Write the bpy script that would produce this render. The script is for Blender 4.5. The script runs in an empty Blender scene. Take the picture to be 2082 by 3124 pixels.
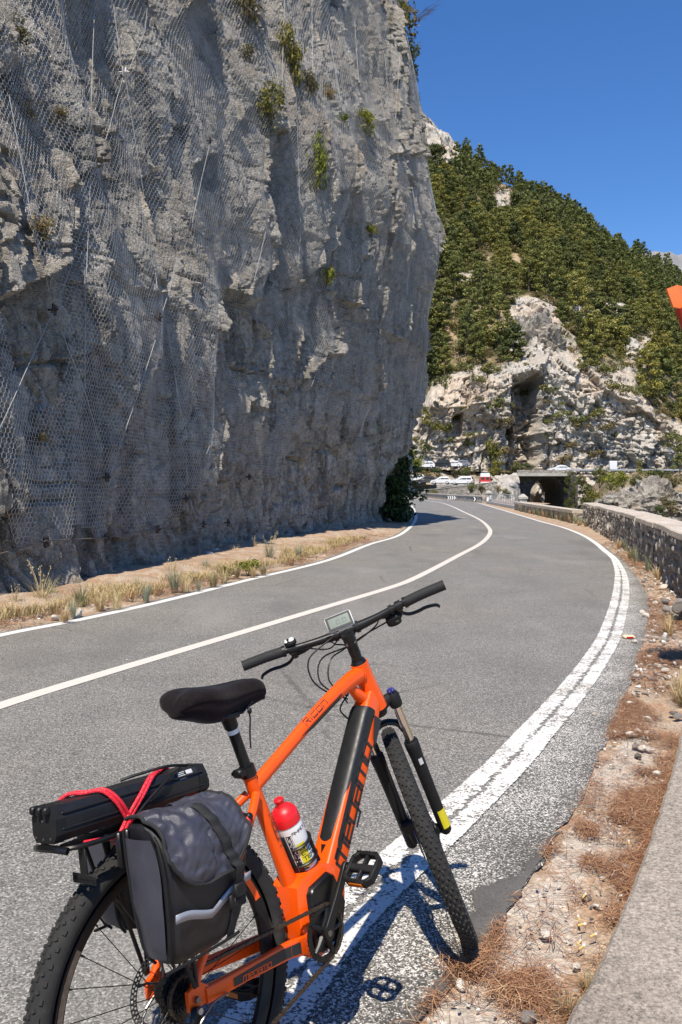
import bpy, bmesh, math, random
import numpy as np
from mathutils import Vector, Matrix, Quaternion, noise as mnoise

SC = bpy.context.scene
COL = SC.collection

# ------------------------------------------------------------------ camera
CAM_H, PITCH, FPX = 1.526, 0.0291, 2496.65          # metres, radians, focal length for a 2082x3124 picture
cam_d = bpy.data.cameras.new('camera'); cam = bpy.data.objects.new('camera', cam_d); COL.objects.link(cam)
cam.location = (0, 0, CAM_H); cam.rotation_euler = (math.pi/2 - PITCH, 0, 0)
cam_d.sensor_fit = 'VERTICAL'; cam_d.sensor_height = 36.0; cam_d.lens = 36.0*FPX/3124.0
cam_d.clip_start = 0.05; cam_d.clip_end = 6000
SC.camera = cam

# ------------------------------------------------------------------ light
SUN = Vector((-0.145, -0.53, 1.0)).normalized()
world = bpy.data.worlds.new('World'); SC.world = world; world.use_nodes = True
wn = world.node_tree; wn.nodes.clear()
sky = wn.nodes.new('ShaderNodeTexSky'); sky.sky_type = 'NISHITA'; sky.sun_disc = False
sky.sun_elevation = math.asin(SUN.z); sky.sun_rotation = math.atan2(SUN.x, SUN.y)
sky.altitude = 300; sky.air_density = 1.0; sky.dust_density = 0.0; sky.ozone_density = 4.0
bg = wn.nodes.new('ShaderNodeBackground'); bg.inputs['Strength'].default_value = 0.128
wo = wn.nodes.new('ShaderNodeOutputWorld')
hs = wn.nodes.new('ShaderNodeHueSaturation'); hs.inputs['Saturation'].default_value = 1.24; hs.inputs['Hue'].default_value = 0.508; wn.links.new(sky.outputs[0], hs.inputs['Color']); wn.links.new(hs.outputs[0], bg.inputs['Color']); wn.links.new(bg.outputs[0], wo.inputs['Surface'])
sun_d = bpy.data.lights.new('sun', 'SUN'); sun_d.energy = 5.0; sun_d.angle = math.radians(0.53); sun_d.color = (1.0, 0.915, 0.78)
sun = bpy.data.objects.new('sun', sun_d); COL.objects.link(sun)
sun.rotation_euler = SUN.to_track_quat('Z', 'Y').to_euler(); sun.location = SUN*60
SC.view_settings.view_transform = 'Standard'; SC.view_settings.look = 'None'
SC.view_settings.exposure = 0.4; SC.view_settings.gamma = 1.0; SC.view_settings.use_curve_mapping = False
SC.cycles.use_denoising = True
SC.cycles.max_bounces = 6; SC.cycles.diffuse_bounces = 3; SC.cycles.glossy_bounces = 3; SC.cycles.transparent_max_bounces = 12

# ------------------------------------------------------------------ maths helpers
PI = math.pi
def ray(u, v):                     # direction through a point of the 2082x3124 photograph
    r = (u-1041)/FPX; up = -(v-1562)/FPX
    c, s = math.cos(PITCH), math.sin(PITCH)
    return Vector((r, c+up*s, -s+up*c))
def gnd(u, v, z=0.0):              # where that direction meets the level z
    d = ray(u, v); k = (z-CAM_H)/d.z
    return Vector((d.x*k, d.y*k, z))
def atd(u, v, y):                  # ... and where it meets the depth y
    d = ray(u, v); k = y/d.y
    return Vector((d.x*k, y, CAM_H+d.z*k))
def D(a): return [(x*1.32781, y*1.32781) for x, y in a]

def hsh(ix, iy, iz, seed):
    h = (ix.astype(np.int64)*374761393 + iy.astype(np.int64)*668265263 + iz.astype(np.int64)*2147483647 + seed*1274126177) & 0xffffffff
    h = ((h ^ (h >> 13))*1274126177) & 0xffffffff
    h = ((h ^ (h >> 16))*2246822519) & 0xffffffff
    h = h ^ (h >> 15)
    return (h & 0xffffff)/float(0xffffff)
def vn(x, y, z=None, seed=0):      # value noise in -1..1
    x = np.asarray(x, float); y = np.asarray(y, float); z = np.zeros_like(x) if z is None else np.asarray(z, float)
    ix, iy, iz = np.floor(x), np.floor(y), np.floor(z); fx, fy, fz = x-ix, y-iy, z-iz
    fx, fy, fz = [f*f*f*(f*(f*6-15)+10) for f in (fx, fy, fz)]
    r = 0
    for a in (0, 1):
        for b in (0, 1):
            for c in (0, 1):
                w = (fx if a else 1-fx)*(fy if b else 1-fy)*(fz if c else 1-fz)
                r = r + w*hsh(ix+a, iy+b, iz+c, seed)
    return r*2-1
def fbm(x, y, z=None, seed=0, octv=4, gain=0.5):
    r, a, t = 0, 1.0, 0
    z = np.zeros_like(np.asarray(x, float)) if z is None else z
    for k in range(octv):
        r = r + a*vn(np.asarray(x)*2**k, np.asarray(y)*2**k, np.asarray(z)*2**k, seed+17*k); t += a; a *= gain
    return r/t*1.5
def cells(x, y, seed=0):           # 2-D Voronoi: F1, F2, three random numbers of the cell, offset from its centre
    ix, iy = np.floor(x), np.floor(y)
    f1 = np.full(x.shape, 9.0); f2 = np.full(x.shape, 9.0)
    r1 = np.zeros(x.shape); r2 = np.zeros(x.shape); r3 = np.zeros(x.shape); ox = np.zeros(x.shape); oy = np.zeros(x.shape)
    zz = np.zeros_like(ix)
    for a in (-1, 0, 1):
        for b in (-1, 0, 1):
            cx, cy = ix+a, iy+b
            px = cx+hsh(cx, cy, zz, seed+1); py = cy+hsh(cx, cy, zz, seed+2)
            dx, dy = x-px, y-py; d = np.sqrt(dx*dx+dy*dy)
            m = d < f1
            f2 = np.where(m, f1, np.minimum(f2, d)); f1 = np.where(m, d, f1)
            r1 = np.where(m, hsh(cx, cy, zz, seed+3), r1); r2 = np.where(m, hsh(cx, cy, zz, seed+4), r2); r3 = np.where(m, hsh(cx, cy, zz, seed+5), r3)
            ox = np.where(m, dx, ox); oy = np.where(m, dy, oy)
    return f1, f2, r1, r2, r3, ox, oy
def facet(x, y, seed, tilt=1.0):   # broken block surface
    f1, f2, r1, r2, r3, ox, oy = cells(x, y, seed)
    return (r1-.5) + tilt*((r2-.5)*ox + (r3-.5)*oy), f2-f1
def smooth(a, b, x):
    t = np.clip((x-a)/(b-a), 0, 1); return t*t*(3-2*t)
def crom(pts, n):                  # Catmull-Rom through points, n samples each span
    P = [Vector(p) for p in pts]; P = [2*P[0]-P[1]] + P + [2*P[-1]-P[-2]]; out = []
    for i in range(1, len(P)-2):
        a, b, c, d = P[i-1:i+3]
        for k in range(n):
            t = k/n
            out.append(0.5*((2*b)+(c-a)*t+(2*a-5*b+4*c-d)*t*t+(3*b-a-3*c+d)*t**3))
    out.append(P[-2]); return out

# ------------------------------------------------------------------ object helpers
def link(o, parent=None):
    COL.objects.link(o)
    if parent is not None: o.parent = parent
    return o
def tag(o, label=None, cat=None, group=None, kind=None):
    if label: o['label'] = label
    if cat: o['category'] = cat
    if group: o['group'] = group
    if kind: o['kind'] = kind
    return o
def empty(name, loc=(0, 0, 0), rz=0.0):
    o = bpy.data.objects.new(name, None); o.empty_display_size = .1; link(o); o.location = loc; o.rotation_euler = (0, 0, rz); return o
def inst(name, mesh, parent=None, loc=(0, 0, 0), rot=(0, 0, 0), scale=(1, 1, 1)):
    o = bpy.data.objects.new(name, mesh); link(o, parent); o.location = loc; o.rotation_euler = rot; o.scale = scale; return o
def grid_mesh(name, X, Y, Z, mat, smooth_=True, attrs=None):
    n, m = X.shape
    co = np.stack([X, Y, Z], -1).reshape(-1, 3)
    i = np.arange(n*m).reshape(n, m)
    q = np.stack([i[:-1, :-1], i[:-1, 1:], i[1:, 1:], i[1:, :-1]], -1).reshape(-1, 4)
    return raw_mesh(name, co, q, mat, smooth_, attrs)
def raw_mesh(name, co, faces, mat, smooth_=False, attrs=None):
    co = np.asarray(co, np.float32); faces = np.asarray(faces, np.int32)
    me = bpy.data.meshes.new(name); k = faces.shape[1]
    me.vertices.add(len(co)); me.vertices.foreach_set('co', co.ravel())
    me.loops.add(faces.size); me.loops.foreach_set('vertex_index', faces.ravel())
    me.polygons.add(len(faces)); me.polygons.foreach_set('loop_start', np.arange(0, faces.size, k, dtype=np.int32))
    me.polygons.foreach_set('loop_total', np.full(len(faces), k, np.int32))
    me.update(calc_edges=True); me.validate()
    me.polygons.foreach_set('use_smooth', np.full(len(me.polygons), smooth_, bool))
    if attrs:
        for an, av in attrs.items():
            at = me.attributes.new(an, 'FLOAT', 'POINT'); at.data.foreach_set('value', np.asarray(av, np.float32).ravel())
    if mat is not None: me.materials.append(mat)
    return me
class MB:
    """collects shapes, then becomes one mesh object"""
    def __init__(s): s.v = []; s.f = []; s.mi = []
    def add(s, vs, fs, mi=0):
        b = len(s.v); s.v += [tuple(v) for v in vs]; s.f += [tuple(b+i for i in f) for f in fs]; s.mi += [mi]*len(fs); return s
    def box(s, c, size, R=None, mi=0, taper=1.0):
        R = R or Matrix.Identity(3); c = Vector(c); hx, hy, hz = [k/2 for k in size]; vs = []
        for z in (-1, 1):
            t = taper if z > 0 else 1
            for x, y in ((-1, -1), (1, -1), (1, 1), (-1, 1)): vs.append(c+R @ Vector((x*hx*t, y*hy*t, z*hz)))
        return s.add(vs, [(3, 2, 1, 0), (4, 5, 6, 7), (0, 1, 5, 4), (1, 2, 6, 5), (2, 3, 7, 6), (3, 0, 4, 7)], mi)
    def bbox(s, c, size, b=.003, R=None, mi=0):      # box with chamfered edges
        R = R or Matrix.Identity(3); c = Vector(c); h = [k/2 for k in size]; b = min(b, min(h)*.8); vs = []; idx = {}
        for sx in (-1, 1):
            for sy in (-1, 1):
                for sz in (-1, 1):
                    for ax in range(3):
                        q = [sx*h[0], sy*h[1], sz*h[2]]
                        for k in range(3):
                            if k != ax: q[k] -= (sx, sy, sz)[k]*b
                        idx[sx, sy, sz, ax] = len(vs); vs.append(c+R @ Vector(q))
        fs = []
        for ax in range(3):
            o1, o2 = [(1, 2), (2, 0), (0, 1)][ax]
            for sg in (-1, 1):
                f = []
                for a, d in ((-1, -1), (1, -1), (1, 1), (-1, 1)):
                    k = [0, 0, 0]; k[ax] = sg; k[o1] = a; k[o2] = d; f.append(idx[k[0], k[1], k[2], ax])
                fs.append(tuple(f if sg > 0 else f[::-1]))
        for ax in range(3):
            o1, o2 = [(1, 2), (2, 0), (0, 1)][ax]
            for a in (-1, 1):
                for d in (-1, 1):
                    k0 = [0]*3; k0[o1] = a; k0[o2] = d; k1 = k0[:]; k0[ax] = -1; k1[ax] = 1
                    f = [idx[(*k0, o1)], idx[(*k1, o1)], idx[(*k1, o2)], idx[(*k0, o2)]]
                    fs.append(tuple(f if a*d < 0 else f[::-1]))
        for k in [(x, y, z) for x in (-1, 1) for y in (-1, 1) for z in (-1, 1)]:
            f = [idx[(*k, 0)], idx[(*k, 1)], idx[(*k, 2)]]
            fs.append(tuple(f if k[0]*k[1]*k[2] > 0 else f[::-1]))
        return s.add(vs, fs, mi)
    def tube(s, pts, r, n=10, caps=True, mi=0, sq=1.0, up=None):      # r: number or list; sq squashes the binormal
        P = [Vector(p) for p in pts]; m = len(P); rr = r if isinstance(r, (list, tuple)) else [r]*m
        T = [(P[min(i+1, m-1)]-P[max(i-1, 0)]).normalized() for i in range(m)]
        a = Vector(up) if up else (Vector((0, 0, 1)) if abs(T[0].z) < .9 else Vector((1, 0, 0)))
        N = (a-T[0]*a.dot(T[0])).normalized(); vs = []; fs = []
        for i in range(m):
            N = (N-T[i]*N.dot(T[i])).normalized(); B = T[i].cross(N)
            for k in range(n):
                t = 2*PI*k/n; vs.append(P[i]+rr[i]*(math.cos(t)*N+sq*math.sin(t)*B))
        for i in range(m-1):
            for k in range(n):
                k2 = (k+1) % n; fs.append((i*n+k, i*n+k2, (i+1)*n+k2, (i+1)*n+k))
        if caps: fs += [tuple(range(n))[::-1], tuple((m-1)*n+k for k in range(n))]
        return s.add(vs, fs, mi)
    def loft(s, secs, caps=True, mi=0, closed=True):
        n = len(secs[0]); vs = [p for q in secs for p in q]; fs = []
        for i in range(len(secs)-1):
            for k in range(n if closed else n-1):
                k2 = (k+1) % n; fs.append((i*n+k, i*n+k2, (i+1)*n+k2, (i+1)*n+k))
        if caps: fs += [tuple(range(n))[::-1], tuple((len(secs)-1)*n+k for k in range(n))]
        return s.add(vs, fs, mi)
    def rev(s, c, axis, prof, n=24, mi=0, a0=0, a1=2*PI):             # prof: (radius, along) pairs, open
        axis = Vector(axis).normalized(); a = Vector((0, 0, 1)) if abs(axis.z) < .9 else Vector((1, 0, 0))
        N = (a-axis*a.dot(axis)).normalized(); B = axis.cross(N); c = Vector(c); full = abs(a1-a0) > 6.28; k = n if full else n+1; vs = []
        for i in range(k):
            t = a0+(a1-a0)*i/n
            for r, h in prof: vs.append(c+axis*h+r*(math.cos(t)*N+math.sin(t)*B))
        m = len(prof); fs = []
        for i in range(n):
            j = (i+1) % k
            for q in range(m-1): fs.append((i*m+q, j*m+q, j*m+q+1, i*m+q+1))
        return s.add(vs, fs, mi)
    def prism(s, poly, f0, f1, mi=0):       # poly: 2-D outline; f0, f1 map it to 3-D
        n = len(poly); vs = [f0(*p) for p in poly]+[f1(*p) for p in poly]
        fs = [tuple(range(n))[::-1], tuple(range(n, 2*n))]+[(k, (k+1) % n, n+(k+1) % n, n+k) for k in range(n)]
        return s.add(vs, fs, mi)
    def ell(s, c, r, n=12, m=8, R=None, mi=0):
        R = R or Matrix.Identity(3); c = Vector(c); vs = [c+R @ Vector((0, 0, r[2]))]; fs = []
        for i in range(1, m):
            p = PI*i/m
            for k in range(n):
                t = 2*PI*k/n; vs.append(c+R @ Vector((r[0]*math.sin(p)*math.cos(t), r[1]*math.sin(p)*math.sin(t), r[2]*math.cos(p))))
        vs.append(c-R @ Vector((0, 0, r[2]))); L = len(vs)-1
        for k in range(n):
            fs.append((0, 1+k, 1+(k+1) % n)); fs.append((L, L-n+(k+1) % n, L-n+k))
        for i in range(m-2):
            for k in range(n): fs.append((1+i*n+k, 1+(i+1)*n+k, 1+(i+1)*n+(k+1) % n, 1+i*n+(k+1) % n))
        return s.add(vs, fs, mi)
    def xf(s, fn): s.v = [tuple(fn(Vector(v))) for v in s.v]; return s
    def mesh(s, name, mats, smooth_=True, angle=40):
        me = bpy.data.meshes.new(name); me.from_pydata(s.v, [], s.f); me.validate(); me.update()
        for m in (mats if isinstance(mats, (list, tuple)) else [mats]): me.materials.append(m)
        if len(s.mi) == len(me.polygons): me.polygons.foreach_set('material_index', s.mi)
        bm = bmesh.new(); bm.from_mesh(me); bmesh.ops.recalc_face_normals(bm, faces=bm.faces); bm.to_mesh(me); bm.free()
        if smooth_:
            me.polygons.foreach_set('use_smooth', [True]*len(me.polygons)); me.set_sharp_from_angle(angle=math.radians(angle))
        return me
    def build(s, name, mats, parent=None, smooth_=True, angle=40):
        o = bpy.data.objects.new(name, s.mesh(name, mats, smooth_, angle)); return link(o, parent)
def Rz(a): return Matrix.Rotation(a, 3, 'Z')
def frame(x, up=(0, 0, 1)):          # rotation whose X axis is x
    x = Vector(x).normalized(); up = Vector(up); y = up.cross(x).normalized(); z = x.cross(y)
    return Matrix((x, y, z)).transposed()

# ------------------------------------------------------------------ materials
class NT:
    """small node-tree writer"""
    def __init__(s, name):
        s.m = bpy.data.materials.new(name); s.m.use_nodes = True; s.t = s.m.node_tree; s.t.nodes.clear()
        s.out = s.t.nodes.new('ShaderNodeOutputMaterial'); s.b = s.t.nodes.new('ShaderNodeBsdfPrincipled')
        s.t.links.new(s.b.outputs[0], s.out.inputs['Surface'])
        s.co = s.t.nodes.new('ShaderNodeTexCoord').outputs['Object']
    def N(s, typ, **kw):
        n = s.t.nodes.new(typ)
        for k, v in kw.items():
            if hasattr(n, k): setattr(n, k, v)
        return n
    def L(s, a, b): s.t.links.new(a, b)
    def mapping(s, scale=(1, 1, 1), rot=(0, 0, 0), loc=(0, 0, 0), src=None):
        n = s.N('ShaderNodeMapping'); n.inputs['Scale'].default_value = scale; n.inputs['Rotation'].default_value = rot; n.inputs['Location'].default_value = loc
        s.L(src or s.co, n.inputs['Vector']); return n.outputs[0]
    def noise(s, scale, detail=4, rough=.5, vec=None, dist=0):
        n = s.N('ShaderNodeTexNoise'); n.inputs['Scale'].default_value = scale; n.inputs['Detail'].default_value = detail
        n.inputs['Roughness'].default_value = rough; n.inputs['Distortion'].default_value = dist
        s.L(vec or s.co, n.inputs['Vector']); return n.outputs['Fac']
    def voro(s, scale, vec=None, feature='F1', out='Distance', rnd=1.0):
        n = s.N('ShaderNodeTexVoronoi'); n.feature = feature; n.inputs['Scale'].default_value = scale; n.inputs['Randomness'].default_value = rnd
        s.L(vec or s.co, n.inputs['Vector']); return n.outputs[out]
    def ramp(s, fac, stops, interp='LINEAR'):
        n = s.N('ShaderNodeValToRGB'); e = n.color_ramp.elements; n.color_ramp.interpolation = interp
        while len(e) < len(stops): e.new(.5)
        for k, (p, c) in enumerate(stops):
            e[k].position = p; e[k].color = (*c, 1) if hasattr(c, '__len__') else (c, c, c, 1)
        s.L(fac, n.inputs['Fac']); return n.outputs['Color']
    def mix(s, fac, a, b, typ='MIX'):
        n = s.N('ShaderNodeMix'); n.data_type = 'RGBA'; n.blend_type = typ
        for sock, v in ((n.inputs['Factor'], fac), (n.inputs['A'], a), (n.inputs['B'], b)) if False else ((n.inputs[0], fac), (n.inputs[6], a), (n.inputs[7], b)):
            if isinstance(v, bpy.types.NodeSocket): s.L(v, sock)
            elif hasattr(v, '__len__'): sock.default_value = (*v, 1)
            else: sock.default_value = v
        return n.outputs[2]
    def math(s, op, a, b=0.0, clamp=False):
        n = s.N('ShaderNodeMath'); n.operation = op; n.use_clamp = clamp
        for k, v in enumerate((a, b)):
            if isinstance(v, bpy.types.NodeSocket): s.L(v, n.inputs[k])
            else: n.inputs[k].default_value = v
        return n.outputs[0]
    def attr(s, name): n = s.N('ShaderNodeAttribute'); n.attribute_name = name; return n.outputs['Fac']
    def rand(s): return s.N('ShaderNodeObjectInfo').outputs['Random']
    def col(s, v):
        if isinstance(v, bpy.types.NodeSocket): s.L(v, s.b.inputs['Base Color'])
        else: s.b.inputs['Base Color'].default_value = (*v, 1)
        return s
    def set(s, **kw):
        for k, v in kw.items():
            i = s.b.inputs[k.replace('_', ' ')]
            if isinstance(v, bpy.types.NodeSocket): s.L(v, i)
            else: i.default_value = v
        return s
    def bump(s, h, strength=.5, dist=.01, prev=None):
        n = s.N('ShaderNodeBump'); n.inputs['Strength'].default_value = strength; n.inputs['Distance'].default_value = dist
        s.L(h, n.inputs['Height'])
        if prev is not None: s.L(prev, n.inputs['Normal'])
        s.L(n.outputs[0], s.b.inputs['Normal']); return n.outputs[0]
def plain(name, col, rough=.5, metal=0.0, spec=.5, var=.12, nscale=30, coat=0.0, bumpd=0.0):
    """a paint, plastic or metal with faint dirt variation"""
    t = NT(name); f = t.noise(nscale, 5, .6)
    c = t.ramp(f, [(.25, tuple(k*(1-var) for k in col)), (.75, tuple(min(1, k*(1+var)) for k in col))])
    t.col(c); t.set(Metallic=metal); t.b.inputs['Specular IOR Level'].default_value = spec; t.b.inputs['Coat Weight'].default_value = coat
    t.set(Roughness=t.ramp(f, [(.2, max(0, rough-.08)), (.8, min(1, rough+.1))]))
    if bumpd: t.bump(t.noise(nscale*8, 3, .6), .4, bumpd)
    return t.m
# ================================================================== ground, road, markings
def m_asphalt(name, base, speck, contrast=1.0, warm=0.0):
    t = NT(name)
    v = t.voro(150, out='Color'); sp = t.N('ShaderNodeSeparateColor'); t.L(v, sp.inputs[0]); st = sp.outputs[0]
    n1 = t.noise(1.1, 5, .6); n2 = t.noise(.28, 3, .5); n3 = t.noise(75, 3, .75); n4 = t.noise(14, 4, .6)
    b = t.ramp(n1, [(.3, tuple(k*.86 for k in base)), (.7, tuple(k*1.1 for k in base))])
    b = t.mix(t.ramp(n2, [(.4, 0.0), (.62, .5)]), b, tuple(k*c for k, c in zip(base, (1.12, 1.06, .97))))
    s = t.ramp(st, [(.0, .42), (.35, .72), (.62, 1.0), (.86, 1.35), (1.0, speck)])
    b = t.mix(contrast, b, s, 'MULTIPLY')
    s2 = t.ramp(n3, [(.34, .5), (.5, 1.0), (.66, 1.6)])
    b = t.mix(contrast*.8, b, s2, 'MULTIPLY')
    b = t.mix(.5, b, t.ramp(n4, [(.3, .8), (.7, 1.2)]), 'MULTIPLY')
    # hairline cracks, tar-dark stains and rubbed wheel paths
    ck = t.voro(.55, t.mapping((1, 1, 1)), 'DISTANCE_TO_EDGE'); nw = t.noise(6, 4, .7); ckm = t.math('MULTIPLY', t.ramp(t.math('ADD', ck, t.math('MULTIPLY', t.math('SUBTRACT', nw, .5), .05)), [(.004, 1.0), (.012, 0.0)]), t.ramp(n2, [(.50, 0.0), (.58, .55)]))
    b = t.mix(ckm, b, (.05, .047, .043))
    st2 = t.noise(.75, 3, .5, t.mapping((1.0, .35, 1), (0, 0, .5))); b = t.mix(t.ramp(st2, [(.30, .42), (.44, 0.0)]), b, (.105, .10, .094)); b = t.mix(t.ramp(st2, [(.58, 0.0), (.72, .4)]), b, (.30, .285, .262))
    sp2 = t.noise(3.1, 2, .4); b = t.mix(t.ramp(sp2, [(.20, .6), (.26, 0.0)]), b, (.06, .057, .053))
    t.col(b); t.set(Roughness=.82); t.b.inputs['Specular IOR Level'].default_value = .35
    h = t.math('ADD', t.math('MULTIPLY', t.voro(150), -1.0), t.math('MULTIPLY', n3, .8))
    t.bump(h, .5, .006)
    return t
M_ASPH = m_asphalt('asphalt', (.195, .189, .178), 1.9).m
def m_coarse():
    t = NT('coarse_asphalt')
    v = t.voro(170, out='Color'); sp = t.N('ShaderNodeSeparateColor'); t.L(v, sp.inputs[0])
    n1 = t.noise(2.2, 5, .65); n3 = t.noise(85, 4, .75)
    # pale limestone chips in a dark binder, whiter where the line paint has spread
    spread = t.attr('paint')
    k = t.math('ADD', sp.outputs[0], t.math('MULTIPLY', t.math('SUBTRACT', n3, .5), 1.1))
    k = t.math('ADD', k, t.math('MULTIPLY', t.math('SUBTRACT', n1, .5), .7))
    k = t.math('ADD', k, spread)
    c = t.ramp(k, [(.0, (.055, .052, .047)), (.45, (.105, .099, .09)), (.62, (.19, .178, .16)), (.80, (.40, .38, .345)), (1.0, (.70, .68, .63))])
    t.col(c); t.set(Roughness=.85)
    t.bump(t.math('ADD', t.voro(170), n3), .6, .006)
    return t.m
M_COARSE = m_coarse()
def m_patch():
    t = NT('tar_patch'); n = t.noise(90, 4, .7); n1 = t.noise(4, 4, .6)
    c = t.mix(.8, t.ramp(n1, [(.3, (.06, .056, .052)), (.7, (.115, .108, .10))]), t.ramp(n, [(.3, .6), (.7, 1.45)]), 'MULTIPLY')
    t.col(c); t.set(Roughness=.9); t.bump(n, .5, .004); return t.m
M_PATCH = m_patch()
def m_dirt():
    t = NT('gravel_dirt'); v = t.voro(70, out='Color'); sp = t.N('ShaderNodeSeparateColor'); t.L(v, sp.inputs[0])
    n1 = t.noise(1.7, 6, .65); n2 = t.noise(38, 5, .7); n3 = t.noise(5, 4, .6)
    c = t.ramp(n1, [(.3, (.29, .20, .13)), (.5, (.39, .30, .215)), (.72, (.46, .39, .31))])
    c = t.mix(t.ramp(n3, [(.45, 0.0), (.6, .55)]), c, (.33, .17, .085))
    gt = t.attr('gut'); gc = t.ramp(n1, [(.3, (.40, .35, .29)), (.7, (.52, .465, .395))])
    c = t.mix(t.ramp(t.math('ADD', gt, t.math('MULTIPLY', t.math('SUBTRACT', n2, .5), 1.2)), [(.4, 0.0), (.62, .9)]), c, gc)
    c = t.mix(.6, c, t.ramp(sp.outputs[0], [(0, .6), (.3, .85), (.7, 1.05), (1, 1.35)]), 'MULTIPLY')
    c = t.mix(.8, c, t.ramp(n2, [(.3, .55), (.7, 1.35)]), 'MULTIPLY')
    t.col(c); t.set(Roughness=.95); t.bump(t.math('ADD', n2, t.math('MULTIPLY', t.voro(70), .4)), .6, .008); return t.m
M_DIRT = m_dirt()
def m_slab(name='kerb_concrete', lo=(.225, .19, .155), hi=(.345, .30, .25)):
    t = NT(name); n1 = t.noise(1.3, 6, .65); n2 = t.noise(85, 5, .8); n3 = t.noise(14, 5, .7)
    c = t.ramp(n1, [(.3, lo), (.7, hi)])
    c = t.mix(.6, c, t.ramp(n3, [(.35, .72), (.65, 1.16)]), 'MULTIPLY')
    c = t.mix(1.0, c, t.ramp(n2, [(.34, .3), (.5, 1.0), (.66, 1.75)]), 'MULTIPLY')
    t.col(c); t.set(Roughness=.9); t.bump(n2, .7, .006); return t.m
M_SLAB = m_slab()
def m_paint(name, wear, tint=(.80, .79, .76)):
    t = NT(name); ac = t.attr('ac'); n1 = t.noise(3, 5, .7); n2 = t.noise(75, 4, .75); n3 = t.noise(18, 5, .7); nearw = t.attr('near')
    # wear grows towards the middle seam and where traffic rubs
    seam = t.math('MULTIPLY', t.ramp(t.math('ABSOLUTE', t.math('ADD', ac, t.math('MULTIPLY', t.math('SUBTRACT', n3, .5), .9))), [(.02, 1.0), (.14, .0)]), nearw)
    edge = t.math('MULTIPLY', t.ramp(t.math('ABSOLUTE', ac), [(.82, 0.0), (1.0, .5)]), t.math('ADD', t.math('MULTIPLY', nearw, .8), .2))
    k = t.math('ADD', t.math('MULTIPLY', n2, .8), t.math('MULTIPLY', n1, .5))
    k = t.math('ADD', k, t.math('MULTIPLY', t.math('MULTIPLY', seam, t.ramp(n1, [(.35, .2), (.6, 1.0)])), .42)); k = t.math('ADD', k, edge)
    k = t.math('ADD', k, t.math('MULTIPLY', t.math('MULTIPLY', t.math('SUBTRACT', n3, .35), nearw), .38))
    holes = t.ramp(k, [(wear, 0.0), (wear+.06, 1.0)])
    c = t.mix(.55, tint, t.ramp(n3, [(.3, .86), (.7, 1.04)]), 'MULTIPLY')
    c = t.mix(t.math('MULTIPLY', nearw, t.ramp(n1, [(.5, 0.0), (.7, .6)])), c, (.78, .70, .58))
    t.col(c); t.set(Roughness=.7)
    tr = t.N('ShaderNodeBsdfTransparent'); mx = t.N('ShaderNodeMixShader')
    t.L(holes, mx.inputs[0]); t.L(t.b.outputs[0], mx.inputs[1]); t.L(tr.outputs[0], mx.inputs[2]); t.L(mx.outputs[0], t.out.inputs['Surface'])
    t.bump(n2, .4, .004)
    return t.m
M_PAINT = m_paint('white_line_paint', .93, (.66, .65, .62)); M_PAINT_EDGE = m_paint('worn_edge_paint', .735, (.68, .67, .64))
M_PAINT_C = m_paint('dusty_line_paint', .92, (.60, .56, .51))
def m_terrain():
    t = NT('scrub_ground'); n = t.noise(.12, 6, .65); n2 = t.noise(1.5, 5, .7)
    c = t.ramp(n, [(.35, (.07, .08, .035)), (.55, (.18, .15, .09)), (.7, (.26, .23, .18))])
    t.col(t.mix(.7, c, t.ramp(n2, [(.3, .6), (.7, 1.3)]), 'MULTIPLY')); t.set(Roughness=1.0); return t.m
M_TERR = m_terrain()

def ngon(name, pts, z, mat, kind='structure', attrs=None):
    me = bpy.data.meshes.new(name); me.from_pydata([(p[0], p[1], z) for p in pts], [], [tuple(range(len(pts)))]); me.update()
    if me.polygons[0].normal.z < 0: me.flip_normals()
    me.materials.append(mat); o = link(bpy.data.objects.new(name, me)); tag(o, kind=kind); return o
def path(T, n=6):
    return [Vector((p.x, p.y, 0)) for p in crom([gnd(*q) for q in T], n)]
def offs(P, d):
    out = []
    for i, p in enumerate(P):
        t = (P[min(i+1, len(P)-1)]-P[max(i-1, 0)]).normalized(); out.append(p+Vector((t.y, -t.x, 0))*d)      # d>0: right of travel
    return out
def resample(P, step):
    P = [Vector(p) for p in P]; out = [P[0].copy()]; acc = 0
    for a, b in zip(P, P[1:]):
        L = (b-a).length; q = step-acc
        while q < L: out.append(a+(b-a)*(q/L)); q += step
        acc = L-(q-step)
    out.append(P[-1]); return out

# big low ground that reaches the horizon (valley and shore below the road)
g = np.linspace(-1, 1, 61); GX, GY = np.meshgrid(np.sign(g)*np.abs(g)**2.2*4000, np.sign(g)*np.abs(g)**2.2*4000)
GZ = -16+2.5*fbm(GX*.01, GY*.01, seed=3)
tag(link(bpy.data.objects.new('ground', grid_mesh('ground', GX, GY, GZ, M_TERR))), kind='structure')

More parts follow.
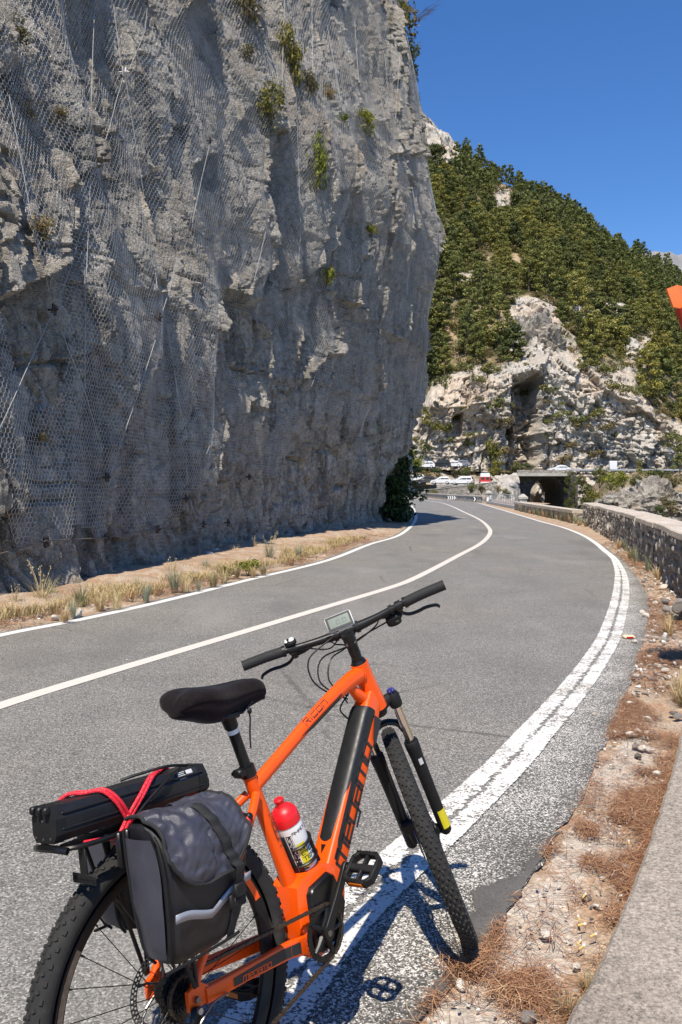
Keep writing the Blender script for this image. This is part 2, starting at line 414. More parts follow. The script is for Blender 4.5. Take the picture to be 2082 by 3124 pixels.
T_LEFT = [(-500, 2075), (-250, 2003), (0, 1939), (255, 1889), (510, 1832), (765, 1768), (1000, 1710), (1128, 1661), (1224, 1630), (1267, 1589), (1267, 1565), (1255, 1542), (1225, 1526), (1150, 1516)]
T_CENT = [(-500, 2330), (0, 2154), (332, 2051), (664, 1952), (996, 1852), (1200, 1790), (1264, 1765), (1328, 1733), (1407, 1691), (1455, 1666), (1481, 1647), (1495, 1628), (1493, 1612), (1471, 1590), (1442, 1574), (1409, 1559), (1382, 1546), (1346, 1534), (1297, 1527), (1248, 1522), (1190, 1516), (1130, 1512)]
T_RIGHT = [(700, 3330), (780, 3150), (860, 3035), (950, 2915), (1020, 2830), (1090, 2755), (1170, 2680), (1250, 2610), (1330, 2540), (1400, 2475), (1480, 2400), (1560, 2320), (1640, 2230), (1700, 2163), (1745, 2110), (1795, 2045), (1832, 1990), (1858, 1945), (1875, 1895), (1889, 1845), (1896, 1800), (1896, 1760), (1888, 1730), (1872, 1702), (1845, 1680), (1815, 1655), (1776, 1632), (1720, 1610), (1650, 1591), (1580, 1570), (1498, 1546), (1453, 1534), (1386, 1528), (1319, 1522), (1248, 1514), (1180, 1510), (1120, 1508)]
T_EDGE = [(900, 3400), (1150, 3190), (1290, 3070), (1400, 2966), (1478, 2878), (1574, 2744), (1640, 2640), (1704, 2535), (1761, 2461), (1817, 2339), (1872, 2200), (1903, 2129), (1948, 2010), (1978, 1891), (1975, 1816), (1950, 1770), (1907, 1715), (1870, 1685), (1835, 1660)]
P_L, P_C, P_R, P_E = path(T_LEFT), path(T_CENT), path(T_RIGHT), path(T_EDGE)
def spike(P, amp, f):          # ragged broken edge
    return [p+Vector((amp*(mnoise.noise(p*f)), amp*(mnoise.noise(p*f+Vector((7, 3, 1)))), 0)) for p in P]

# road sheet: from the left line (a hand's width outside it) to just outside the right line
Lb = offs(resample(P_L, .5), -.16); Rb = offs(resample(P_R, .25), .10)
Lb = spike(Lb, .05, 3.0)
road = ngon('road', [Vector((-9, -12, 0))]+Lb+Rb[::-1]+[Vector((-.6, -12, 0))], 0.0, M_ASPH)
# coarse old asphalt of the shoulder, a few mm lower
Eb = spike(resample(P_E, .06), .035, 9.0); Ri = offs(resample(P_R[:P_R.index(P_R[-1])], .25), -.1)
cut = [p for p in Ri if p.y < Eb[-1].y+.5]
sh = [Vector((-1.2, -12, 0))]+cut+Eb[::-1]+[Vector((.6, -12, 0))]
def shoulder_mesh():
    # strips between the line and the broken edge, carrying how far the paint has spread
    rows = resample(Eb, .12); X = []; Y = []; A = []
    Rr = resample(P_R, .1)
    for p in rows:
        q = min(Rr, key=lambda r: (r-p).length); q = q+(q-p).normalized()*.12
        ts = np.linspace(0, 1, 14); d = (q-p).length
        X.append([p.x+(q.x-p.x)*t for t in ts]); Y.append([p.y+(q.y-p.y)*t for t in ts])
        A.append([.14*max(0, 1-abs(d*(1-t)-.1)/.8)-.02-.10*smooth(.22, .02, d*t)+.0 for t in ts])
    return np.array(X), np.array(Y), np.array(A)
SX, SY, SA = shoulder_mesh()
tag(link(bpy.data.objects.new('road_shoulder', grid_mesh('road_shoulder', SX, SY, np.full(SX.shape, -.006), M_COARSE, attrs={'paint': SA}))), kind='structure')
# dark tar patch along the ragged edge by the front wheel
T_PATCH = [(1395, 2985), (1478, 2890), (1574, 2750), (1660, 2615), (1712, 2530), (1690, 2545), (1600, 2655), (1520, 2690), (1445, 2720), (1430, 2820), (1415, 2930), (1330, 2990), (1250, 3090), (1150, 3180), (1220, 3160)]
ngon('tar_patch', spike(spike(resample([gnd(*q) for q in T_PATCH], .02), .03, 6), .012, 30), -.001, M_PATCH)

def strip(name, P, w, mat, z=.004, near=0.0, ends=None):
    P = resample(P, .12); X = []; Y = []; AC = []; NR = []
    for i, p in enumerate(P):
        t = (P[min(i+1, len(P)-1)]-P[max(i-1, 0)]).normalized(); n = Vector((t.y, -t.x, 0)); ww = w(p) if callable(w) else w
        nr = near(p) if callable(near) else near
        X.append([p.x+n.x*ww*k/2 for k in (-1, -.5, 0, .5, 1)]); Y.append([p.y+n.y*ww*k/2 for k in (-1, -.5, 0, .5, 1)])
        AC.append([-1, -.5, 0, .5, 1]); NR.append([nr]*5)
    X, Y = np.array(X), np.array(Y)
    o = link(bpy.data.objects.new(name, grid_mesh(name, X, Y, np.full(X.shape, z), mat, attrs={'ac': AC, 'near': NR})))
    return tag(o, kind='structure')
nearf = lambda p: float(1-smooth(12, 19, p.y))
strip('road_marking', P_L, .14, M_PAINT)
strip('road_marking', P_C, .145, M_PAINT_C)
strip('road_marking', P_R, lambda p: .14+.13*nearf(p), M_PAINT_EDGE, near=nearf)

# right verge: dirt, gravel and the pale gutter
T_WALL = [(2300, 2030), (2190, 1920), (2060, 1799), (1995, 1735), (1890, 1660), (1788, 1599), (1700, 1585), (1640, 1572), (1560, 1553)]
P_W = path(T_WALL)
T_GUT = [(1250, 3160), (1400, 3000), (1490, 2890), (1590, 2750), (1680, 2620), (1740, 2540), (1800, 2430), (1850, 2310), (1878, 2250), (1990, 2250), (1995, 2340), (1960, 2440), (1900, 2560), (1850, 2640), (1790, 2700), (1740, 2780), (1730, 2860), (1680, 2930), (1640, 3010), (1560, 3080), (1500, 3180)]
def inpoly(X, Y, P):
    r = np.zeros(X.shape, bool); n = len(P)
    for i in range(n):
        (x0, y0), (x1, y1) = P[i][:2], P[(i+1) % n][:2]
        c = ((y0 > Y) != (y1 > Y)) & (X < (x1-x0)*(Y-y0)/((y1-y0) or 1e-9)+x0); r ^= c
    return r
def vgrid(name, A, B, na, nb, zf, mat, attrs=None, pw=1.0):
    A = [Vector(p) for p in A]; B = [Vector(p) for p in B]
    def at(P, t):
        L = [0]
        for a, b in zip(P, P[1:]): L.append(L[-1]+(b-a).length)
        q = np.array(L)/L[-1]; return np.interp(t, q, [p.x for p in P]), np.interp(t, q, [p.y for p in P])
    t = np.linspace(0, 1, na)**pw; ax, ay = at(A, t); bx_, by_ = at(B, t); s = np.linspace(0, 1, nb)[None, :]
    X = ax[:, None]*(1-s)+bx_[:, None]*s; Y = ay[:, None]*(1-s)+by_[:, None]*s
    Z = zf(X, Y, np.broadcast_to(s, X.shape))
    o = link(bpy.data.objects.new(name, grid_mesh(name, X, Y, Z, mat, attrs=attrs(X, Y) if attrs else None))); return tag(o, kind='structure')
def gut_attr(X, Y):
    P = [gnd(*q) for q in T_GUT]; a = 0
    for dx, dy in ((0, 0), (.05, 0), (-.05, 0), (0, .06), (0, -.06), (.09, .05), (-.09, -.05)):
        a = a+inpoly(X+dx+.06*vn(X*7, Y*7, seed=8), Y+dy+.08*vn(X*6, Y*6, seed=9), P)
    return {'gut': a/7.0}
# inner border runs below the shoulder, outer border passes under the wall
A1 = [Vector((-.3, -3, 0))]+offs(P_E, -.15); cutA = A1[-1]
A1 = [p for p in A1 if p.y < 16]
B1 = [Vector((3.4, -3, 0)), Vector((3.6, 0, 0)), Vector((3.9, 4, 0)), Vector((4.6, 7, 0)), Vector((5.6, 10, 0)), Vector((7.4, A1[-1].y+1.5, 0))]
zv = lambda X, Y, s: -.016+.012*fbm(X*2.2, Y*2.2, seed=5)*smooth(0, .2, s)+.009*fbm(X*11, Y*11, seed=6)+.005*fbm(X*30, Y*30, seed=7)+.05*smooth(.3, .9, s)*smooth(4, 9, Y)
vgrid('verge', A1, B1, 520, 150, zv, M_DIRT, gut_attr)
A2 = [A1[-1]]+[p for p in offs(P_E, -.15)+[p for p in offs(P_R, .02) if p.y > P_E[-1].y+1.0] if A1[-1].y < p.y < 160]
B2 = [B1[-1]]+[p for p in offs(P_W, .45) if p.y > B1[-1].y+.5]+[Vector((20.5, 80, 0)), Vector((19.5, 118, 0)), Vector((14.5, 162, 0))]
vgrid('verge', A2, B2, 400, 30, zv, M_DIRT)
# concrete kerb slab at the right, low and wide
T_SLAB = [(1640, 3290), (1722, 3122), (1813, 2966), (1874, 2831), (1944, 2661), (2009, 2478), (2052, 2343), (2079, 2226), (2086, 2195)]
SLZ = .075
inner = [Vector((.98, -3, 0)), Vector((1.0, .5, 0))]+[Vector((p.x, p.y, 0)) for p in crom([gnd(u, v, SLZ) for u, v in T_SLAB], 6)]
outer = offs(inner, .75)
mb = MB()
prof = [(-.0, -.08), (.0, SLZ-.012), (.014, SLZ), (.74, SLZ+.004), (.75, -.08)]
secs = []
for i, p in enumerate(resample(inner, .08)):
    pass
RI = resample(inner, .06); 
for i, p in enumerate(RI):
    t = (RI[min(i+1, len(RI)-1)]-RI[max(i-1, 0)]).normalized(); n = Vector((t.y, -t.x, 0)); j = .008*mnoise.noise(p*9)
    secs.append([p+n*(a+j*(1-a))+Vector((0, 0, b+.003*mnoise.noise(p*6+Vector((a*9, 0, 0))))) for a, b in prof])
mb.loft(secs, closed=True)
slab = mb.build('kerb_slab', M_SLAB, angle=30)
tag(slab, 'wide low sandy concrete kerb slab at the road edge beside the needles', 'kerb')

# left verge: dry soil banked against the cliff foot
def left_verge():
    A = offs(P_L, -.10); A = [p for p in A if p.y < 60]
    B = [p+Vector((-2.6 if p.y < 30 else -3.4, 1.2, 0)) for p in A]
    vgrid('verge', A, B, 500, 40, lambda X, Y, s: -.012+.022*smooth(0, .06, s)+.16*smooth(.08, .5, s)*smooth(40, 30, Y)+.03*fbm(X*2, Y*2, seed=15)*smooth(0, .1, s)+.015*fbm(X*9, Y*9, seed=16)*smooth(0, .1, s), M_DIRT)
left_verge()
# ================================================================== netted rock cliff on the left
def m_rock(name, far=False, warm=1.0, sc=1.0):
    t = NT(name)
    n0 = t.noise(.35*sc, 5, .6); n1 = t.noise(1.6*sc, 7, .68); n2 = t.noise(9*sc, 6, .7); n3 = t.noise(34*sc, 5, .75)
    vs = t.mapping((2.4*sc, 2.4*sc, .35*sc)); ns = t.noise(1.0, 6, .65, vs)
    hs = t.mapping((.25*sc, .25*sc, 2.6*sc)); nh = t.noise(1.0, 5, .6, hs)
    c = t.ramp(n1, [(.28, (.27, .247, .212)), (.45, (.48, .443, .388)), (.6, (.64, .597, .528)), (.8, (.84, .79, .705))])
    c = t.mix(t.ramp(n0, [(.46, 0.0), (.68, .65*warm)]), c, (.58, .475, .36))
    c = t.mix(t.ramp(ns, [(.49, 0.0), (.62, .8)]), c, (.19, .176, .156))
    c = t.mix(t.ramp(nh, [(.56, 0.0), (.7, .45)]), c, (.56, .45, .33))
    c = t.mix(1.0, c, t.ramp(n2, [(.28, .5), (.5, 1.0), (.72, 1.4)]), 'MULTIPLY')
    c = t.mix(.7, c, t.ramp(n3, [(.3, .68), (.7, 1.28)]), 'MULTIPLY')
    t.col(c); t.set(Roughness=.93); t.b.inputs['Specular IOR Level'].default_value = .2
    v1 = t.voro(4.5*sc, t.mapping((1, 1, 1.6)), 'DISTANCE_TO_EDGE'); v2 = t.voro(15*sc, None, 'DISTANCE_TO_EDGE')
    h = t.math('ADD', t.math('MULTIPLY', n2, 1.0), t.math('MULTIPLY', n3, .45))
    h = t.math('ADD', h, t.math('MULTIPLY', t.math('MINIMUM', v1, .06), 2.5)); h = t.math('ADD', h, t.math('MULTIPLY', t.math('MINIMUM', v2, .06), 2.2))
    t.bump(h, 1.0, .16/sc)
    return t.m
M_ROCK = m_rock('limestone')
CB = [(-8.2, -3.5), (-6.6, 2.5), (-5.45, 7.0), (-4.45, 10.7), (-3.9, 13.8), (-2.9, 19.3), (-1.15, 25.5), (.6, 31), (1.75, 34.6), (1.55, 38.2), (-.6, 42), (-4.5, 46), (-10, 51)]
cb = crom([(x, y, 0) for x, y in CB], 40)
cl = np.array([0]+list(np.cumsum([(b-a).length for a, b in zip(cb, cb[1:])]))); cbx = np.array([p.x for p in cb]); cby = np.array([p.y for p in cb])
S_CORNER = float(cl[40*8])
def cliff_cols():
    s = [0.0]
    while s[-1] < cl[-1]:
        y = np.interp(s[-1], cl, cby); s.append(s[-1]+max(.04, .0033*abs(y)) if y > 5 else s[-1]+.12)
    return np.array(s[:-1])
def cliff_base(s):
    x, y = np.interp(s, cl, cbx), np.interp(s, cl, cby)
    e = .6; tx = np.interp(s+e, cl, cbx)-np.interp(s-e, cl, cbx); ty = np.interp(s+e, cl, cby)-np.interp(s-e, cl, cby); L = np.hypot(tx, ty)
    return x, y, ty/L, -tx/L                 # point and outward normal
def cliff_top(s):
    y = np.interp(s, cl, cby)
    return np.clip(1.526+.62*np.maximum(y, 8)+3.0, 9, 23.5)
PT = [0, .12, .24, .38, .54, .76, 1, 1.21, 1.37, 1.59, 1.8, 2.4, 3]
PV = [0, .08, .25, .44, .55, .76, 1, .80, .58, .50, .36, -.3, -1.2]
def cliff_detail(s, z, q):
    """bedding, blocks, cracks and flutes on the face"""
    wz = z+.42*fbm(s*.2, z*.2, seed=14, octv=3)+.04*s; ws = s+.45*fbm(s*.5, z*.5, seed=15, octv=2); o = 0
    # bedding: every bed leans back upwards and overhangs the one below
    for per, am, sd in ((2.9, .20, 21), (1.05, .05, 22)):
        k = wz/per; kk = np.floor(k); f = k-kk; z0 = np.zeros_like(f)
        r = hsh(kk, z0, z0, sd)
        br = np.clip(.4+1.5*vn(s*.3/per*2, kk*3.7, seed=sd+5), 0, 1.2)
        up = smooth(1.2, 4.5, z)*.9+.1
        o = o + am*(1-.65*q)*up*br*np.where(f < .93, 1-f/.93, (f-.93)/.07)*(.4+.9*r)
    up = .8+.2*smooth(1.5, 5, z)
    f1, f2, r1, r2, r3, ox, oy = cells(ws*.50, wz*.20, 31); o = o + .50*up*((r1-.5)*.8+1.9*(r2-.10)*ox-.9*(r3-.2)*oy) - .22*(1-smooth(0, .035, f2-f1))
    f1, f2, r1, r2, r3, ox, oy = cells(ws*1.35, wz*.50, 32); o = o + .26*up*((r1-.5)*.8+2.1*(r2-.15)*ox-1.0*(r3-.25)*oy) - .15*(1-smooth(0, .05, f2-f1))
    f1, f2, r1, r2, r3, ox, oy = cells(ws*3.6+.3*vn(s*3, z*3, seed=35), wz*1.5, 33); o = o + (1-.35*q)*.095*((r1-.5)+1.9*(r2-.25)*ox-1.3*(r3-.3)*oy) - .07*(1-smooth(0, .08, f2-f1))
    f1, f2, r1, r2, r3, ox, oy = cells(s*8.2+.3*vn(s*6, z*6, seed=36), z*5.0, 34); o = o + (1-.5*q)*.032*((r1-.5)+1.6*(r2-.35)*ox-1.4*(r3-.35)*oy)
    # upright flutes low down
    low = 1-smooth(2.0, 6.0, z); o = o + low*.09*fbm(ws*1.5, z*.22, seed=51, octv=3)
    # long upright fissures
    fs_ = s*.52+.35*fbm(s*.3, z*.22, seed=53, octv=3)+.07*fbm(s*2, z*1.1, seed=55, octv=2); ff = np.abs(fs_-np.floor(fs_)-.5); o = o - .30*(1-smooth(.0, .030, ff))*np.clip(.4+1.4*vn(s*.4, z*.3, seed=54), 0, 1)
    fb = wz*.62+.25*fbm(s*.35, z*.3, seed=56, octv=3); fg = np.abs(fb-np.floor(fb)-.5); o = o - .12*(1-smooth(.0, .03, fg))*np.clip(.2+1.5*vn(s*.5, z*.4, seed=57), 0, 1)
    return o + .018*fbm(s*7, z*7, seed=52, octv=3)
_zs = np.linspace(0, 26, 60); _sg = np.linspace(0, S_CORNER, 90)
_SS, _ZZ = np.meshgrid(_sg, _zs); D_MEAN = cliff_detail(_SS, _ZZ, 0).mean(1)
D_MEAN = np.convolve(np.pad(D_MEAN, 4, mode='edge'), np.ones(9)/9, 'valid')
def cliff_off(s, z, detail=True):
    q = np.clip((s-S_CORNER*.2)/(S_CORNER*.8), 0, 1)
    t = z/11.7
    tt = np.linspace(0, 3, 301); vv = np.interp(tt, PT, PV); ker = np.hanning(21); ker /= ker.sum(); vv = np.convolve(np.pad(vv, 10, mode='edge'), ker, 'valid')
    far = 2.1*np.interp(t, tt, vv); near = np.interp(z, [0, 1, 3, 4.5, 9, 14, 22], [0, .02, .05, -.05, -1.15, -2.3, -4])
    w = smooth(.15, .95, q); o = near*(1-w)+far*w
    o = o + .22*fbm(s*.16, z*.13, seed=11, octv=3)*(.5+.5*w) + .05*fbm(s*.45, z*.25, seed=12, octv=3)
    o = o + cliff_detail(s, z, q)-np.interp(z, _zs, D_MEAN)
    return o + .25*(1-smooth(0, .5, z))*(.4+.6*vn(s*1.6, z*.5, seed=61))
CS_ = cliff_cols(); NZ = 430
zf = np.linspace(0, 1, NZ)**1.03
CSg = np.broadcast_to(CS_[None, :], (NZ, len(CS_))); Zg = zf[:, None]*cliff_top(CS_)[None, :]-.15
OFF = cliff_off(CSg, Zg)
bx0, by0, nx0, ny0 = cliff_base(CS_)
X = bx0[None]+nx0[None]*OFF; Y = by0[None]+ny0[None]*OFF; Z = Zg.copy()
# top of the cliff runs back from the edge
K = 26; back = np.linspace(0, 1, K)[1:, None]**1.3
Xt = X[-1][None]-nx0[None]*back*11; Yt = Y[-1][None]-ny0[None]*back*11; Zt = Z[-1][None]+3.4*back+.5*fbm(Xt*.5, Yt*.5, seed=71)*np.minimum(back*4, 1)
X = np.vstack([X, Xt]); Y = np.vstack([Y, Yt]); Z = np.vstack([Z, Zt])
cliff = link(bpy.data.objects.new('rock_cliff', grid_mesh('rock_cliff', X, Y, Z, M_ROCK)))
cliff.data.set_sharp_from_angle(angle=math.radians(24))
tag(cliff, 'towering grey limestone cliff with ledges and overhangs beside the road', 'cliff', kind='structure')
def cliff_point(s, z, lift=0.0):
    s = np.atleast_1d(np.asarray(s, float)); z = np.atleast_1d(np.asarray(z, float))
    o = cliff_off(s, z)+lift; a, b, c, d = cliff_base(s)
    return np.stack([a+c*o, b+d*o, z], 1)

# ------------------------------------------------------------------ rockfall net
M_WIRE = plain('galvanised_wire', (.62, .63, .65), .42, .35, var=.15, nscale=3)
M_CABLE = plain('steel_cable', (.36, .36, .35), .6, .2, var=.2, nscale=8)
M_PLATE = plain('rusty_plate', (.05, .038, .032), .7, .3, var=.3, nscale=20)
M_PLATE_B = plain('bright_plate', (.6, .55, .5), .5, .2)
net = empty('rockfall_net', (0, 0, 0)); tag(net, 'galvanised hexagonal wire net with cables draped over the grey cliff', 'net')
# drape surface: the cliff, widened to its high points
def drape():
    def blur(O, n, ax):
        k = np.hanning(2*n+1); k /= k.sum(); return np.apply_along_axis(lambda r: np.convolve(np.pad(r, n, mode='edge'), k, 'valid'), ax, O)
    O = OFF
    for _ in range(2): O = .5*np.maximum(O, blur(blur(O, 9, 0), 6, 1))+.5*O
    return blur(blur(np.maximum(O, OFF-.02), 30, 0), 16, 1)+.15+.06*np.clip((CSg-S_CORNER*.2)/(S_CORNER*.8), 0, 1)
DR = drape()
def drape_at(s, z):
    zt = cliff_top(s); fz = np.clip((np.clip((z+.15)/zt, 0, 1))**(1/1.03)*(NZ-1), 0, NZ-1.001); fs = np.clip(np.interp(s, CS_, np.arange(len(CS_))), 0, len(CS_)-1.001)
    i, j = fz.astype(int), fs.astype(int); a, b = fz-i, fs-j
    return DR[i, j]*(1-a)*(1-b)+DR[i+1, j]*a*(1-b)+DR[i, j+1]*(1-a)*b+DR[i+1, j+1]*a*b
def net_point(s, z):
    # the cloth hangs in vertical folds
    o = drape_at(s, z)+.03*vn(s*1.1, z*.12, seed=81)+.01*vn(s*3.1, z*.5, seed=82)
    a, b, c, d = cliff_base(s); return np.stack([a+c*o, b+d*o, z], -1)
def net_edge(s):           # ragged lower hem
    return np.interp(s, [0, 12, 16, 19, 22, 25, 28, 32, 36, 40, 60], [1.0, 1.0, 1.15, 1.0, 1.9, 2.1, 3.2, 3.6, 4.2, 4.4, 4.4])+.7*vn(s*.75, s*0+3.3, seed=91)+.45*vn(s*2.3, s*0+1.1, seed=92)
def hexnet(s0, s1, w, r, name):
    h = w*1.02                     # tall hexagon: upright twisted sides
    ztop = lambda s: np.minimum(cliff_top(s)-.3, 1.526+.60*np.interp(s, cl, cby)+1.6)
    nc = int((s1-s0)/w); zmax = float(max(ztop(np.array([s0])).max(), ztop(np.array([s1])).max(), 0)); nr = int((zmax-.2)/(h*.75)/1)+1
    c, rw = np.meshgrid(np.arange(nc), np.arange(nr)); cx = s0+(c+.5*(rw % 2))*w; cz = .2+rw*h*.75
    bow = .06*vn(cx*.6, cz*.6, seed=95); cx2 = cx+bow
    def V(dx, dz): return cx+dx*w, cz+dz*h
    keep = (cz < ztop(cx)) & (cz > net_edge(cx)) & (vn(cx*.33, cz*.22, seed=96)+.35*vn(cx*1.1, cz*.6, seed=94) > -.66)
    E = []
    # three edges a cell: left upright, lower left, lower right
    for (a, b) in (((-.5, .25), (-.5, -.25)), ((-.5, -.25), (0, -.5)), ((0, -.5), (.5, -.25))):
        x0, z0 = V(*a); x1, z1 = V(*b); E.append((x0[keep], z0[keep], x1[keep], z1[keep], np.full(keep.sum(), 1.35 if a[0] == b[0] else 1.0)))
    x0, z0, x1, z1, th = [np.concatenate(q) for q in zip(*E)]
    jit = lambda x, z: (x+.012*vn(x*9, z*9, seed=97)+.05*vn(x*.8, z*.5, seed=98), z+.010*vn(x*8, z*8, seed=99))
    p0 = net_point(*jit(x0, z0)); p1 = net_point(*jit(x1, z1))
    ax = p1-p0; ax /= np.linalg.norm(ax, axis=1)[:, None]+1e-9
    ref = np.tile(np.array([[.3, -.9, .3]]), (len(ax), 1)); u = np.cross(ax, ref); u /= np.linalg.norm(u, axis=1)[:, None]+1e-9; v = np.cross(ax, u)
    rr = (r*th)[:, None]; co = []
    for k in range(3):
        t = 2*PI*k/3+.4; o = rr*(math.cos(t)*u+math.sin(t)*v); co += [p0+o, p1+o]
    n = len(p0); co = np.stack(co, 1).reshape(-1, 3); b = np.arange(n)*6; F = []
    for k in range(3):
        k2 = (k+1) % 3; F.append(np.stack([b+2*k, b+2*k+1, b+2*k2+1, b+2*k2], 1))
    o = link(bpy.data.objects.new(name, raw_mesh(name, co, np.concatenate(F), M_WIRE, True)), net)
    o['kind'] = 'stuff'; return n
nE = 0
bands = [(S_CORNER*.10, S_CORNER*.47, .088, .0034), (S_CORNER*.47, S_CORNER*.70, .095, .0042), (S_CORNER*.70, S_CORNER*1.10, .12, .0052)]
s_y = lambda y: float(np.interp(y, cby, cl))
for a, b, w, r in ((s_y(8.2), s_y(17), .084, .0027), (s_y(17), s_y(24), .09, .0031), (s_y(24), s_y(37.5), .11, .0038)):
    nE += hexnet(a, b, w, r, 'wire_mesh')
print('net edges', nE)
# cliff point seen at a photograph pixel
def hit(u, v):
    d = ray(u, v); best = None
    ys = np.linspace(7, 40, 500); k = ys/d.y
    px, py, pz = d.x*k, ys, CAM_H+d.z*k
    sx = np.interp(py, cby[:40*8+1], cl[:40*8+1]); a, b, c, e = cliff_base(sx); out = (px-a)*c+(py-b)*e; o = drape_at(sx, np.maximum(pz, .05))
    # first time the view line passes inside the cliff
    g = out-o; i = np.where((g[:-1] > 0) & (g[1:] <= 0))[0]
    i = i[0] if len(i) else int(np.argmin(np.abs(g)))
    return float(sx[i]), float(max(pz[i], .1))
def ZA(o, sc, a): return (o[0]+a[0]*sc, o[1]+a[1]*sc)
def npt(s, z, lift=.03):
    s = np.atleast_1d(s); z = np.atleast_1d(z); p = net_point(s, z); a, b, c, d = cliff_base(s); p[:, 0] += c*lift; p[:, 1] += d*lift; return p
def cable(A, B, r=.006, name='cable'):
    (s0, z0), (s1, z1) = hit(*A), hit(*B); n = 14
    t = np.linspace(0, 1, n); p = npt(s0+(s1-s0)*t, z0+(z1-z0)*t, .05)
    # taut: straight line pushed out just where the rock stands proud of it
    q = p[0][None]*(1-t)[:, None]+p[-1][None]*t[:, None]; p = .08*p+.92*q+np.array([.03, -.02, 0])
    MB().tube([tuple(k) for k in p], r, 5, True).build(name, M_CABLE, net)
o0, k0 = (0, 0), .4464
for A, B in [((975, 40), (960, 200)), ((960, 200), (860, 455)), ((735, 0), (805, 440)), ((815, 520), (450, 1870)), ((838, 520), (985, 1500)), ((985, 1500), (1060, 1980)), ((20, 640), (200, 1500)), ((200, 1500), (320, 2000)),
             ((1420, 1000), (1290, 1530)), ((1200, 1780), (1130, 2010)), ((600, 60), (575, 1900))]:
    cable(ZA(o0, k0, A), ZA(o0, k0, B))
o1, k1 = (0, 800), .4464
for A, B in [((490, 0), (385, 290)), ((350, 350), (10, 1130)), ((400, 460), (570, 900)), ((570, 900), (690, 1300)), ((1205, 10), (1100, 340)), ((1050, 540), (745, 1450)), ((1130, 450), (1240, 1080)), ((1530, 960), (1410, 1310)), ((1260, 1250), (1275, 1600)), ((560, 60), (570, 900)), ((1300, 1640), (1340, 1760))]:
    cable(ZA(o1, k1, A), ZA(o1, k1, B))
o2, k2 = (650, 0), .4783
for A, B in [((625, 0), (640, 560)), ((650, 680), (745, 1450)), ((725, 180), (830, 700)), ((830, 700), (960, 1500)), ((900, 160), (935, 540)), ((1205, 400), (1180, 800)), ((1200, 1300), (1240, 1800)), ((1270, 800), (1350, 1350)), ((1355, 1350), (1290, 1800)), ((535, 640), (560, 1480)), ((440, 0), (430, 900)), ((1040, 360), (1150, 850)), ((1100, 380), (1130, 640)), ((560, 1480), (545, 1720)), ((330, 1500), (260, 1800))]:
    cable(ZA(o2, k2, A), ZA(o2, k2, B), .007)
o3, k3 = (650, 800), .4783
for A, B in [((725, 400), (725, 1080)), ((1300, 30), (1230, 400)), ((790, 330), (640, 800)), ((1370, 120), (1330, 600)), ((975, 0), (975, 60)), ((1110, 0), (1140, 120))]:
    cable(ZA(o3, k3, A), ZA(o3, k3, B), .007)
# foot cable through the anchor plates
foot = [ZA(o1, k1, a) for a in [(0, 1990), (320, 1900), (730, 1880), (1075, 1820), (1380, 1790)]]+[(738, 1598), (930, 1580), (1060, 1560), (1150, 1555)]
M_CABLE_ = M_CABLE; M_CABLE = plain('rusty_foot_cable', (.12, .10, .085), .8, var=.3)
for A, B in zip(foot, foot[1:]): cable(A, B, .009)
M_CABLE = M_CABLE_
def plate(u, v, size, mat, name='anchor_plate', lift=.06):
    s, z = hit(u, v); p = npt(s, z, lift)[0]; a, b, c, d = cliff_base(np.array([s]))
    m = MB(); R = frame((c[0], d[0], 0)) @ Matrix.Rotation(random.uniform(-.3, .3), 3, 'X')
    m.bbox(p, (.025, size, size*1.25), .006, R); m.tube([p-R @ Vector((.1, 0, 0)), p+R @ Vector((.06, 0, 0))], .014, 8)
    m.bbox(p+R @ Vector((.02, 0, 0)), (.03, .05, .05), .008, R)
    m.build(name, mat, net)
random.seed(4)
for a in [(365, 325), (1085, 380), (730, 1470), (1275, 1615), (1385, 1790), (1075, 1825), (730, 1880), (325, 1910)]:
    plate(*ZA(o1, k1, a), .12, M_PLATE)
plate(*ZA(o0, k0, (820, 475)), .13, M_PLATE_B); plate(*ZA(o0, k0, (848, 478)), .11, M_PLATE_B); plate(*ZA(o0, k0, (1425, 965)), .10, M_PLATE)
plate(*ZA(o3, k3, (90, 1660)), .13, M_PLATE); plate(*ZA(o3, k3, (235, 1370)), .12, M_PLATE)
# ================================================================== wooded hillside across the bend
random.seed(7)
M_HROCK = m_rock('hill_limestone', warm=1.0, sc=.16)
def m_hill():
    t = NT('hillside'); rk = t.attr('rock')
    n0 = t.noise(.05, 5, .6); n1 = t.noise(.22, 7, .7); n2 = t.noise(1.1, 6, .7); vs = t.mapping((.5, .5, .07)); ns = t.noise(1.0, 6, .65, vs); nh = t.noise(1.0, 5, .6, t.mapping((.06, .06, .8)))
    c = t.ramp(n1, [(.28, (.27, .25, .222)), (.47, (.42, .395, .35)), (.62, (.54, .505, .45)), (.8, (.66, .62, .55))])
    c = t.mix(t.ramp(n0, [(.42, 0.0), (.64, .75)]), c, (.54, .43, .32)); c = t.mix(t.ramp(ns, [(.52, 0.0), (.66, .6)]), c, (.24, .235, .23))
    c = t.mix(t.ramp(nh, [(.55, 0.0), (.68, .5)]), c, (.56, .47, .37)); c = t.mix(.9, c, t.ramp(n2, [(.28, .6), (.72, 1.3)]), 'MULTIPLY')
    so = t.ramp(n1, [(.3, (.08, .075, .035)), (.46, (.17, .14, .075)), (.58, (.36, .27, .17)), (.75, (.46, .37, .26))])
    k = t.ramp(t.math('ADD', rk, t.math('MULTIPLY', t.math('SUBTRACT', n2, .5), .5)), [(.42, 0.0), (.58, 1.0)])
    t.col(t.mix(k, so, c)); t.set(Roughness=.95); t.b.inputs['Specular IOR Level'].default_value = .2
    t.bump(t.math('ADD', n2, t.math('MULTIPLY', t.math('MINIMUM', t.voro(.9, t.mapping((1, 1, 2.2)), 'DISTANCE_TO_EDGE'), .07), 2)), .8, .45)
    return t.m
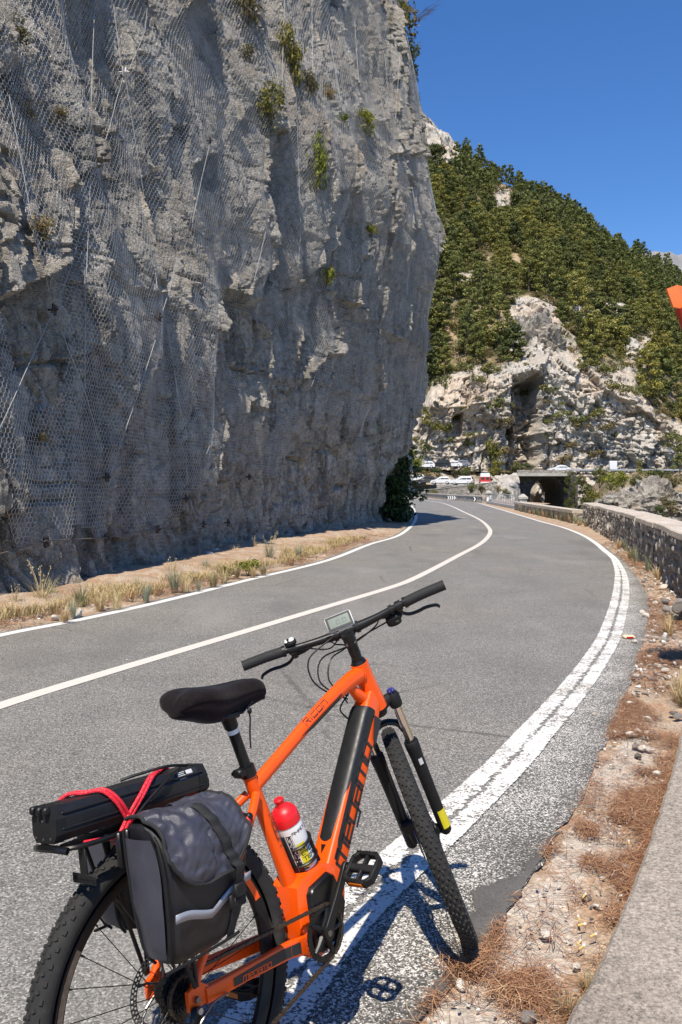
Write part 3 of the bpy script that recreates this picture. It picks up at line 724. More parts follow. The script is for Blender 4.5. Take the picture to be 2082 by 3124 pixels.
M_HILL = m_hill()
# the skyline as the valley shows it: bearing (x/y) against height angle (z/y)
RB = [-.30, -.05, .094, .125, .155, .20, .242, .285, .328, .375, .417, .48, .60]
RE = [.50, .47, .455, .428, .390, .366, .352, .330, .300, .272, .245, .21, .16]
RD = [420, 420, 420, 420, 420, 430, 440, 450, 460, 480, 500, 520, 560]      # how far the ridge is
def tb(u): return (u-1041)/FPX
def te(v): return (1489-v)/FPX
NB_, NR_ = 420, 420
bear = np.linspace(-.02, .56, NB_); tt = np.linspace(0, 1, NR_)
BB, TT = np.meshgrid(bear, tt)
foot_y = 168+6*np.interp(bear, [.05, .2, .35, .5], [-.4, 0, 1.5, 4.5]); ridge_y = np.interp(bear, RB, RD); ridge_z = 1.5+ridge_y*np.interp(bear, RB, RE)*.985
ctop = np.interp(bear, [-.02, .094, .11, .16, .2, .24, .30, .36, .42, .56], [13, 14, 20, 24, 25, 27, 25, 20, 14, 10])       # height of the rock wall
FZ = -9.0
def hill(BB, TT):
    fy = np.interp(BB, bear, foot_y); ry = np.interp(BB, bear, ridge_y); rz = np.interp(BB, bear, ridge_z); ct = np.interp(BB, bear, ctop)
    T1, T2 = .36, .93
    a = np.clip(TT/T1, 0, 1); b = np.clip((TT-T1)/(T2-T1), 0, 1); c = np.clip((TT-T2)/(1-T2), 0, 1)
    y = fy+a*7+(ry-fy-7)*b**1.08+c*120
    z = FZ+(ct-FZ)*a+(rz-ct)*(b**1.0)-c*70
    x = BB*y
    wall = (1-smooth(T1*.96, T1*1.1, TT))*smooth(.0, .01, TT)
    # crag that juts out over a cleft, and the cleft below it
    el = (z-1.5)/y
    cr = np.exp(-((BB-tb(1618))/.019)**2)*smooth(.118, .150, el)*(1-smooth(.19, .235, el))
    bj = BB+.0035*fbm(z*.22, z*0+2.2, seed=131, octv=3); cv = smooth(tb(1540), tb(1556), bj)*(1-smooth(tb(1622), tb(1650), bj+.003*vn(z*.5, z*0, seed=132)))*(1-smooth(.125, .145, el))
    sl = np.clip(b*3, 0, 1)*(1-c)
    dy = -3.0*cr + 7.5*cv
    # rock relief
    d = 2.2*fbm(x*.035, z*.05, seed=101, octv=3)
    wz = z+1.5*fbm(x*.06, z*.06, seed=102); k = wz/3.1; kk = np.floor(k); f = k-kk
    bed = (1-f)*(.4+hsh(kk, kk*0, kk*0, 103))*np.clip(.5+vn(x*.12, kk*2.1, seed=104), 0, 1.2)
    k2 = wz/1.1; kk2 = np.floor(k2); bed2 = (1-(k2-kk2))*(.3+hsh(kk2, kk2*0, kk2*0, 105))*np.clip(.4+vn(x*.3, kk2*2.1, seed=106), 0, 1.2)
    a1, e1 = facet(x*.22, wz*.16, 107, 1.6); a2, e2 = facet(x*.6, wz*.55, 108, 1.6); a3, e3 = facet(x*1.5, wz*1.3, 109, 1.6)
    rl = np.clip(wall+cr*1.3, 0, 1)
    y2 = y + dy + rl*(-.7*bed-.7*bed2+3.0*a1+1.4*a2+.8*a3)*(1+.8*cv) + d
    # slope relief
    rug = 5*fbm(x*.012, y*.012, seed=111, octv=4)+2.2*fbm(x*.05, y*.05, seed=112, octv=3)
    z2 = z + sl*rug*smooth(0, .15, b) + sl*1.2*fbm(x*.2, y*.2, seed=113)
    # other bare ledges, kept where the valley shows them
    rock = np.clip(wall*1.2, 0, 1)
    for (u, v, ru, rv, w) in ((1620, 1000, 75, 80, 1.2), (1530, 645, 42, 50, 1.1), (1820, 960, 110, 45, 1.1), (1945, 1060, 70, 60, .8), (1445, 850, 60, 28, 1.0), (1350, 440, 95, 75, 1.6), (1330, 640, 60, 40, .5), (1700, 1130, 90, 120, .9), (1850, 1180, 160, 90, .75), (1440, 1180, 90, 70, .9)):
        g = np.exp(-((BB-tb(u))/(ru/FPX))**2-((el-te(v))/(rv/FPX))**2); rock = np.maximum(rock, np.clip(w*g*1.3, 0, 1))
        y2 = y2 + (-2.0*bed-.8*bed2+2.4*a1+1.0*a2)*np.clip(g*w, 0, 1)*(1-wall)
    return x, y2, z2, np.clip(rock+cr, 0, 1)
HX, HY, HZ, HR = hill(BB, TT)
hillo = link(bpy.data.objects.new('hillside', grid_mesh('hillside', HX, HY, HZ, M_HILL, attrs={'rock': HR})))
hillo.data.set_sharp_from_angle(angle=math.radians(40)); tag(hillo, 'steep wooded mountainside with pale rock walls across the bend', 'hillside', kind='structure')
M_PEAK = plain('far_rock', (.20, .20, .205), .95, var=.25, nscale=.03)
# far bare peak behind the ridge at the right
def far_peak():
    u = np.linspace(-1, 1, 60); v = np.linspace(0, 1, 50); U, V = np.meshgrid(u, v)
    top = 330+70*(1-np.abs(U-.25)**1.6)+8*fbm(U*5, U*0, seed=121); X_ = 500+U*330; Y_ = 1120+V*330+30*fbm(U*4, V*4, seed=122); Z_ = -10+(top+10)*np.minimum(V*1.25, 1)**.8+10*fbm(U*9, V*9, seed=123)-np.maximum(V-.8, 0)*300
    o = link(bpy.data.objects.new('mountain', grid_mesh('mountain', X_, Y_, Z_, M_PEAK))); tag(o, kind='structure'); return o
far_peak()

# ------------------------------------------------------------------ foliage makers
def m_leaf(name, c0, c1, c2, rough=.6, trans=.3):
    t = NT(name); r = t.rand(); g = t.N('ShaderNodeNewGeometry').outputs['Random Per Island']; n = t.noise(.9, 3, .5)
    c = t.ramp(g, [(.1, c0), (.5, c1), (.95, c2)])
    c = t.mix(.8, c, t.ramp(r, [(0, (.55, .62, .58)), (.35, (.95, .97, .9)), (.7, (1.2, 1.12, .95)), (1, (1.6, 1.35, 1.0))]), 'MULTIPLY')
    t.col(c); t.set(Roughness=rough); t.b.inputs['Specular IOR Level'].default_value = .25
    tr = t.N('ShaderNodeBsdfTranslucent'); t.L(c, tr.inputs['Color']); mx = t.N('ShaderNodeMixShader'); mx.inputs[0].default_value = trans
    t.L(t.b.outputs[0], mx.inputs[1]); t.L(tr.outputs[0], mx.inputs[2]); t.L(mx.outputs[0], t.out.inputs['Surface']); return t.m
M_PINE = m_leaf('pine_needles', (.08, .098, .032), (.19, .205, .06), (.34, .33, .105))
M_PINE_D = m_leaf('dark_needles', (.05, .068, .027), (.115, .138, .046), (.21, .215, .075))
M_BUSH = m_leaf('bush_leaves', (.06, .075, .02), (.13, .14, .035), (.22, .20, .06))
M_DRYB = m_leaf('dry_bush_leaves', (.10, .085, .04), (.17, .14, .06), (.27, .22, .11))
M_OLEA = m_leaf('oleander_leaves', (.018, .032, .012), (.05, .082, .028), (.11, .15, .05))
M_BRIGHT = m_leaf('bright_leaves', (.10, .13, .015), (.20, .23, .03), (.30, .30, .05))
M_BARK = plain('bark', (.11, .085, .065), .9, var=.35, nscale=6)
def tufts(rng, centres, radii, n_each, size, flat=.8, up=.35):
    """leaf faces through the volume of clumps: returns vertices and triangles (pairs make a ragged leaf spray)"""
    V = []; F = []
    c = np.repeat(np.asarray(centres, float), n_each, 0); r = np.repeat(np.asarray(radii, float), n_each)
    n = len(c); d = rng.normal(size=(n, 3)); d /= np.linalg.norm(d, axis=1)[:, None]
    rad = rng.uniform(.45, 1.05, n)[:, None]; p = c+d*rad*r[:, None]*np.array([1, 1, flat])
    nrm = d+np.array([0, 0, up])+rng.normal(scale=.45, size=(n, 3)); nrm /= np.linalg.norm(nrm, axis=1)[:, None]
    a = rng.normal(size=(n, 3)); u = np.cross(nrm, a); u /= np.linalg.norm(u, axis=1)[:, None]; v = np.cross(nrm, u)
    s = size*rng.uniform(.6, 1.4, n)[:, None]
    q = [p+u*s, p+v*s*.45, p-u*s*.9, p-v*s*.5+nrm*s*.25]
    co = np.stack(q, 1).reshape(-1, 3); b = np.arange(n)*4
    return co, np.stack([b, b+1, b+2, b+3], 1)
def pine_meshes(seed, h=9.0, wide=2.6, mat=None, dens=1.0):
    rng = np.random.default_rng(seed); cs = []; rs = []
    lean = rng.normal(scale=.35, size=2); n = int(26*dens)
    for k in range(n):
        t = .15+.85*(k+rng.uniform(-.3, .3))/n; ang = k*2.4+rng.uniform(-.5, .5)
        pr = wide*max(1.06-t, .02)**.42*(.35+.62*rng.random())*min(1, .6+t*1.3); rr = (.60+.55*rng.random())*(1.10-.35*t)*wide/2.8
        cs.append((math.cos(ang)*pr+lean[0]*t, math.sin(ang)*pr+lean[1]*t, h*t+rng.uniform(-.4, .4))); rs.append(rr)
    co, f = tufts(rng, cs, rs, 115, .20*wide/2.8, .60, .75)
    crown = raw_mesh('pine_crown', co, f, mat or M_PINE)
    m = MB(); p = [(lean[0]*t, lean[1]*t, h*t) for t in (-.05, .2, .45, .7, .93)]; m.tube(p, [.22, .17, .13, .08, .03], 6)
    for k in range(7):
        i = rng.integers(n//6, n); c = cs[i]; z0 = c[2]-.6-.3*rng.random(); m.tube([(lean[0]*z0/h, lean[1]*z0/h, z0), (c[0]*.6, c[1]*.6, c[2]-.25), c], [.06, .045, .02], 4)
    return crown, m.mesh('pine_trunk', M_BARK)
PV_ = [pine_meshes(s, h, w, mt) for s, h, w, mt in ((1, 7.2, 3.0, None), (2, 8.4, 2.9, None), (3, 6.2, 3.3, None), (4, 8.0, 2.5, None), (5, 6.8, 3.4, M_PINE_D), (6, 9.0, 2.7, None), (7, 5.8, 3.0, M_PINE_D))]
# where trees stand
rng = np.random.default_rng(12)
def on_hill(bq, tq):
    x, y, z, r = hill(np.array([bq]), np.array([tq])); return x[0], y[0], z[0], r[0]
cand = []
N_TRY = 5200
bq = rng.uniform(.055, .50, N_TRY); tq = .335+(.955-.335)*rng.random(N_TRY)**.92
xx, yy, zz, rr_ = hill(bq, tq)
el = (zz-1.5)/yy; uu = bq*FPX+1041; vv = 1489-el*FPX
keep = (rr_ < .42+.15*rng.random(N_TRY))
# thinner on the scree to the right of the cleft
thin = ((uu > 1640) & (vv > 1080) & (rng.random(N_TRY) < .62)) | ((uu > 1880) & (vv > 1000) & (rng.random(N_TRY) < .35))
keep &= ~thin
idx = np.where(keep)[0]
# poisson-like thinning
sel = []; cellsz = 8.1; gridd = {}
for i in idx[np.argsort(yy[idx])]:
    kx, ky, kz = int(xx[i]//cellsz), int(yy[i]//cellsz), int(zz[i]//cellsz); ok = True
    for a in (-1, 0, 1):
        for b in (-1, 0, 1):
            for c in (-1, 0, 1):
                for j in gridd.get((kx+a, ky+b, kz+c), ()):
                    if (xx[i]-xx[j])**2+(yy[i]-yy[j])**2+(zz[i]-zz[j])**2 < (4.6+3.4*(hsh(np.array([i]), np.array([0]), np.array([0]), 5)[0]))**2: ok = False
    if ok: gridd.setdefault((kx, ky, kz), []).append(i); sel.append(i)
print('trees', len(sel))
inview = [i for i in sel if 1255 < uu[i] < 2120]
near = sorted(inview, key=lambda i: yy[i])[:300]; nset = set(near); rest = [i for i in sel if i not in nset]
ORD = ['first', 'second', 'third', 'fourth', 'fifth', 'sixth', 'seventh', 'eighth', 'ninth', 'tenth', 'eleventh', 'twelfth']
def where_word(u, v):
    h = ['touching the skyline', 'high on the slope', 'on the upper middle slope', 'on the middle slope', 'on the lower slope', 'just above the rock wall', 'down on the rock wall'][int(np.searchsorted([560, 660, 760, 860, 960, 1080], v))]
    s = ['beside the near cliff', 'left of the crag', 'above the crag and cleft', 'right of the crag', 'toward the right edge', 'at the right edge'][int(np.searchsorted([1370, 1500, 1660, 1800, 1960], u))]
    return h+' '+s
TREES = []
for k, i in enumerate(near):
    mi = int(rng.integers(0, len(PV_))); cr, tr = PV_[mi]; sc = float(rng.uniform(.65, 1.65))
    root = empty('pine_tree', (xx[i], yy[i], zz[i]-.5), float(rng.uniform(0, 6.28))); root.scale = (sc, sc, sc*float(rng.uniform(.85, 1.1)))
    inst('crown', cr, root); inst('trunk', tr, root)
    tone = 'dark green' if mi in (4, 6) else 'olive green'; size = 'small' if sc < .98 else ('tall' if sc > 1.32 else 'medium')
    TREES.append((root, '%s %s pine %s' % (size, tone, where_word(uu[i], vv[i])), uu[i]))
_by = {}
for r_, lb, u_ in TREES: _by.setdefault(lb, []).append((u_, r_))
for lb, L_ in _by.items():
    L_.sort(key=lambda q: q[0])
    for k, (u_, r_) in enumerate(L_): tag(r_, lb if len(L_) == 1 else '%s %s' % (ORD[min(k, 11)], lb), 'tree', 'pines on the hillside')
def merged(name, items, mats_fallback):
    """far trees joined into one mass"""
    COs = []; Fs = []; base = 0
    for (me, M4) in items:
        n = len(me.vertices); a = np.empty(n*3, np.float32); me.vertices.foreach_get('co', a); a = a.reshape(-1, 3)
        f = np.empty(len(me.polygons)*4, np.int32); me.loops.foreach_get('vertex_index', f); f = f.reshape(-1, 4)
        Mn = np.array(M4); a = a @ Mn[:3, :3].T+Mn[:3, 3]; COs.append(a); Fs.append(f+base); base += n
    return raw_mesh(name, np.concatenate(COs), np.concatenate(Fs), mats_fallback)
LV = []
for s in range(4):
    r2 = np.random.default_rng(50+s); cs = []; rs = []
    for k in range(13):
        t = .3+.7*k/13; ang = k*2.4; pr = 2.4*(1.1-t)**.6*(.6+.4*r2.random()); cs.append((math.cos(ang)*pr, math.sin(ang)*pr, 9*t)); rs.append((.85+.5*r2.random())*(1.15-.5*t))
    co, f = tufts(r2, cs, rs, 20, .52, .65, .5); LV.append(raw_mesh('far_crown', co, f, M_PINE))
items = []
for i in rest:
    sc = float(rng.uniform(.95, 1.45)); items.append((LV[int(rng.integers(0, 4))], Matrix.Translation((xx[i], yy[i], zz[i]-.5)) @ Matrix.Rotation(float(rng.uniform(0, 6.28)), 4, 'Z') @ Matrix.Scale(sc, 4)))
if items:
    o = link(bpy.data.objects.new('far_pine_wood', merged('far_pine_wood', items, M_PINE))); tag(o, 'distant pine wood covering the upper mountainside', 'woodland', kind='stuff')
print('near trees', len(near), 'rest', len(rest))
# scrub on ledges and between the trees
def scrub_mesh(seed, mat, flat=.7):
    r2 = np.random.default_rng(seed); cs = [(r2.normal(scale=.5), r2.normal(scale=.5), .35+.5*r2.random()) for _ in range(9)]; rs = [.35+.35*r2.random() for _ in range(9)]
    co, f = tufts(r2, cs, rs, 38, .13, flat, .5); return raw_mesh('leaves', co, f, mat)
SCR = [scrub_mesh(201, M_BUSH), scrub_mesh(202, M_BUSH), scrub_mesh(203, M_DRYB), scrub_mesh(204, M_PINE_D), scrub_mesh(205, M_DRYB)]
ns = 2600; bq2 = rng.uniform(.05, .5, ns); tq2 = .12+.83*rng.random(ns); sx, sy, sz, sr = hill(bq2, tq2)
kk_ = np.where((tq2 > .33) & (sr < .85) | (rng.random(ns) < .10))[0]
its = []
for i in kk_:
    sc = float(rng.uniform(.7, 2.2)); its.append((SCR[int(rng.integers(0, 5))], Matrix.Translation((sx[i], sy[i]-.2, sz[i]-.2)) @ Matrix.Rotation(float(rng.uniform(0, 6.28)), 4, 'Z') @ Matrix.Scale(sc, 4)))
for nm, sub, mt in (('hillside_scrub', its[0::3], M_BUSH), ('hillside_dry_scrub', its[1::3], M_DRYB), ('hillside_dark_scrub', its[2::3], M_PINE_D)):
    o = link(bpy.data.objects.new(nm, merged(nm, sub, mt))); tag(o, kind='stuff')
tag(bpy.data.objects['hillside_scrub'], 'olive green scrub between the pines on the mountainside', 'scrub'); tag(bpy.data.objects['hillside_dry_scrub'], 'yellowish dry scrub on the ledges of the mountainside', 'scrub'); tag(bpy.data.objects['hillside_dark_scrub'], 'dark low scrub under the pines on the mountainside', 'scrub')
# ================================================================== beyond the bend: walls, bridge, terrace, cars
def m_stonewall(name, sc=3.0, base=(.40, .36, .30)):
    t = NT(name); mp = t.mapping((sc, sc, sc*1.2)); v = t.voro(1.0, mp, 'DISTANCE_TO_EDGE'); vc = t.voro(1.0, mp, 'F1', 'Color'); sp = t.N('ShaderNodeSeparateColor'); t.L(vc, sp.inputs[0]); n = t.noise(7, 5, .7)
    c = t.ramp(sp.outputs[0], [(0, tuple(k*.55 for k in base)), (.5, base), (1, tuple(k*1.3 for k in base))])
    c = t.mix(.8, c, t.ramp(n, [(.3, .6), (.7, 1.3)]), 'MULTIPLY'); c = t.mix(t.ramp(v, [(.02, .85), (.09, 0.0)]), c, (.09, .08, .07))
    t.col(c); t.set(Roughness=.95); t.bump(t.math('ADD', t.math('MULTIPLY', t.math('MINIMUM', v, .2), 3), n), .9, .06); return t.m
M_STWALL = m_stonewall('rubble_masonry')
M_COPE = m_slab('coping_concrete', (.40, .345, .285), (.56, .495, .42))
M_CONC = plain('old_concrete', (.36, .34, .31), .9, var=.3, nscale=3, bumpd=.01)
M_CREAM = plain('pale_deck_edge', (.42, .40, .35), .85, var=.25, nscale=1.2)
M_SHADEST = m_stonewall('shade_toned_masonry', 1.6, (.11, .105, .10))  # darker masonry copy: shade under the bridge deck is painted into its colour
M_WHITEP = plain('white_paint', (.78, .78, .76), .5, var=.06)
M_BLACKP = plain('black_paint', (.02, .02, .022), .5)
M_RAIL = plain('galvanised_rail', (.42, .43, .44), .5, .3, var=.2, nscale=4)
def wall_run(name, P, h, th, label, cope=.10, over=.05, htop=None, mat=None):
    """a low wall along plan points: masonry body and a coping made of slabs"""
    root = empty(name, P[0]); P = [Vector(p)-root.location for p in P]; Q = resample(P, .6 if len(P) < 40 else .5); body = MB(); S = []
    def nrm(i): t = (Q[min(i+1, len(Q)-1)]-Q[max(i-1, 0)]); t.z = 0; t.normalize(); return Vector((t.y, -t.x, 0))
    hh = (lambda p: h) if not callable(h) else h
    for i, p in enumerate(Q): n = nrm(i); z = hh(p+root.location); S.append([p+n*0+Vector((0, 0, -1.2)), p+Vector((0, 0, z)), p+n*th+Vector((0, 0, z)), p+n*th+Vector((0, 0, -1.2))])
    body.loft(S); body.build('masonry', mat or M_STWALL, root, angle=30)
    k = 0; step = 7
    while k < len(Q)-1:
        e = min(k+step, len(Q)-1); m = MB(); S = []
        for i in range(k, e+1):
            n = nrm(i); z = hh(Q[i]+root.location); p = Q[i].copy()
            if i == k and k > 0: p += (Q[i+1]-Q[i])*.02
            S.append([p-n*over+Vector((0, 0, z+.002)), p-n*over+Vector((0, 0, z+cope)), p+n*(th+over)+Vector((0, 0, z+cope)), p+n*(th+over)+Vector((0, 0, z+.002))])
        m.loft(S); m.build('coping_slab', M_COPE, root, angle=30); k = e
    tag(root, label, 'wall'); return root
w1 = [gnd(1258, 1512), gnd(1300, 1516.5), gnd(1371, 1525), gnd(1430, 1530), gnd(1484, 1534.5)]
far_wall = wall_run('roadside_wall', crom(w1, 8), .62, .4, 'low stone wall with pale coping and chevrons on the far bend')
# chevron boards on the far wall
for (u, v, n, wd) in ((1381, 1519.5, 4, 1.05), (1459, 1524.5, 3, .8)):
    c = gnd(u, v+8); root = empty('chevron_board', (c.x-.25, c.y-.55, 0)); cc = Vector((0, 0, .36)); m = MB(); R = Rz(-.35)
    m.bbox(cc, (wd, .03, .46), .006, R); m.build('board', M_BLACKP, root)
    for k in range(n):
        q = MB(); x0 = -wd/2+wd*(k+.25)/n; s = wd/n*.52; pts = [(x0, -.22), (x0+s, -.22), (x0+s+.12, 0), (x0+s, .22), (x0, .22), (x0+.12, 0)]
        q.prism(pts, lambda a, b: cc+R @ Vector((a, -.018, b)), lambda a, b: cc+R @ Vector((a, -.022, b))); q.build('chevron', M_WHITEP, root, smooth_=False)
    tag(root, ('wide' if n == 4 else 'narrow')+' black and white chevron board on the far wall', 'sign')
# low stone post with a stripe, railing, second post
def post(name, c, h, label, stripe=True):
    root = empty(name, (c.x, c.y, 0)); m = MB(); m.bbox((0, 0, h*.45-.1), (.5, .5, h*.9+.2), .02); m.build('shaft', M_CONC, root)
    m = MB(); m.box((0, 0, h*.9+.07), (.62, .62, .13)); m.box((0, 0, h*.9+.25), (.6, .6, .22), taper=.25); m.build('cap', M_CREAM, root)
    if stripe:
        m = MB(); m.prism([(-.22, .15), (.22, .45), (.22, .85), (-.22, .55)], lambda a, b: Vector((a, -.262, b)), lambda a, b: Vector((a, -.266, b))); m.build('stripe', M_WHITEP, root, smooth_=False)
        m = MB(); m.prism([(-.22, -.0), (.22, .15), (.22, .43), (-.22, .13)], lambda a, b: Vector((a, -.262, b)), lambda a, b: Vector((a, -.266, b))); m.build('stripe', M_BLACKP, root, smooth_=False)
    tag(root, label, 'post')
pA, pB = gnd(1491, 1536), gnd(1595, 1556)
post('gate_post', pA, 1.05, 'stone post with black and white stripe at the left end of the grey railing')
post('gate_post', pB, .85, 'pale stone post with pointed cap at the right end of the grey railing', False)
root = empty('railing', (pA.x, pA.y, 0)); d = (pB-pA); L = d.length; d.normalize(); R = frame(d)
MB().bbox(d*L/2+Vector((0, 0, .12)), (L-.6, .35, .24), .02, R).build('kerb_base', M_CONC, root)
MB().bbox(d*L/2+Vector((0, 0, 1.02)), (L-.6, .07, .05), .01, R).build('top_rail', M_RAIL, root)
MB().bbox(d*L/2+Vector((0, 0, .36)), (L-.6, .05, .04), .01, R).build('bottom_rail', M_RAIL, root)
nb = 20; bar = None
for k in range(nb):
    p = d*(.4+(L-.8)*k/(nb-1))
    if bar is None: bar = MB().bbox((0, 0, 0), (.30*1.0, .03, .80), .005, R).mesh('baluster', M_RAIL)
    inst('baluster', bar, root, p+Vector((0, 0, .64)), (0, 0, 0), (.28, 1, 1))
tag(root, 'grey metal railing with upright bars between two stone posts', 'railing')
w2 = [gnd(1590, 1556), gnd(1650, 1569), gnd(1700, 1580), gnd(1782, 1597)]
wall_run('roadside_wall', crom(w2, 8), lambda p: .44, .45, 'middle low stone wall right of the railing with thick weathered coping', .14, .06)

# ---- terrain of the terrace, the upper road and the bank
def surf(name, rows, mat, n=12):
    X = np.array([[p[0] for p in r] for r in rows], float); Y = np.array([[p[1] for p in r] for r in rows], float); Z = np.array([[p[2] for p in r] for r in rows], float)
    o = link(bpy.data.objects.new(name, grid_mesh(name, X, Y, Z, mat))); return tag(o, kind='structure')
def fine(rows, a, b):           # bilinear refinement
    R0 = np.array(rows, float); n, m, _ = R0.shape; i = np.linspace(0, n-1, a); j = np.linspace(0, m-1, b)
    o = np.zeros((a, b, 3))
    for c in range(3):
        t = np.array([np.interp(j, np.arange(m), R0[k, :, c]) for k in range(n)]); o[:, :, c] = np.array([np.interp(i, np.arange(n), t[:, q]) for q in range(b)]).T
    return o
t_cope = [(1255, 1498, 163), (1275, 1494.5, 158), (1337, 1490, 151), (1386, 1484, 147), (1453, 1476, 144), (1518, 1468, 143)]
tp = [atd(u, v, y) for u, v, y in t_cope]
# terrace surface behind its parapet
rows = [[(p.x, p.y+.2, p.z-.55) for p in tp], [(p.x, p.y+5, max(p.z-.4, 1.5)) for p in tp], [(p.x+.5, 156+.2*i, 2.25) for i, p in enumerate(tp)], [(p.x+1, 166, 2.3) for p in tp]]
tag(link(bpy.data.objects.new('terrace_road', grid_mesh('terrace_road', *[np.moveaxis(fine(rows, 12, 20), 2, 0)[k] for k in range(3)], M_ASPH))), kind='structure')
def rubble_wall_face(name, P, drop, mat, label, th=.35):
    root = empty(name, P[0]); Q = resample([Vector(p)-root.location for p in P], .8); S = []; C = []
    for i, p in enumerate(Q):
        t = (Q[min(i+1, len(Q)-1)]-Q[max(i-1, 0)]); t.z = 0; t.normalize(); n = Vector((t.y, -t.x, 0))
        S.append([p+Vector((0, 0, -drop)), p+Vector((0, 0, -.12)), p-n*th+Vector((0, 0, -.12)), p-n*th+Vector((0, 0, -drop))])
        C.append([p+n*.06+Vector((0, 0, -.118)), p+n*.06, p-n*(th+.06), p-n*(th+.06)+Vector((0, 0, -.118))])
    MB().loft(S).build('masonry', mat, root, angle=30); MB().loft(C).build('coping', M_COPE, root, angle=30); tag(root, label, 'wall'); return root
rubble_wall_face('terrace_wall', crom(tp, 6), 3.2, M_STWALL, 'curved grey stone terrace wall below the parked cars')
# bank between terrace and upper road
def bank(name, rows, seed, amp=.5, rock=.3):
    f = fine(rows, 60, 90); X_, Y_, Z_ = f[..., 0], f[..., 1], f[..., 2]; Z_ = Z_+amp*fbm(X_*.5, Y_*.5, seed=seed)+amp*.4*fbm(X_*1.7, Y_*1.7, seed=seed+1)
    Y_ = Y_-amp*1.2*facet(X_*.5, Z_*.6, seed+2)[0]
    o = link(bpy.data.objects.new(name, grid_mesh(name, X_, Y_, Z_, M_HILL, attrs={'rock': np.clip(rock+.5*fbm(X_*.25, Z_*.4, seed=seed+3), 0, 1)}))); return tag(o, kind='structure')
bank('bank', [[(8, 158, 1.8), (22, 158, 1.8), (31, 156, 1.6)], [(8, 160.5, 3.8), (22, 160.5, 3.8), (31, 157, 3.4)], [(8, 162, 4.9), (22, 162, 4.7), (31, 159, 4.3)], [(8, 176, 5.4), (22, 176, 5.0), (31, 176, 4.6)]], 301, .35, .35)
surf('upper_road', [[(6, 162.2, 5.45), (16, 162.2, 5.35), (30, 158, 4.55), (44, 152.5, 4.30), (60, 152, 4.3), (90, 158, 4.3)], [(6, 172, 5.5), (16, 172, 5.4), (30, 170, 4.6), (44, 168, 4.3), (60, 168, 4.3), (90, 172, 4.3)]], M_ASPH)
# left rock shoulder of the bridge
bank('rock_bank', [[(27, 141.5, -8), (30, 142, -8), (32.4, 146, -8)], [(27, 143, -1), (30.5, 143.5, -1), (32.4, 147, -1)], [(27.5, 145, 2.2), (30.5, 145.5, 2.6), (32.3, 148, 2.8)], [(27, 150, 4.2), (30, 150, 4.3), (32.2, 151, 4.3)]], 311, .5, .75)
# bridge
br = empty('arch_bridge', (37, 151, 0)); tag(br, 'stone road bridge with a shaded arch and a pale deck edge', 'bridge')
bx0_, bx1_ = atd(1577, 1450, 151).x-37, atd(1740, 1450, 151).x-37
m = MB(); m.bbox(((bx0_+bx1_)/2, 1.2, 3.98), (bx1_-bx0_, 3.4, .5), .03); m.build('deck', M_CREAM, br)
m = MB(); m.bbox(((bx0_+bx1_)/2, -.2, 4.55), (bx1_-bx0_, .4, .64), .03); m.build('parapet', M_STWALL, br)
# spandrel wall with an arched opening
cxA = (atd(1616, 1480, 154).x+atd(1721, 1480, 154).x)/2-37; rA = (atd(1721, 1480, 154).x-atd(1616, 1480, 154).x)/2; zc = .15
m = MB(); x0, x1 = bx0_-.2, bx1_+.2; nA = 20; arch = [(cxA-rA*math.cos(PI*k/nA), zc+rA*1.02*math.sin(PI*k/nA)) for k in range(nA+1)]
outl = [(x0, -9), (cxA-rA, -9)]+arch+[(cxA+rA, -9), (x1, -9), (x1, 3.72), (x0, 3.72)]
def ribbon(mb, A, B, y):        # quads between two outlines
    vs = [Vector((a[0], y, a[1])) for a in A]+[Vector((b[0], y, b[1])) for b in B]; n = len(A); mb.add(vs, [(i, i+1, n+i+1, n+i) for i in range(n-1)])
top = [(x0+(x1-x0)*k/nA, 3.72) for k in range(nA+1)]
for yy_ in (2.6, 3.4): ribbon(m, arch, top, yy_); ribbon(m, [(x0, -9), (x0, zc), (x0, 3.72)], [(cxA-rA, -9), (cxA-rA, zc), (x0+.001, 3.72)], yy_); ribbon(m, [(x1, -9), (x1, zc), (x1, 3.72)], [(cxA+rA, -9), (cxA+rA, zc), (x1-.001, 3.72)], yy_)
full = [(cxA-rA, -9)]+arch+[(cxA+rA, -9)]
vs = [Vector((a, 2.6, b)) for a, b in full]+[Vector((a, 17.5, b)) for a, b in full]; n = len(full); m.add(vs, [(i, i+1, n+i+1, n+i) for i in range(n-1)])
m.build('spandrel_wall', M_SHADEST, br, angle=30)
m = MB(); S = []
for k in range(nA+1):
    a = PI*k/nA; S.append([Vector((cxA-r*math.cos(a), y, zc+r*1.02*math.sin(a))) for r, y in ((rA-.02, 2.5), (rA+.45, 2.5), (rA+.45, 2.7), (rA-.02, 2.7))])
m.loft(S); m.build('arch_ring', M_SHADEST, br, angle=30)
m = MB(); m.bbox((x0-.3, 1.6, -3.0), (1.0, 4.0, 13.4), .05); m.build('abutment', M_SHADEST, br); m = MB(); m.bbox((x1+.4, 1.2, -3.0), (1.2, 4.4, 13.4), .05); m.build('abutment', M_SHADEST, br)
# bank right of the bridge, up to the upper road
bank('grassy_bank', [[(12.8, 42, -5), (24, 44, -4), (44, 44, -3), (75, 46, -3)], [(17, 60, -3.2), (28, 58, -.9), (46, 60, -.3), (80, 60, .2)], [(24, 85, -3.5), (34, 88, .9), (55, 90, 1.6), (95, 90, 2.4)], [(37, 128, -4.5), (44, 120, 2.2), (60, 120, 2.9), (100, 120, 3.5)], [(42.3, 149, -4), (47, 148, 4.0), (65, 150, 4.15), (100, 152, 4.2)]], 321, .7, .28)
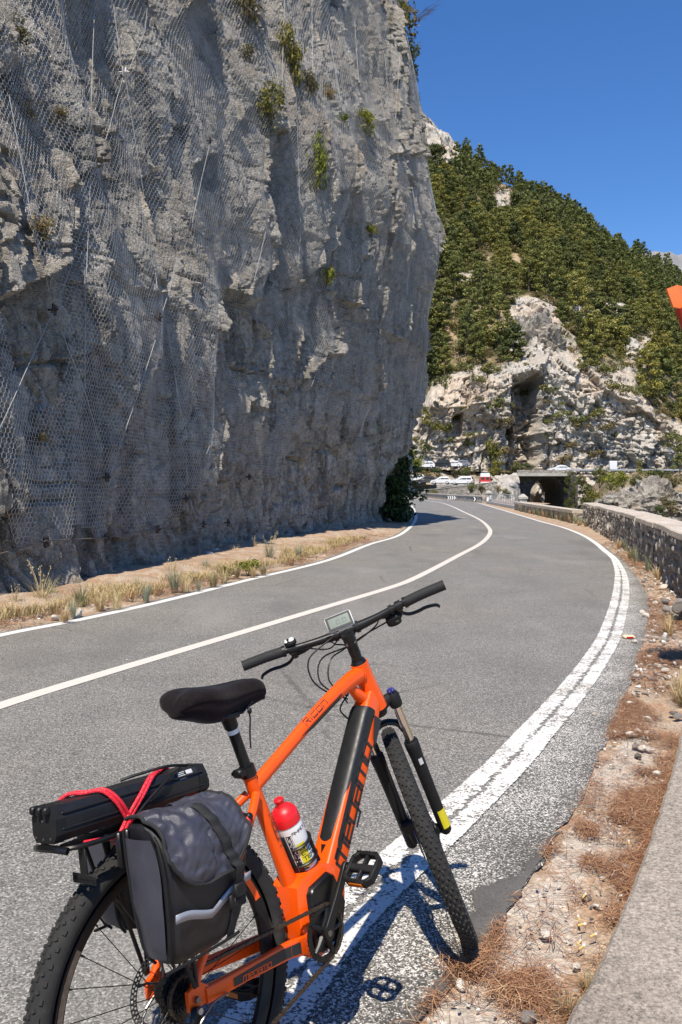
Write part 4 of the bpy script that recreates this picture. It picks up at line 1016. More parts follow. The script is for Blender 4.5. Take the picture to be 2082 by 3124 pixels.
# guard rail of the upper road
gr = empty('guard_rail', (43, 152.3, 4.3)); tag(gr, 'long grey guard rail along the upper road above the bank', 'guard rail')
MB().bbox((24, 0, .62), (50, .06, .30), .02).build('beam', M_RAIL, gr)
pm = MB().bbox((0, 0, .35), (.12, .1, .75), .01).mesh('rail_post', M_RAIL)
for k in range(22): inst('rail_post', pm, gr, (.8+k*2.25, .1, 0))

# ---- cars
M_GLASS = plain('car_glass', (.015, .018, .02), .08, 0, .6, var=.1)
M_TYRE = plain('car_tyre', (.018, .018, .018), .8)
M_RIM = plain('wheel_rim', (.35, .35, .36), .35, .6)
M_TAIL = plain('tail_lamp', (.35, .01, .01), .25)
M_SILL = plain('dark_trim', (.03, .03, .032), .6)
def car_paint(name, c): return plain(name, c, .3, .0, .5, var=.04, coat=.6)
C_WHITE = car_paint('white_car_paint', (.75, .75, .74)); C_DARK = car_paint('dark_grey_car_paint', (.05, .05, .055)); C_BLACK = car_paint('black_car_paint', (.012, .012, .014)); C_RED = car_paint('red_van_paint', (.55, .015, .02)); C_GREY = car_paint('silver_grey_car_paint', (.22, .24, .27))
WHEEL_T = MB().rev((0, 0, 0), (0, 1, 0), [(.20, -.1), (.31, -.1), (.33, -.07), (.33, .07), (.31, .1), (.20, .1)], 18).mesh('tyre', M_TYRE)
WHEEL_R = MB().rev((0, 0, 0), (0, 1, 0), [(.0, -.085), (.05, -.09), (.15, -.07), (.205, -.09), (.205, .09), (.15, .07), (.05, .09), (.0, .085)], 14).mesh('rim', M_RIM)
def car(loc, heading, paint, label, kind='hatch', name='parked_car'):
    """x forward. body: lofted across its width so that the sides tumble home"""
    root = empty(name, loc, heading)
    if kind == 'suv': L, W, H, belt, prof, cab = 4.3, 1.8, 1.66, .98, [(-2.1, .38), (-2.15, .75), (-2.1, 1.0), (1.0, 1.02), (1.9, .92), (2.12, .75), (2.15, .4)], [(-2.02, .98), (-1.78, 1.60), (-1.3, 1.66), (.2, 1.63), (1.05, 1.0)]
    elif kind == 'sedan': L, W, H, belt, prof, cab = 4.3, 1.75, 1.44, .88, [(-2.1, .32), (-2.15, .7), (-2.05, .92), (-1.4, .95), (1.0, .92), (1.95, .76), (2.15, .55), (2.12, .3)], [(-1.75, .93), (-1.0, 1.38), (-.4, 1.45), (.3, 1.40), (1.15, .92)]
    else: L, W, H, belt, prof, cab = 3.9, 1.7, 1.52, .92, [(-1.9, .34), (-1.95, .7), (-1.88, .96), (.8, .94), (1.7, .78), (1.92, .58), (1.93, .32)], [(-1.82, .94), (-1.45, 1.42), (-1.0, 1.5), (.1, 1.47), (1.0, .93)]
    m = MB(); S = []
    for y, k in ((-W/2, .0), (-W/2-.02, .5), (-W/2+.06, 1.0), (W/2-.06, 1.0), (W/2+.02, .5), (W/2, 0)):
        S.append([Vector((x*(.96 if k == 0 else (.985 if k == .5 else 1.0)), y, z if k == 1 else (.34+(z-.34)*(.93 if k == .5 else .62)))) for x, z in prof])
    m.loft(S); S = []
    for y, s in ((-W/2+.1, .0), (-W/2+.2, 1), (W/2-.2, 1), (W/2-.1, 0)): S.append([Vector((x, y, z if s else belt-.05+(z-belt+.05)*.9)) for x, z in cab])
    m.loft(S); m.build('body', paint, root, angle=35)
    MB().bbox((0, 0, .32), (L*.94, W*.97, .2), .03).build('sill', M_SILL, root)
    # side windows, rear window, windscreen set just proud of the cabin
    xs = np.linspace(cab[0][0]+.22, cab[-1][0]-.18, 4)
    def ztop(x): return np.interp(x, [c[0] for c in cab], [c[1] for c in cab])
    for sy in (-1, 1):
        for a, b in zip(xs, xs[1:]):
            a2, b2 = a+.03, b-.03; yb = W/2-.10; yt = W/2-.185; zt = lambda x: belt-.05+(ztop(x)-belt+.05)*.86
            m = MB(); q = [Vector((a2, sy*(yb+.012), belt+.02)), Vector((b2, sy*(yb+.012), belt+.02)), Vector((b2, sy*(yb-.01), max(zt(b2), belt+.06))), Vector((a2, sy*(yb-.01), max(zt(a2), belt+.06)))]
            m.add(q+[p+Vector((0, -sy*.02, 0)) for p in q], [(0, 1, 2, 3), (7, 6, 5, 4), (0, 1, 5, 4), (2, 3, 7, 6), (1, 2, 6, 5), (3, 0, 4, 7)]); m.build('side_window', M_GLASS, root)
    for nm, A, B in (('rear_window', cab[0], cab[1]), ('windscreen', cab[-1], cab[-2])):
        A, B = Vector((A[0], 0, A[1])), Vector((B[0], 0, B[1])); n = (B-A).cross(Vector((0, 1, 0))).normalized(); n = n if n.x*A.x > 0 else -n
        P = [A.lerp(B, .15), A.lerp(B, .85)]; m = MB(); q = [P[0]+Vector((0, -W/2+.24, 0)), P[0]+Vector((0, W/2-.24, 0)), P[1]+Vector((0, W/2-.3, 0)), P[1]+Vector((0, -W/2+.3, 0))]
        m.add([p+n*.015 for p in q]+[p-n*.02 for p in q], [(0, 1, 2, 3), (7, 6, 5, 4), (0, 1, 5, 4), (1, 2, 6, 5), (2, 3, 7, 6), (3, 0, 4, 7)]); m.build(nm, M_GLASS, root)
    for sy in (-1, 1):
        MB().bbox((prof[1][0]+.06, sy*(W/2-.14), belt-.12), (.14, .2, .28), .03).build('tail_lamp', M_TAIL, root)
        MB().bbox((L/2-.2, sy*(W/2-.22), belt-.22), (.26, .34, .16), .04).build('headlamp', M_GLASS, root)
        for sx in (-1, 1):
            w = empty('wheel', (sx*L*.305, sy*(W/2-.10), .33)); w.parent = root; inst('tyre', WHEEL_T, w); inst('rim', WHEEL_R, w)
    tag(root, label, 'car', 'cars beyond the bend'); return root
def at_base(u, v, y): p = atd(u, v, y); return p
hd = PI-.28
car(at_base(1300, 1476, 156), PI-.12, C_DARK, 'dark grey hatchback parked half behind the oleander', 'hatch')
car(at_base(1346, 1478, 153), PI-.22, C_WHITE, 'white hatchback parked between the dark car and the white off-roader', 'hatch')
car(at_base(1411, 1480, 151), PI-.34, C_WHITE, 'tall white off-road car parked next to the red van', 'suv')
car(at_base(1268, 1470, 158), PI-.1, C_WHITE, 'white car almost hidden behind the oleander', 'hatch')
car(at_base(1299, 1429.5, 166), PI-.15, C_WHITE, 'small white car on the upper road left of the black one', 'hatch')
car(at_base(1344, 1427, 166), PI-.2, C_BLACK, 'black car with dark windows on the upper road', 'suv')
car(at_base(1380, 1427, 167), PI-.2, C_WHITE, 'white low car behind the black one on the upper road', 'sedan')
car(at_base(1405, 1425, 170), PI-.2, C_GREY, 'silver grey car at the right end of the upper row', 'sedan')
car(at_base(1706, 1442, 156), PI+.05, C_WHITE, 'white car driving over the stone bridge', 'sedan', 'driving_car')
# red camper van with a white raised roof, seen from behind
vp = at_base(1479, 1476, 149); van = empty('camper_van', (vp.x, vp.y, 2.15), PI/2-.12); tag(van, 'red van with a high white roof seen from behind', 'van')
m = MB(); S = []
for x, k in ((-2.1, .0), (-2.05, 1), (1.0, 1), (1.4, .93), (2.1, .5), (2.15, 0)):
    zt = 1.45 if k >= .9 else (1.0 if k == .5 else .8)
    zt = 1.42 if x < 1.2 else zt; w = .93 if x > -2.08 else .90
    S.append([Vector((x, -w, .35)), Vector((x, -w-.01, .9)), Vector((x, -w+.06, zt)), Vector((x, w-.06, zt)), Vector((x, w+.01, .9)), Vector((x, w, .35))])
m.loft(S); m.build('body', C_RED, van, angle=40)
m = MB(); S = [[Vector((x, -.86*a, 1.40)), Vector((x, -.84*a, 1.9*b)), Vector((x, -.70*a, 2.12*b)), Vector((x, .70*a, 2.12*b)), Vector((x, .84*a, 1.9*b)), Vector((x, .86*a, 1.40))] for x, a, b in ((-2.06, 1, 1), (.8, 1, 1), (1.5, .9, .78))]
m.loft(S); m.build('raised_roof', C_WHITE, van, angle=40)
for sy in (-1, 1):
    MB().bbox((-2.11, sy*.40, 1.12), (.03, .58, .44), .04).build('rear_window', M_GLASS, van)
    MB().bbox((-2.10, sy*.84, .72), (.05, .10, .36), .02).build('tail_lamp', M_TAIL, van)
    for sx in (-1, 1):
        w = empty('wheel', (sx*1.3, sy*.84, .33)); w.parent = van; inst('tyre', WHEEL_T, w); inst('rim', WHEEL_R, w)
    MB().bbox((.0, sy*.935, 1.12), (2.6, .03, .42), .03).build('side_window', M_GLASS, van)
MB().bbox((-2.13, 0, .42), (.12, 1.7, .16), .03).build('bumper', M_WHITEP, van)
# white cabinet by the upper road
bxp = at_base(1870.5, 1430, 158); cab = empty('roadside_cabinet', (bxp.x, bxp.y, bxp.z-.3)); tag(cab, 'white panelled box standing behind the guard rail', 'cabinet')
MB().bbox((0, 0, .95), (1.42, .7, 1.7), .04).build('housing', C_WHITE, cab)
for k in (-1, 0, 1): MB().bbox((k*.45, -.36, .95), (.40, .03, 1.5), .012).build('door_panel', C_WHITE, cab)
MB().bbox((0, 0, .05), (1.46, .74, .12), .01).build('plinth', M_CONC, cab)

# ---- plants of the middle distance
def bush_mesh(seed, n, r, size, mat, flat=.8, per=40, tall=1.0):
    r2 = np.random.default_rng(seed); cs = []; rs = []
    for k in range(n):
        d = r2.normal(size=3); d /= np.linalg.norm(d); q = r2.random()**.5
        cs.append((d[0]*r*q*.75, d[1]*r*q*.75, r*tall*(.75+.7*d[2]*q))); rs.append(r*(.28+.2*r2.random()))
    co, f = tufts(r2, cs, rs, per, size, flat, .4); return raw_mesh('leaves', co, f, mat)
def stem_mesh(seed, r, n=6):
    r2 = random.Random(seed); m = MB()
    for k in range(n):
        a = k*6.28/n; m.tube([(0, 0, -.15), (math.cos(a)*r*.25, math.sin(a)*r*.25, r*.4), (math.cos(a)*r*.6, math.sin(a)*r*.6, r*(.8+.4*r2.random()))], [.03*r, .022*r, .008*r], 5)
    return m.mesh('stems', M_BARK)
BV = {'green': [bush_mesh(400+k, 14, 1.0, .10, M_BUSH) for k in range(3)], 'dark': [bush_mesh(410+k, 14, 1.0, .10, M_PINE_D) for k in range(2)], 'dry': [bush_mesh(420+k, 14, 1.0, .09, M_DRYB) for k in range(2)], 'bright': [bush_mesh(430+k, 14, 1.0, .10, M_BRIGHT) for k in range(2)]}
SV = [stem_mesh(k, 1.0) for k in range(3)]
def bush(p, r, kind, label, tall=1.0, group=None, name='bush'):
    root = empty(name, p, random.uniform(0, 6)); root.scale = (r, r, r*tall); inst('leaves', random.choice(BV[kind]), root); inst('stems', random.choice(SV), root); tag(root, label, 'bush', group); return root
random.seed(31)
far_b = [(1338, 1447, 159, 1.5, 'dark', 1, 'dark bush on the bank above the white hatchback'), (1300, 1452, 160, 1.5, 'dry', 1, 'greyish bush on the bank above the dark parked car'), (1425, 1455, 158, 1.6, 'dark', 1, 'dark bush on the bank behind the white off-roader'),
         (1270, 1440, 150, 2.2, 'bright', 1.2, 'yellow green bush behind the oleander'), (1500, 1452, 154, 1.6, 'green', 1, 'green bush right of the red van'), (1447, 1440, 160, 1.0, 'dry', 1, 'rust brown bush above the off-road car'), (1390, 1440, 160, 1.1, 'dry', .8, 'dry brown scrub below the black car'),
         (1322, 1506, 145, 1.5, 'green', .6, 'low yellow green bush at the foot of the terrace wall'), (1438, 1490, 141, 1.2, 'dark', 1, 'dark bush hanging on the terrace wall'), (1470, 1492, 139, 1.1, 'dry', 1, 'brown bush on the rocks left of the bridge'), (1522, 1492, 139, .9, 'dry', 1, 'orange brown bush beside the bridge rocks'), (1548, 1508, 138, 1.1, 'green', 1, 'green bush above the grey railing'),
         (1515, 1436, 166, 2.0, 'green', 1.0, 'climbing green bush at the left foot of the dark cleft'), (1500, 1400, 170, 2.2, 'green', 1.5, 'tall green climber on the rock left of the cleft'), (1580, 1427, 166, 1.8, 'dark', .7, 'dark hedge in front of the cleft, left part'), (1612, 1427, 166, 1.8, 'dark', .7, 'dark hedge in front of the cleft, right part')]
for u, v, y, r, k, tl, lb in far_b: bush(atd(u, v+12, y), r, k, lb, tl)
# ivy on the right abutment
iv = empty('ivy', (atd(1742, 1500, 148).x, 148.2, 0)); r2 = np.random.default_rng(77)
cs = [(r2.uniform(-.9, .9), r2.uniform(-.3, .3), -6+10.4*r2.random()) for _ in range(120)]; co, f = tufts(r2, cs, [.42]*120, 36, .10, 1.0, .1)
link(bpy.data.objects.new('leaves', raw_mesh('leaves', co, f, M_BUSH)), iv); tag(iv, 'thick green ivy covering the right abutment of the bridge', 'ivy')
# bushes and tall grass on the right bank
rb = [(1775, 1470, 140, 2.2, 'green', 1.2, 'green bush on the bank right of the ivy'), (1800, 1500, 120, 2.0, 'green', 1.2, 'mid green bush low on the bank beside the ivy'), (1830, 1460, 125, 2.6, 'green', 1.2, 'large leafy bush in the middle of the bank'), (1865, 1470, 118, 2.4, 'bright', 1.1, 'light green bush on the grassy bank'), (1900, 1462, 118, 2.4, 'bright', 1.0, 'light green bush above the rock outcrop'), (1935, 1465, 115, 2.0, 'green', 1.0, 'green bush above the left end of the outcrop'), (1790, 1535, 70, 1.2, 'green', 1.2, 'green bush just behind the parapet coping'), (1812, 1520, 80, 1.4, 'green', 1.3, 'dark green bush left of the rock outcrop'),
      (1985, 1450, 118, 2.2, 'dark', 1, 'dark bush beside the small conifer'), (2020, 1450, 110, 2.4, 'green', 1, 'olive bush right of the small conifer'), (2060, 1470, 95, 2.2, 'dry', 1.1, 'tawny dry bush at the right picture edge'), (2045, 1545, 46, 1.0, 'dry', 1.2, 'yellow brown bush in front of the rock outcrop'), (2015, 1560, 40, .7, 'dark', 1.1, 'small dark bush behind the parapet'), (2075, 1520, 60, 1.2, 'dry', 1, 'dry bush at the right edge behind the parapet'), (1900, 1440, 140, 1.8, 'dry', .8, 'reddish dry scrub below the guard rail'), (1845, 1438, 142, 1.8, 'dry', .8, 'rust coloured scrub below the white box')]
for u, v, y, r, k, tl, lb in rb: bush(atd(u, v+14, y)-Vector((0, 0, .2*r)), r*.62, k, lb, tl)
# small conifer and a few pines by the upper road
for u, v, y, sc, mi, lb in ((1950, 1453, 135, .36, 3, 'small young conifer standing on the bank by the guard rail'), (2075, 1440, 140, .7, 1, 'bushy pine at the right edge beside the upper road'), (1300, 1300, 166, .55, 0, 'light green pine on the rock just right of the near cliff')):
    p = atd(u, v, y); root = empty('pine_tree', p, 1.0); root.scale = (sc*.8, sc*.8, sc); inst('crown', PV_[mi][0], root); inst('trunk', PV_[mi][1], root); tag(root, lb, 'tree')
# rock outcrop beyond the parapet
def boulder(name, c, size, seed, label, mat=None, n=70):
    th = np.linspace(0, 2*PI, n); ph = np.linspace(0, PI*.62, n//2); TH, PH = np.meshgrid(th, ph); dx, dy, dz = np.sin(PH)*np.cos(TH), np.sin(PH)*np.sin(TH), np.cos(PH)
    a, e = facet(dx*2.6+dz*1.3+seed, dy*2.6+dz*2.0, seed, 1.4); a2, e2 = facet(dx*6+dz*3, dy*6+dz*5, seed+3, 1.4); bed = (dz*5+.6*dx) % 1
    r = 1+.28*a+.13*a2+.10*(1-bed)+.12*fbm(dx*2, dy*2, dz*2, seed=seed)
    o = link(bpy.data.objects.new(name, grid_mesh(name, dx*r*size[0], dy*r*size[1], dz*r*size[2]-.35*size[2], mat or M_ROCK))); o.location = c; o.data.set_sharp_from_angle(angle=math.radians(35)); tag(o, label, 'rock'); return o
boulder('rock_outcrop', atd(1985, 1530, 58), (1.75, 1.6, 2.1), 501, 'grey layered rock outcrop behind the stone parapet, its taller right part'); boulder('rock_outcrop', atd(1905, 1545, 57), (1.9, 1.4, 1.35), 507, 'lower broken left part of the grey rock outcrop'); boulder('rock_outcrop', atd(2100, 1540, 50), (1.2, 1.2, 1.0), 511, 'grey rock at the right picture edge behind the parapet')
boulder('rock_outcrop', atd(1622, 1055, 193), (6.3, 6.0, 9.5), 521, 'round grey crag jutting out above the dark cleft', M_HROCK, 110)
# pale rock spur behind the corner of the near cliff
boulder('rock_spur', atd(1274, 1432, 181), (1.9, 1.9, 12.5), 515, 'pale pointed rock spur just right of the near cliff', M_HROCK)
# oleander at the cliff corner
ol = empty('oleander', (2.35, 36.6, 0)); r2 = np.random.default_rng(88); cs = []; rs = []
for k in range(110):
    z = 3.3*r2.random(); w = 1.0*(1-.5*(z/3.6)**2); cs.append((r2.normal(scale=.42)*w+.05*z, r2.normal(scale=.7)*w, z+.1)); rs.append(.42)
co, f = tufts(r2, cs, rs, 60, .11, .9, .3); link(bpy.data.objects.new('leaves', raw_mesh('leaves', co, f, M_OLEA)), ol)
m = MB()
for k in range(10): a = k*.63; m.tube([(0, 0, -.1), (math.cos(a)*.3, math.sin(a)*.4, 1.3), (math.cos(a)*.6, math.sin(a)*.7, 2.6)], [.04, .03, .012], 5)
m.build('stems', M_BARK, ol)
cs = [(.75+r2.normal(scale=.12), r2.normal(scale=.5), 1.2+1.7*r2.random()) for _ in range(26)]; co, f = tufts(r2, cs, [.11]*26, 9, .06, .8, .4)
fo = link(bpy.data.objects.new('flowers', raw_mesh('flowers', co, f, M_WHITEP)), ol); fo['kind'] = 'stuff'; tag(ol, 'dark leafy oleander with white flowers at the cliff corner', 'shrub')
# ================================================================== near parapet wall, traffic mirror
random.seed(51)
W3 = [p for p in resample(path([(2130, 1862), (2060, 1799), (1995, 1735), (1890, 1660), (1785, 1598)], 8), .25)]
par = empty('stone_parapet', (0, 0, 0)); tag(par, 'rubble stone parapet with broad sandy coping along the right of the road', 'wall')
WH = .80; WT = .42
def wn_(i): t = (W3[min(i+1, len(W3)-1)]-W3[max(i-1, 0)]).normalized(); return Vector((t.y, -t.x, 0))
S = []
for i, p in enumerate(W3): n = wn_(i); S.append([p+n*.05+Vector((0, 0, -.3)), p+n*.05+Vector((0, 0, WH)), p+n*WT+Vector((0, 0, WH)), p+n*WT+Vector((0, 0, -2.5))])
M_MORT = plain('dark_mortar', (.13, .115, .10), .95, var=.4, nscale=9, bumpd=.02)
MB().loft(S).build('mortar_core', M_MORT, par, angle=30)
# coping in slabs, each a little out of line with the next
k = 0
while k < len(W3)-1:
    e = min(k+random.randint(9, 13), len(W3)-1); m = MB(); S = []; dz = random.uniform(-.012, .012); dn = random.uniform(-.015, .015)
    for i in range(k, e+1):
        n = wn_(i); p = W3[i].copy()
        if i == k and k: p += (W3[i+1]-W3[i])*.06
        j = .012*mnoise.noise(p*4); q = Vector((0, 0, WH+dz+.008*mnoise.noise(p*2)))
        S.append([p-n*(.07+dn+j)+q+Vector((0, 0, .0)), p-n*(.08+dn+j)+q+Vector((0, 0, .015)), p-n*(.07+dn+j)+q+Vector((0, 0, .085)), p-n*(.05+dn+j)+q+Vector((0, 0, .1)), p+n*(WT+.06)+q+Vector((0, 0, .11)), p+n*(WT+.06)+q])
    m.loft(S); m.build('coping_slab', M_COPE, par, angle=35); k = e
def m_stone():
    t = NT('wall_stone'); r = t.rand(); n = t.noise(9, 6, .7); n2 = t.noise(45, 4, .7)
    c = t.ramp(r, [(0, (.22, .20, .18)), (.3, (.34, .30, .26)), (.6, (.44, .39, .335)), (.85, (.40, .38, .36)), (1, (.56, .52, .46))])
    c = t.mix(.85, c, t.ramp(n, [(.28, .5), (.5, 1), (.72, 1.35)]), 'MULTIPLY'); c = t.mix(.6, c, t.ramp(n2, [(.3, .7), (.7, 1.25)]), 'MULTIPLY')
    t.col(c); t.set(Roughness=.92); t.bump(t.math('ADD', n, n2), .8, .03); return t.m
M_STONE = m_stone()
def stone_mesh(seed, name='stone'):
    r = random.Random(seed); bm = bmesh.new(); bmesh.ops.create_icosphere(bm, subdivisions=2, radius=.5)
    pl = [(Vector((r.gauss(0, 1), r.gauss(0, 1), r.gauss(0, 1))).normalized(), r.uniform(.28, .42)) for _ in range(9)]
    for v in bm.verts:
        for n, d in pl:
            k = v.co.dot(n)
            if k > d: v.co -= n*(k-d)
    bmesh.ops.dissolve_limit(bm, angle_limit=.12, verts=bm.verts, edges=bm.edges); bmesh.ops.triangulate(bm, faces=bm.faces)
    me = bpy.data.meshes.new(name); bm.to_mesh(me); bm.free(); me.materials.append(M_STONE)
    me.polygons.foreach_set('use_smooth', [True]*len(me.polygons)); me.set_sharp_from_angle(angle=math.radians(28)); return me
STN = [stone_mesh(k) for k in range(14)]
# rubble courses
LW = [0]
for a, b in zip(W3, W3[1:]): LW.append(LW[-1]+(b-a).length)
def wpt(s):
    i = min(int(np.searchsorted(LW, s))-1, len(W3)-2); i = max(i, 0); f = (s-LW[i])/max(LW[i+1]-LW[i], 1e-6); return W3[i].lerp(W3[i+1], f), wn_(i)
stones = []
z = -.06
while z < WH-.02:
    hh = random.uniform(.10, .17); s = random.uniform(0, .1)
    while s < LW[-1]:
        w = random.uniform(.08, .22); p, n = wpt(min(s+w/2, LW[-1])); h2 = hh*random.uniform(.8, 1.55)
        stones.append((p+n*random.uniform(-.01, .05)+Vector((0, 0, z+hh/2+random.uniform(-.02, .02))), n, w*1.12, h2*1.1, random.uniform(.12, .2))); s += w
    z += hh*.92
stones.sort(key=lambda q: q[0].y)
def stone_rot(n): return (frame((-n).to_tuple()) @ Matrix.Rotation(random.uniform(-.35, .35), 3, 'X') @ Matrix.Rotation(random.uniform(-.2, .2), 3, 'Y')).to_euler()
for p, n, w, h, d in stones[:300]: inst('stone', random.choice(STN), par, p, stone_rot(n), (d*1.3, w*1.25, h*1.25))
def join_inst(name, items, mat, parent=None):
    COs = []; Fs = []; base = 0
    for me, M4 in items:
        a = np.empty(len(me.vertices)*3, np.float32); me.vertices.foreach_get('co', a); a = a.reshape(-1, 3); f = np.empty(len(me.polygons)*3, np.int32); me.loops.foreach_get('vertex_index', f); Mn = np.array(M4)
        COs.append(a @ Mn[:3, :3].T+Mn[:3, 3]); Fs.append(f.reshape(-1, 3)+base); base += len(a)
    o = link(bpy.data.objects.new(name, raw_mesh(name, np.concatenate(COs), np.concatenate(Fs), mat)), parent); o['kind'] = 'stuff'; return o
def m_stone_isl():
    t = NT('far_wall_stone'); g = t.N('ShaderNodeNewGeometry').outputs['Random Per Island']; n = t.noise(9, 6, .7)
    c = t.ramp(g, [(0, (.20, .18, .16)), (.4, (.36, .32, .275)), (.75, (.44, .40, .35)), (1, (.58, .54, .48))]); c = t.mix(.8, c, t.ramp(n, [(.28, .5), (.72, 1.35)]), 'MULTIPLY'); t.col(c); t.set(Roughness=.92); t.bump(n, .7, .03); return t.m
M_STONE_I = m_stone_isl()
join_inst('far_stones', [(random.choice(STN), Matrix.Translation(p) @ stone_rot(n).to_matrix().to_4x4() @ Matrix.Diagonal((d*1.3, w*1.25, h*1.25, 1))) for p, n, w, h, d in stones[300:]], M_STONE_I, par)
# end pier of the parapet at the right picture edge
pr0 = gnd(2085, 1850); pier = empty('wall_pier', (pr0.x+.30, pr0.y-.1, 0)); tag(pier, 'rough stone pier ending the parapet at the right edge', 'wall')
MB().bbox((0, 0, .35), (.36, .36, 1.5), .03).build('core', M_MORT, pier)
for k in range(46):
    a = random.choice((0, PI/2, PI)); zz_ = random.uniform(-.05, 1.1); q = random.uniform(-.16, .16)
    p = {0: Vector((-.19, q, zz_)), PI/2: Vector((q, -.19, zz_)), PI: Vector((-.19, q, zz_))}[a]; inst('stone', random.choice(STN), pier, p, (random.uniform(0, 6), random.uniform(0, 6), random.uniform(0, 6)), [random.uniform(.13, .22)]*3)
MB().bbox((0, 0, 1.15), (.5, .5, .1), .02).build('cap', M_COPE, pier)
rp = gnd(2125, 1905); rub = empty('rubble_heap', (rp.x, rp.y, 0)); tag(rub, 'heap of rough stones at the foot of the pier', 'rubble')
for k in range(26): inst('stone', random.choice(STN), rub, (random.gauss(0, .12), random.gauss(0, .25), random.uniform(0, .22)), (random.uniform(0, 6), random.uniform(0, 6), random.uniform(0, 6)), [random.uniform(.08, .17)]*3)

# convex traffic mirror: only the edge of its orange hood reaches into the picture
M_ORP = plain('orange_plastic', (.80, .20, .045), .45, var=.08, nscale=6); M_REDP = plain('red_plastic', (.50, .035, .012), .5, var=.08); M_MIR = plain('mirror_glass', (.8, .82, .85), .03, 1.0, var=.02)
YM = 5.9; mc = Vector((2.70, 5.95, 2.62)); mir = empty('traffic_mirror', (mc.x+.05, mc.y+.12, 0)); tag(mir, 'orange hooded traffic mirror on a pole, cut off by the right picture edge', 'mirror'); o_ = mir.location
nrm = Vector((-.62, .78, -.1)).normalized()
MB().rev(mc-o_, nrm, [(0, -.10), (.12, -.095), (.24, -.06), (.31, -.01), (.33, .02), (.33, .05), (.31, .05)], 40).build('back_shell', M_REDP, mir)
MB().rev(mc-o_, nrm, [(0, .075), (.12, .068), (.22, .052), (.31, .03)], 40).build('mirror_glass', M_MIR, mir)
MB().tube([(0, 0, -.2), (0, 0, 2.9)], .03, 14).build('pole', M_REDP, mir)
# hood: stiff bent sheet along the upper rim
A, B, C, Dd = atd(2035, 881, YM), atd(2068, 868, YM+.05), atd(2092, 945, YM+.05), atd(2055, 936, YM)
def sheet(q, th):
    n = (q[1]-q[0]).cross(q[3]-q[0]).normalized(); c = sum(q, Vector())/4; m = MB()
    e = [p+(c-p)*.05 for p in q]
    m.add([p-o_ for p in q]+[p-o_+n*th for p in q], [(0, 1, 2, 3), (7, 6, 5, 4), (0, 1, 5, 4), (1, 2, 6, 5), (2, 3, 7, 6), (3, 0, 4, 7)]); return m
sheet([A, B, C, Dd], .015).build('hood', M_ORP, mir); E1 = atd(2120, 880, YM+.2); F1 = atd(2140, 950, YM+.2)
sheet([B+Vector((.01, .02, 0)), E1, F1, C+Vector((.01, .02, 0))], .015).build('hood', M_ORP, mir)
MB().tube([atd(2074, 938, YM+.06)-o_, atd(2100, 1010, YM+.1)-o_, Vector((-.02, -.02, 2.2))], [.035, .04, .03], 10).build('bracket', M_REDP, mir)
# ================================================================== needles, stones, grass, shrubs on the cliff
random.seed(60)
rng = np.random.default_rng(60)
def needles(name, pts, lens, wid, mat, lift=(.0, .02)):
    n = len(pts); a = rng.uniform(0, 2*PI, n); tl = rng.normal(scale=.12, size=n); L = lens*rng.uniform(.55, 1.2, n)
    d = np.stack([np.cos(a), np.sin(a), tl], 1); s = np.stack([-np.sin(a), np.cos(a), np.zeros(n)], 1); z = rng.uniform(lift[0], lift[1], n)
    c = np.concatenate([pts, z[:, None]], 1); w = wid*rng.uniform(.6, 1.2, n)[:, None]; bend = s*(L*rng.normal(scale=.10, size=n))[:, None]+np.array([0, 0, 1])*(L*.05)[:, None]
    p0, p1, p2 = c-d*L[:, None]/2, c+bend, c+d*L[:, None]/2
    co = np.stack([p0-s*w*.5, p0+s*w*.5, p1-s*w, p1+s*w, p2-s*w*.4, p2+s*w*.4], 1).reshape(-1, 3); b = np.arange(n)*6
    F = np.concatenate([np.stack([b, b+1, b+3, b+2], 1), np.stack([b+2, b+3, b+5, b+4], 1)])
    return link(bpy.data.objects.new(name, raw_mesh(name, co, F, mat)))
def m_needle():
    t = NT('dry_pine_needles'); g = t.N('ShaderNodeNewGeometry').outputs['Random Per Island']
    t.col(t.ramp(g, [(0, (.12, .055, .028)), (.35, (.25, .115, .055)), (.7, (.37, .185, .09)), (.9, (.47, .28, .15)), (1, (.60, .43, .27))])); t.set(Roughness=.7); return t.m
M_NEED = m_needle()
def fill(poly, n, dens=None):
    P = np.array([(p[0], p[1]) for p in poly]); lo, hi = P.min(0), P.max(0); out = []
    while len(out) < n:
        q = rng.uniform(lo, hi, (n*3, 2)); q = q[inpoly(q[:, 0], q[:, 1], poly)]
        if dens is not None: q = q[rng.random(len(q)) < dens(q[:, 0], q[:, 1])]
        out += list(q)
        if len(q) == 0: break
    return np.array(out[:n])
gp = [gnd(*q) for q in T_GUT]
def in_gut(x, y): return inpoly(x, y, gp)
slab_in = [(p.x, p.y) for p in inner]; edge_pl = [(p.x, p.y) for p in P_E]
near_poly = [q for q in edge_pl if q[1] < 6.2]+[q for q in slab_in[::-1] if .6 < q[1] < 6.2]
d1 = lambda x, y: np.where(in_gut(x+.10*vn(x*5, y*5, seed=611), y+.12*vn(x*4, y*4, seed=612)), .10, .6)*np.clip(.50+.9*vn(x*2.3, y*2.3, seed=601)+.6*vn(x*7, y*7, seed=602), .03, 1)*(1-.55*smooth(3.9, 4.6, y))
nm = needles('pine_needle_litter', fill(near_poly, 15000, d1), .085, .0011, M_NEED, (.0, .028)); tag(nm, 'rust brown fallen pine needles along the concrete kerb', 'pine needles', kind='stuff')
far_poly = [q for q in edge_pl if 5.8 < q[1] < 24]+[(p.x-.05, p.y) for p in W3[::-1] if p.y < 24]+[(4.4, 9), (3.2, 6)]
d2 = lambda x, y: np.clip(.35+.9*vn(x*1.5, y*1.5, seed=603)+.3*vn(x*5, y*5, seed=604), .05, 1)*np.clip(9/y, .2, 1)
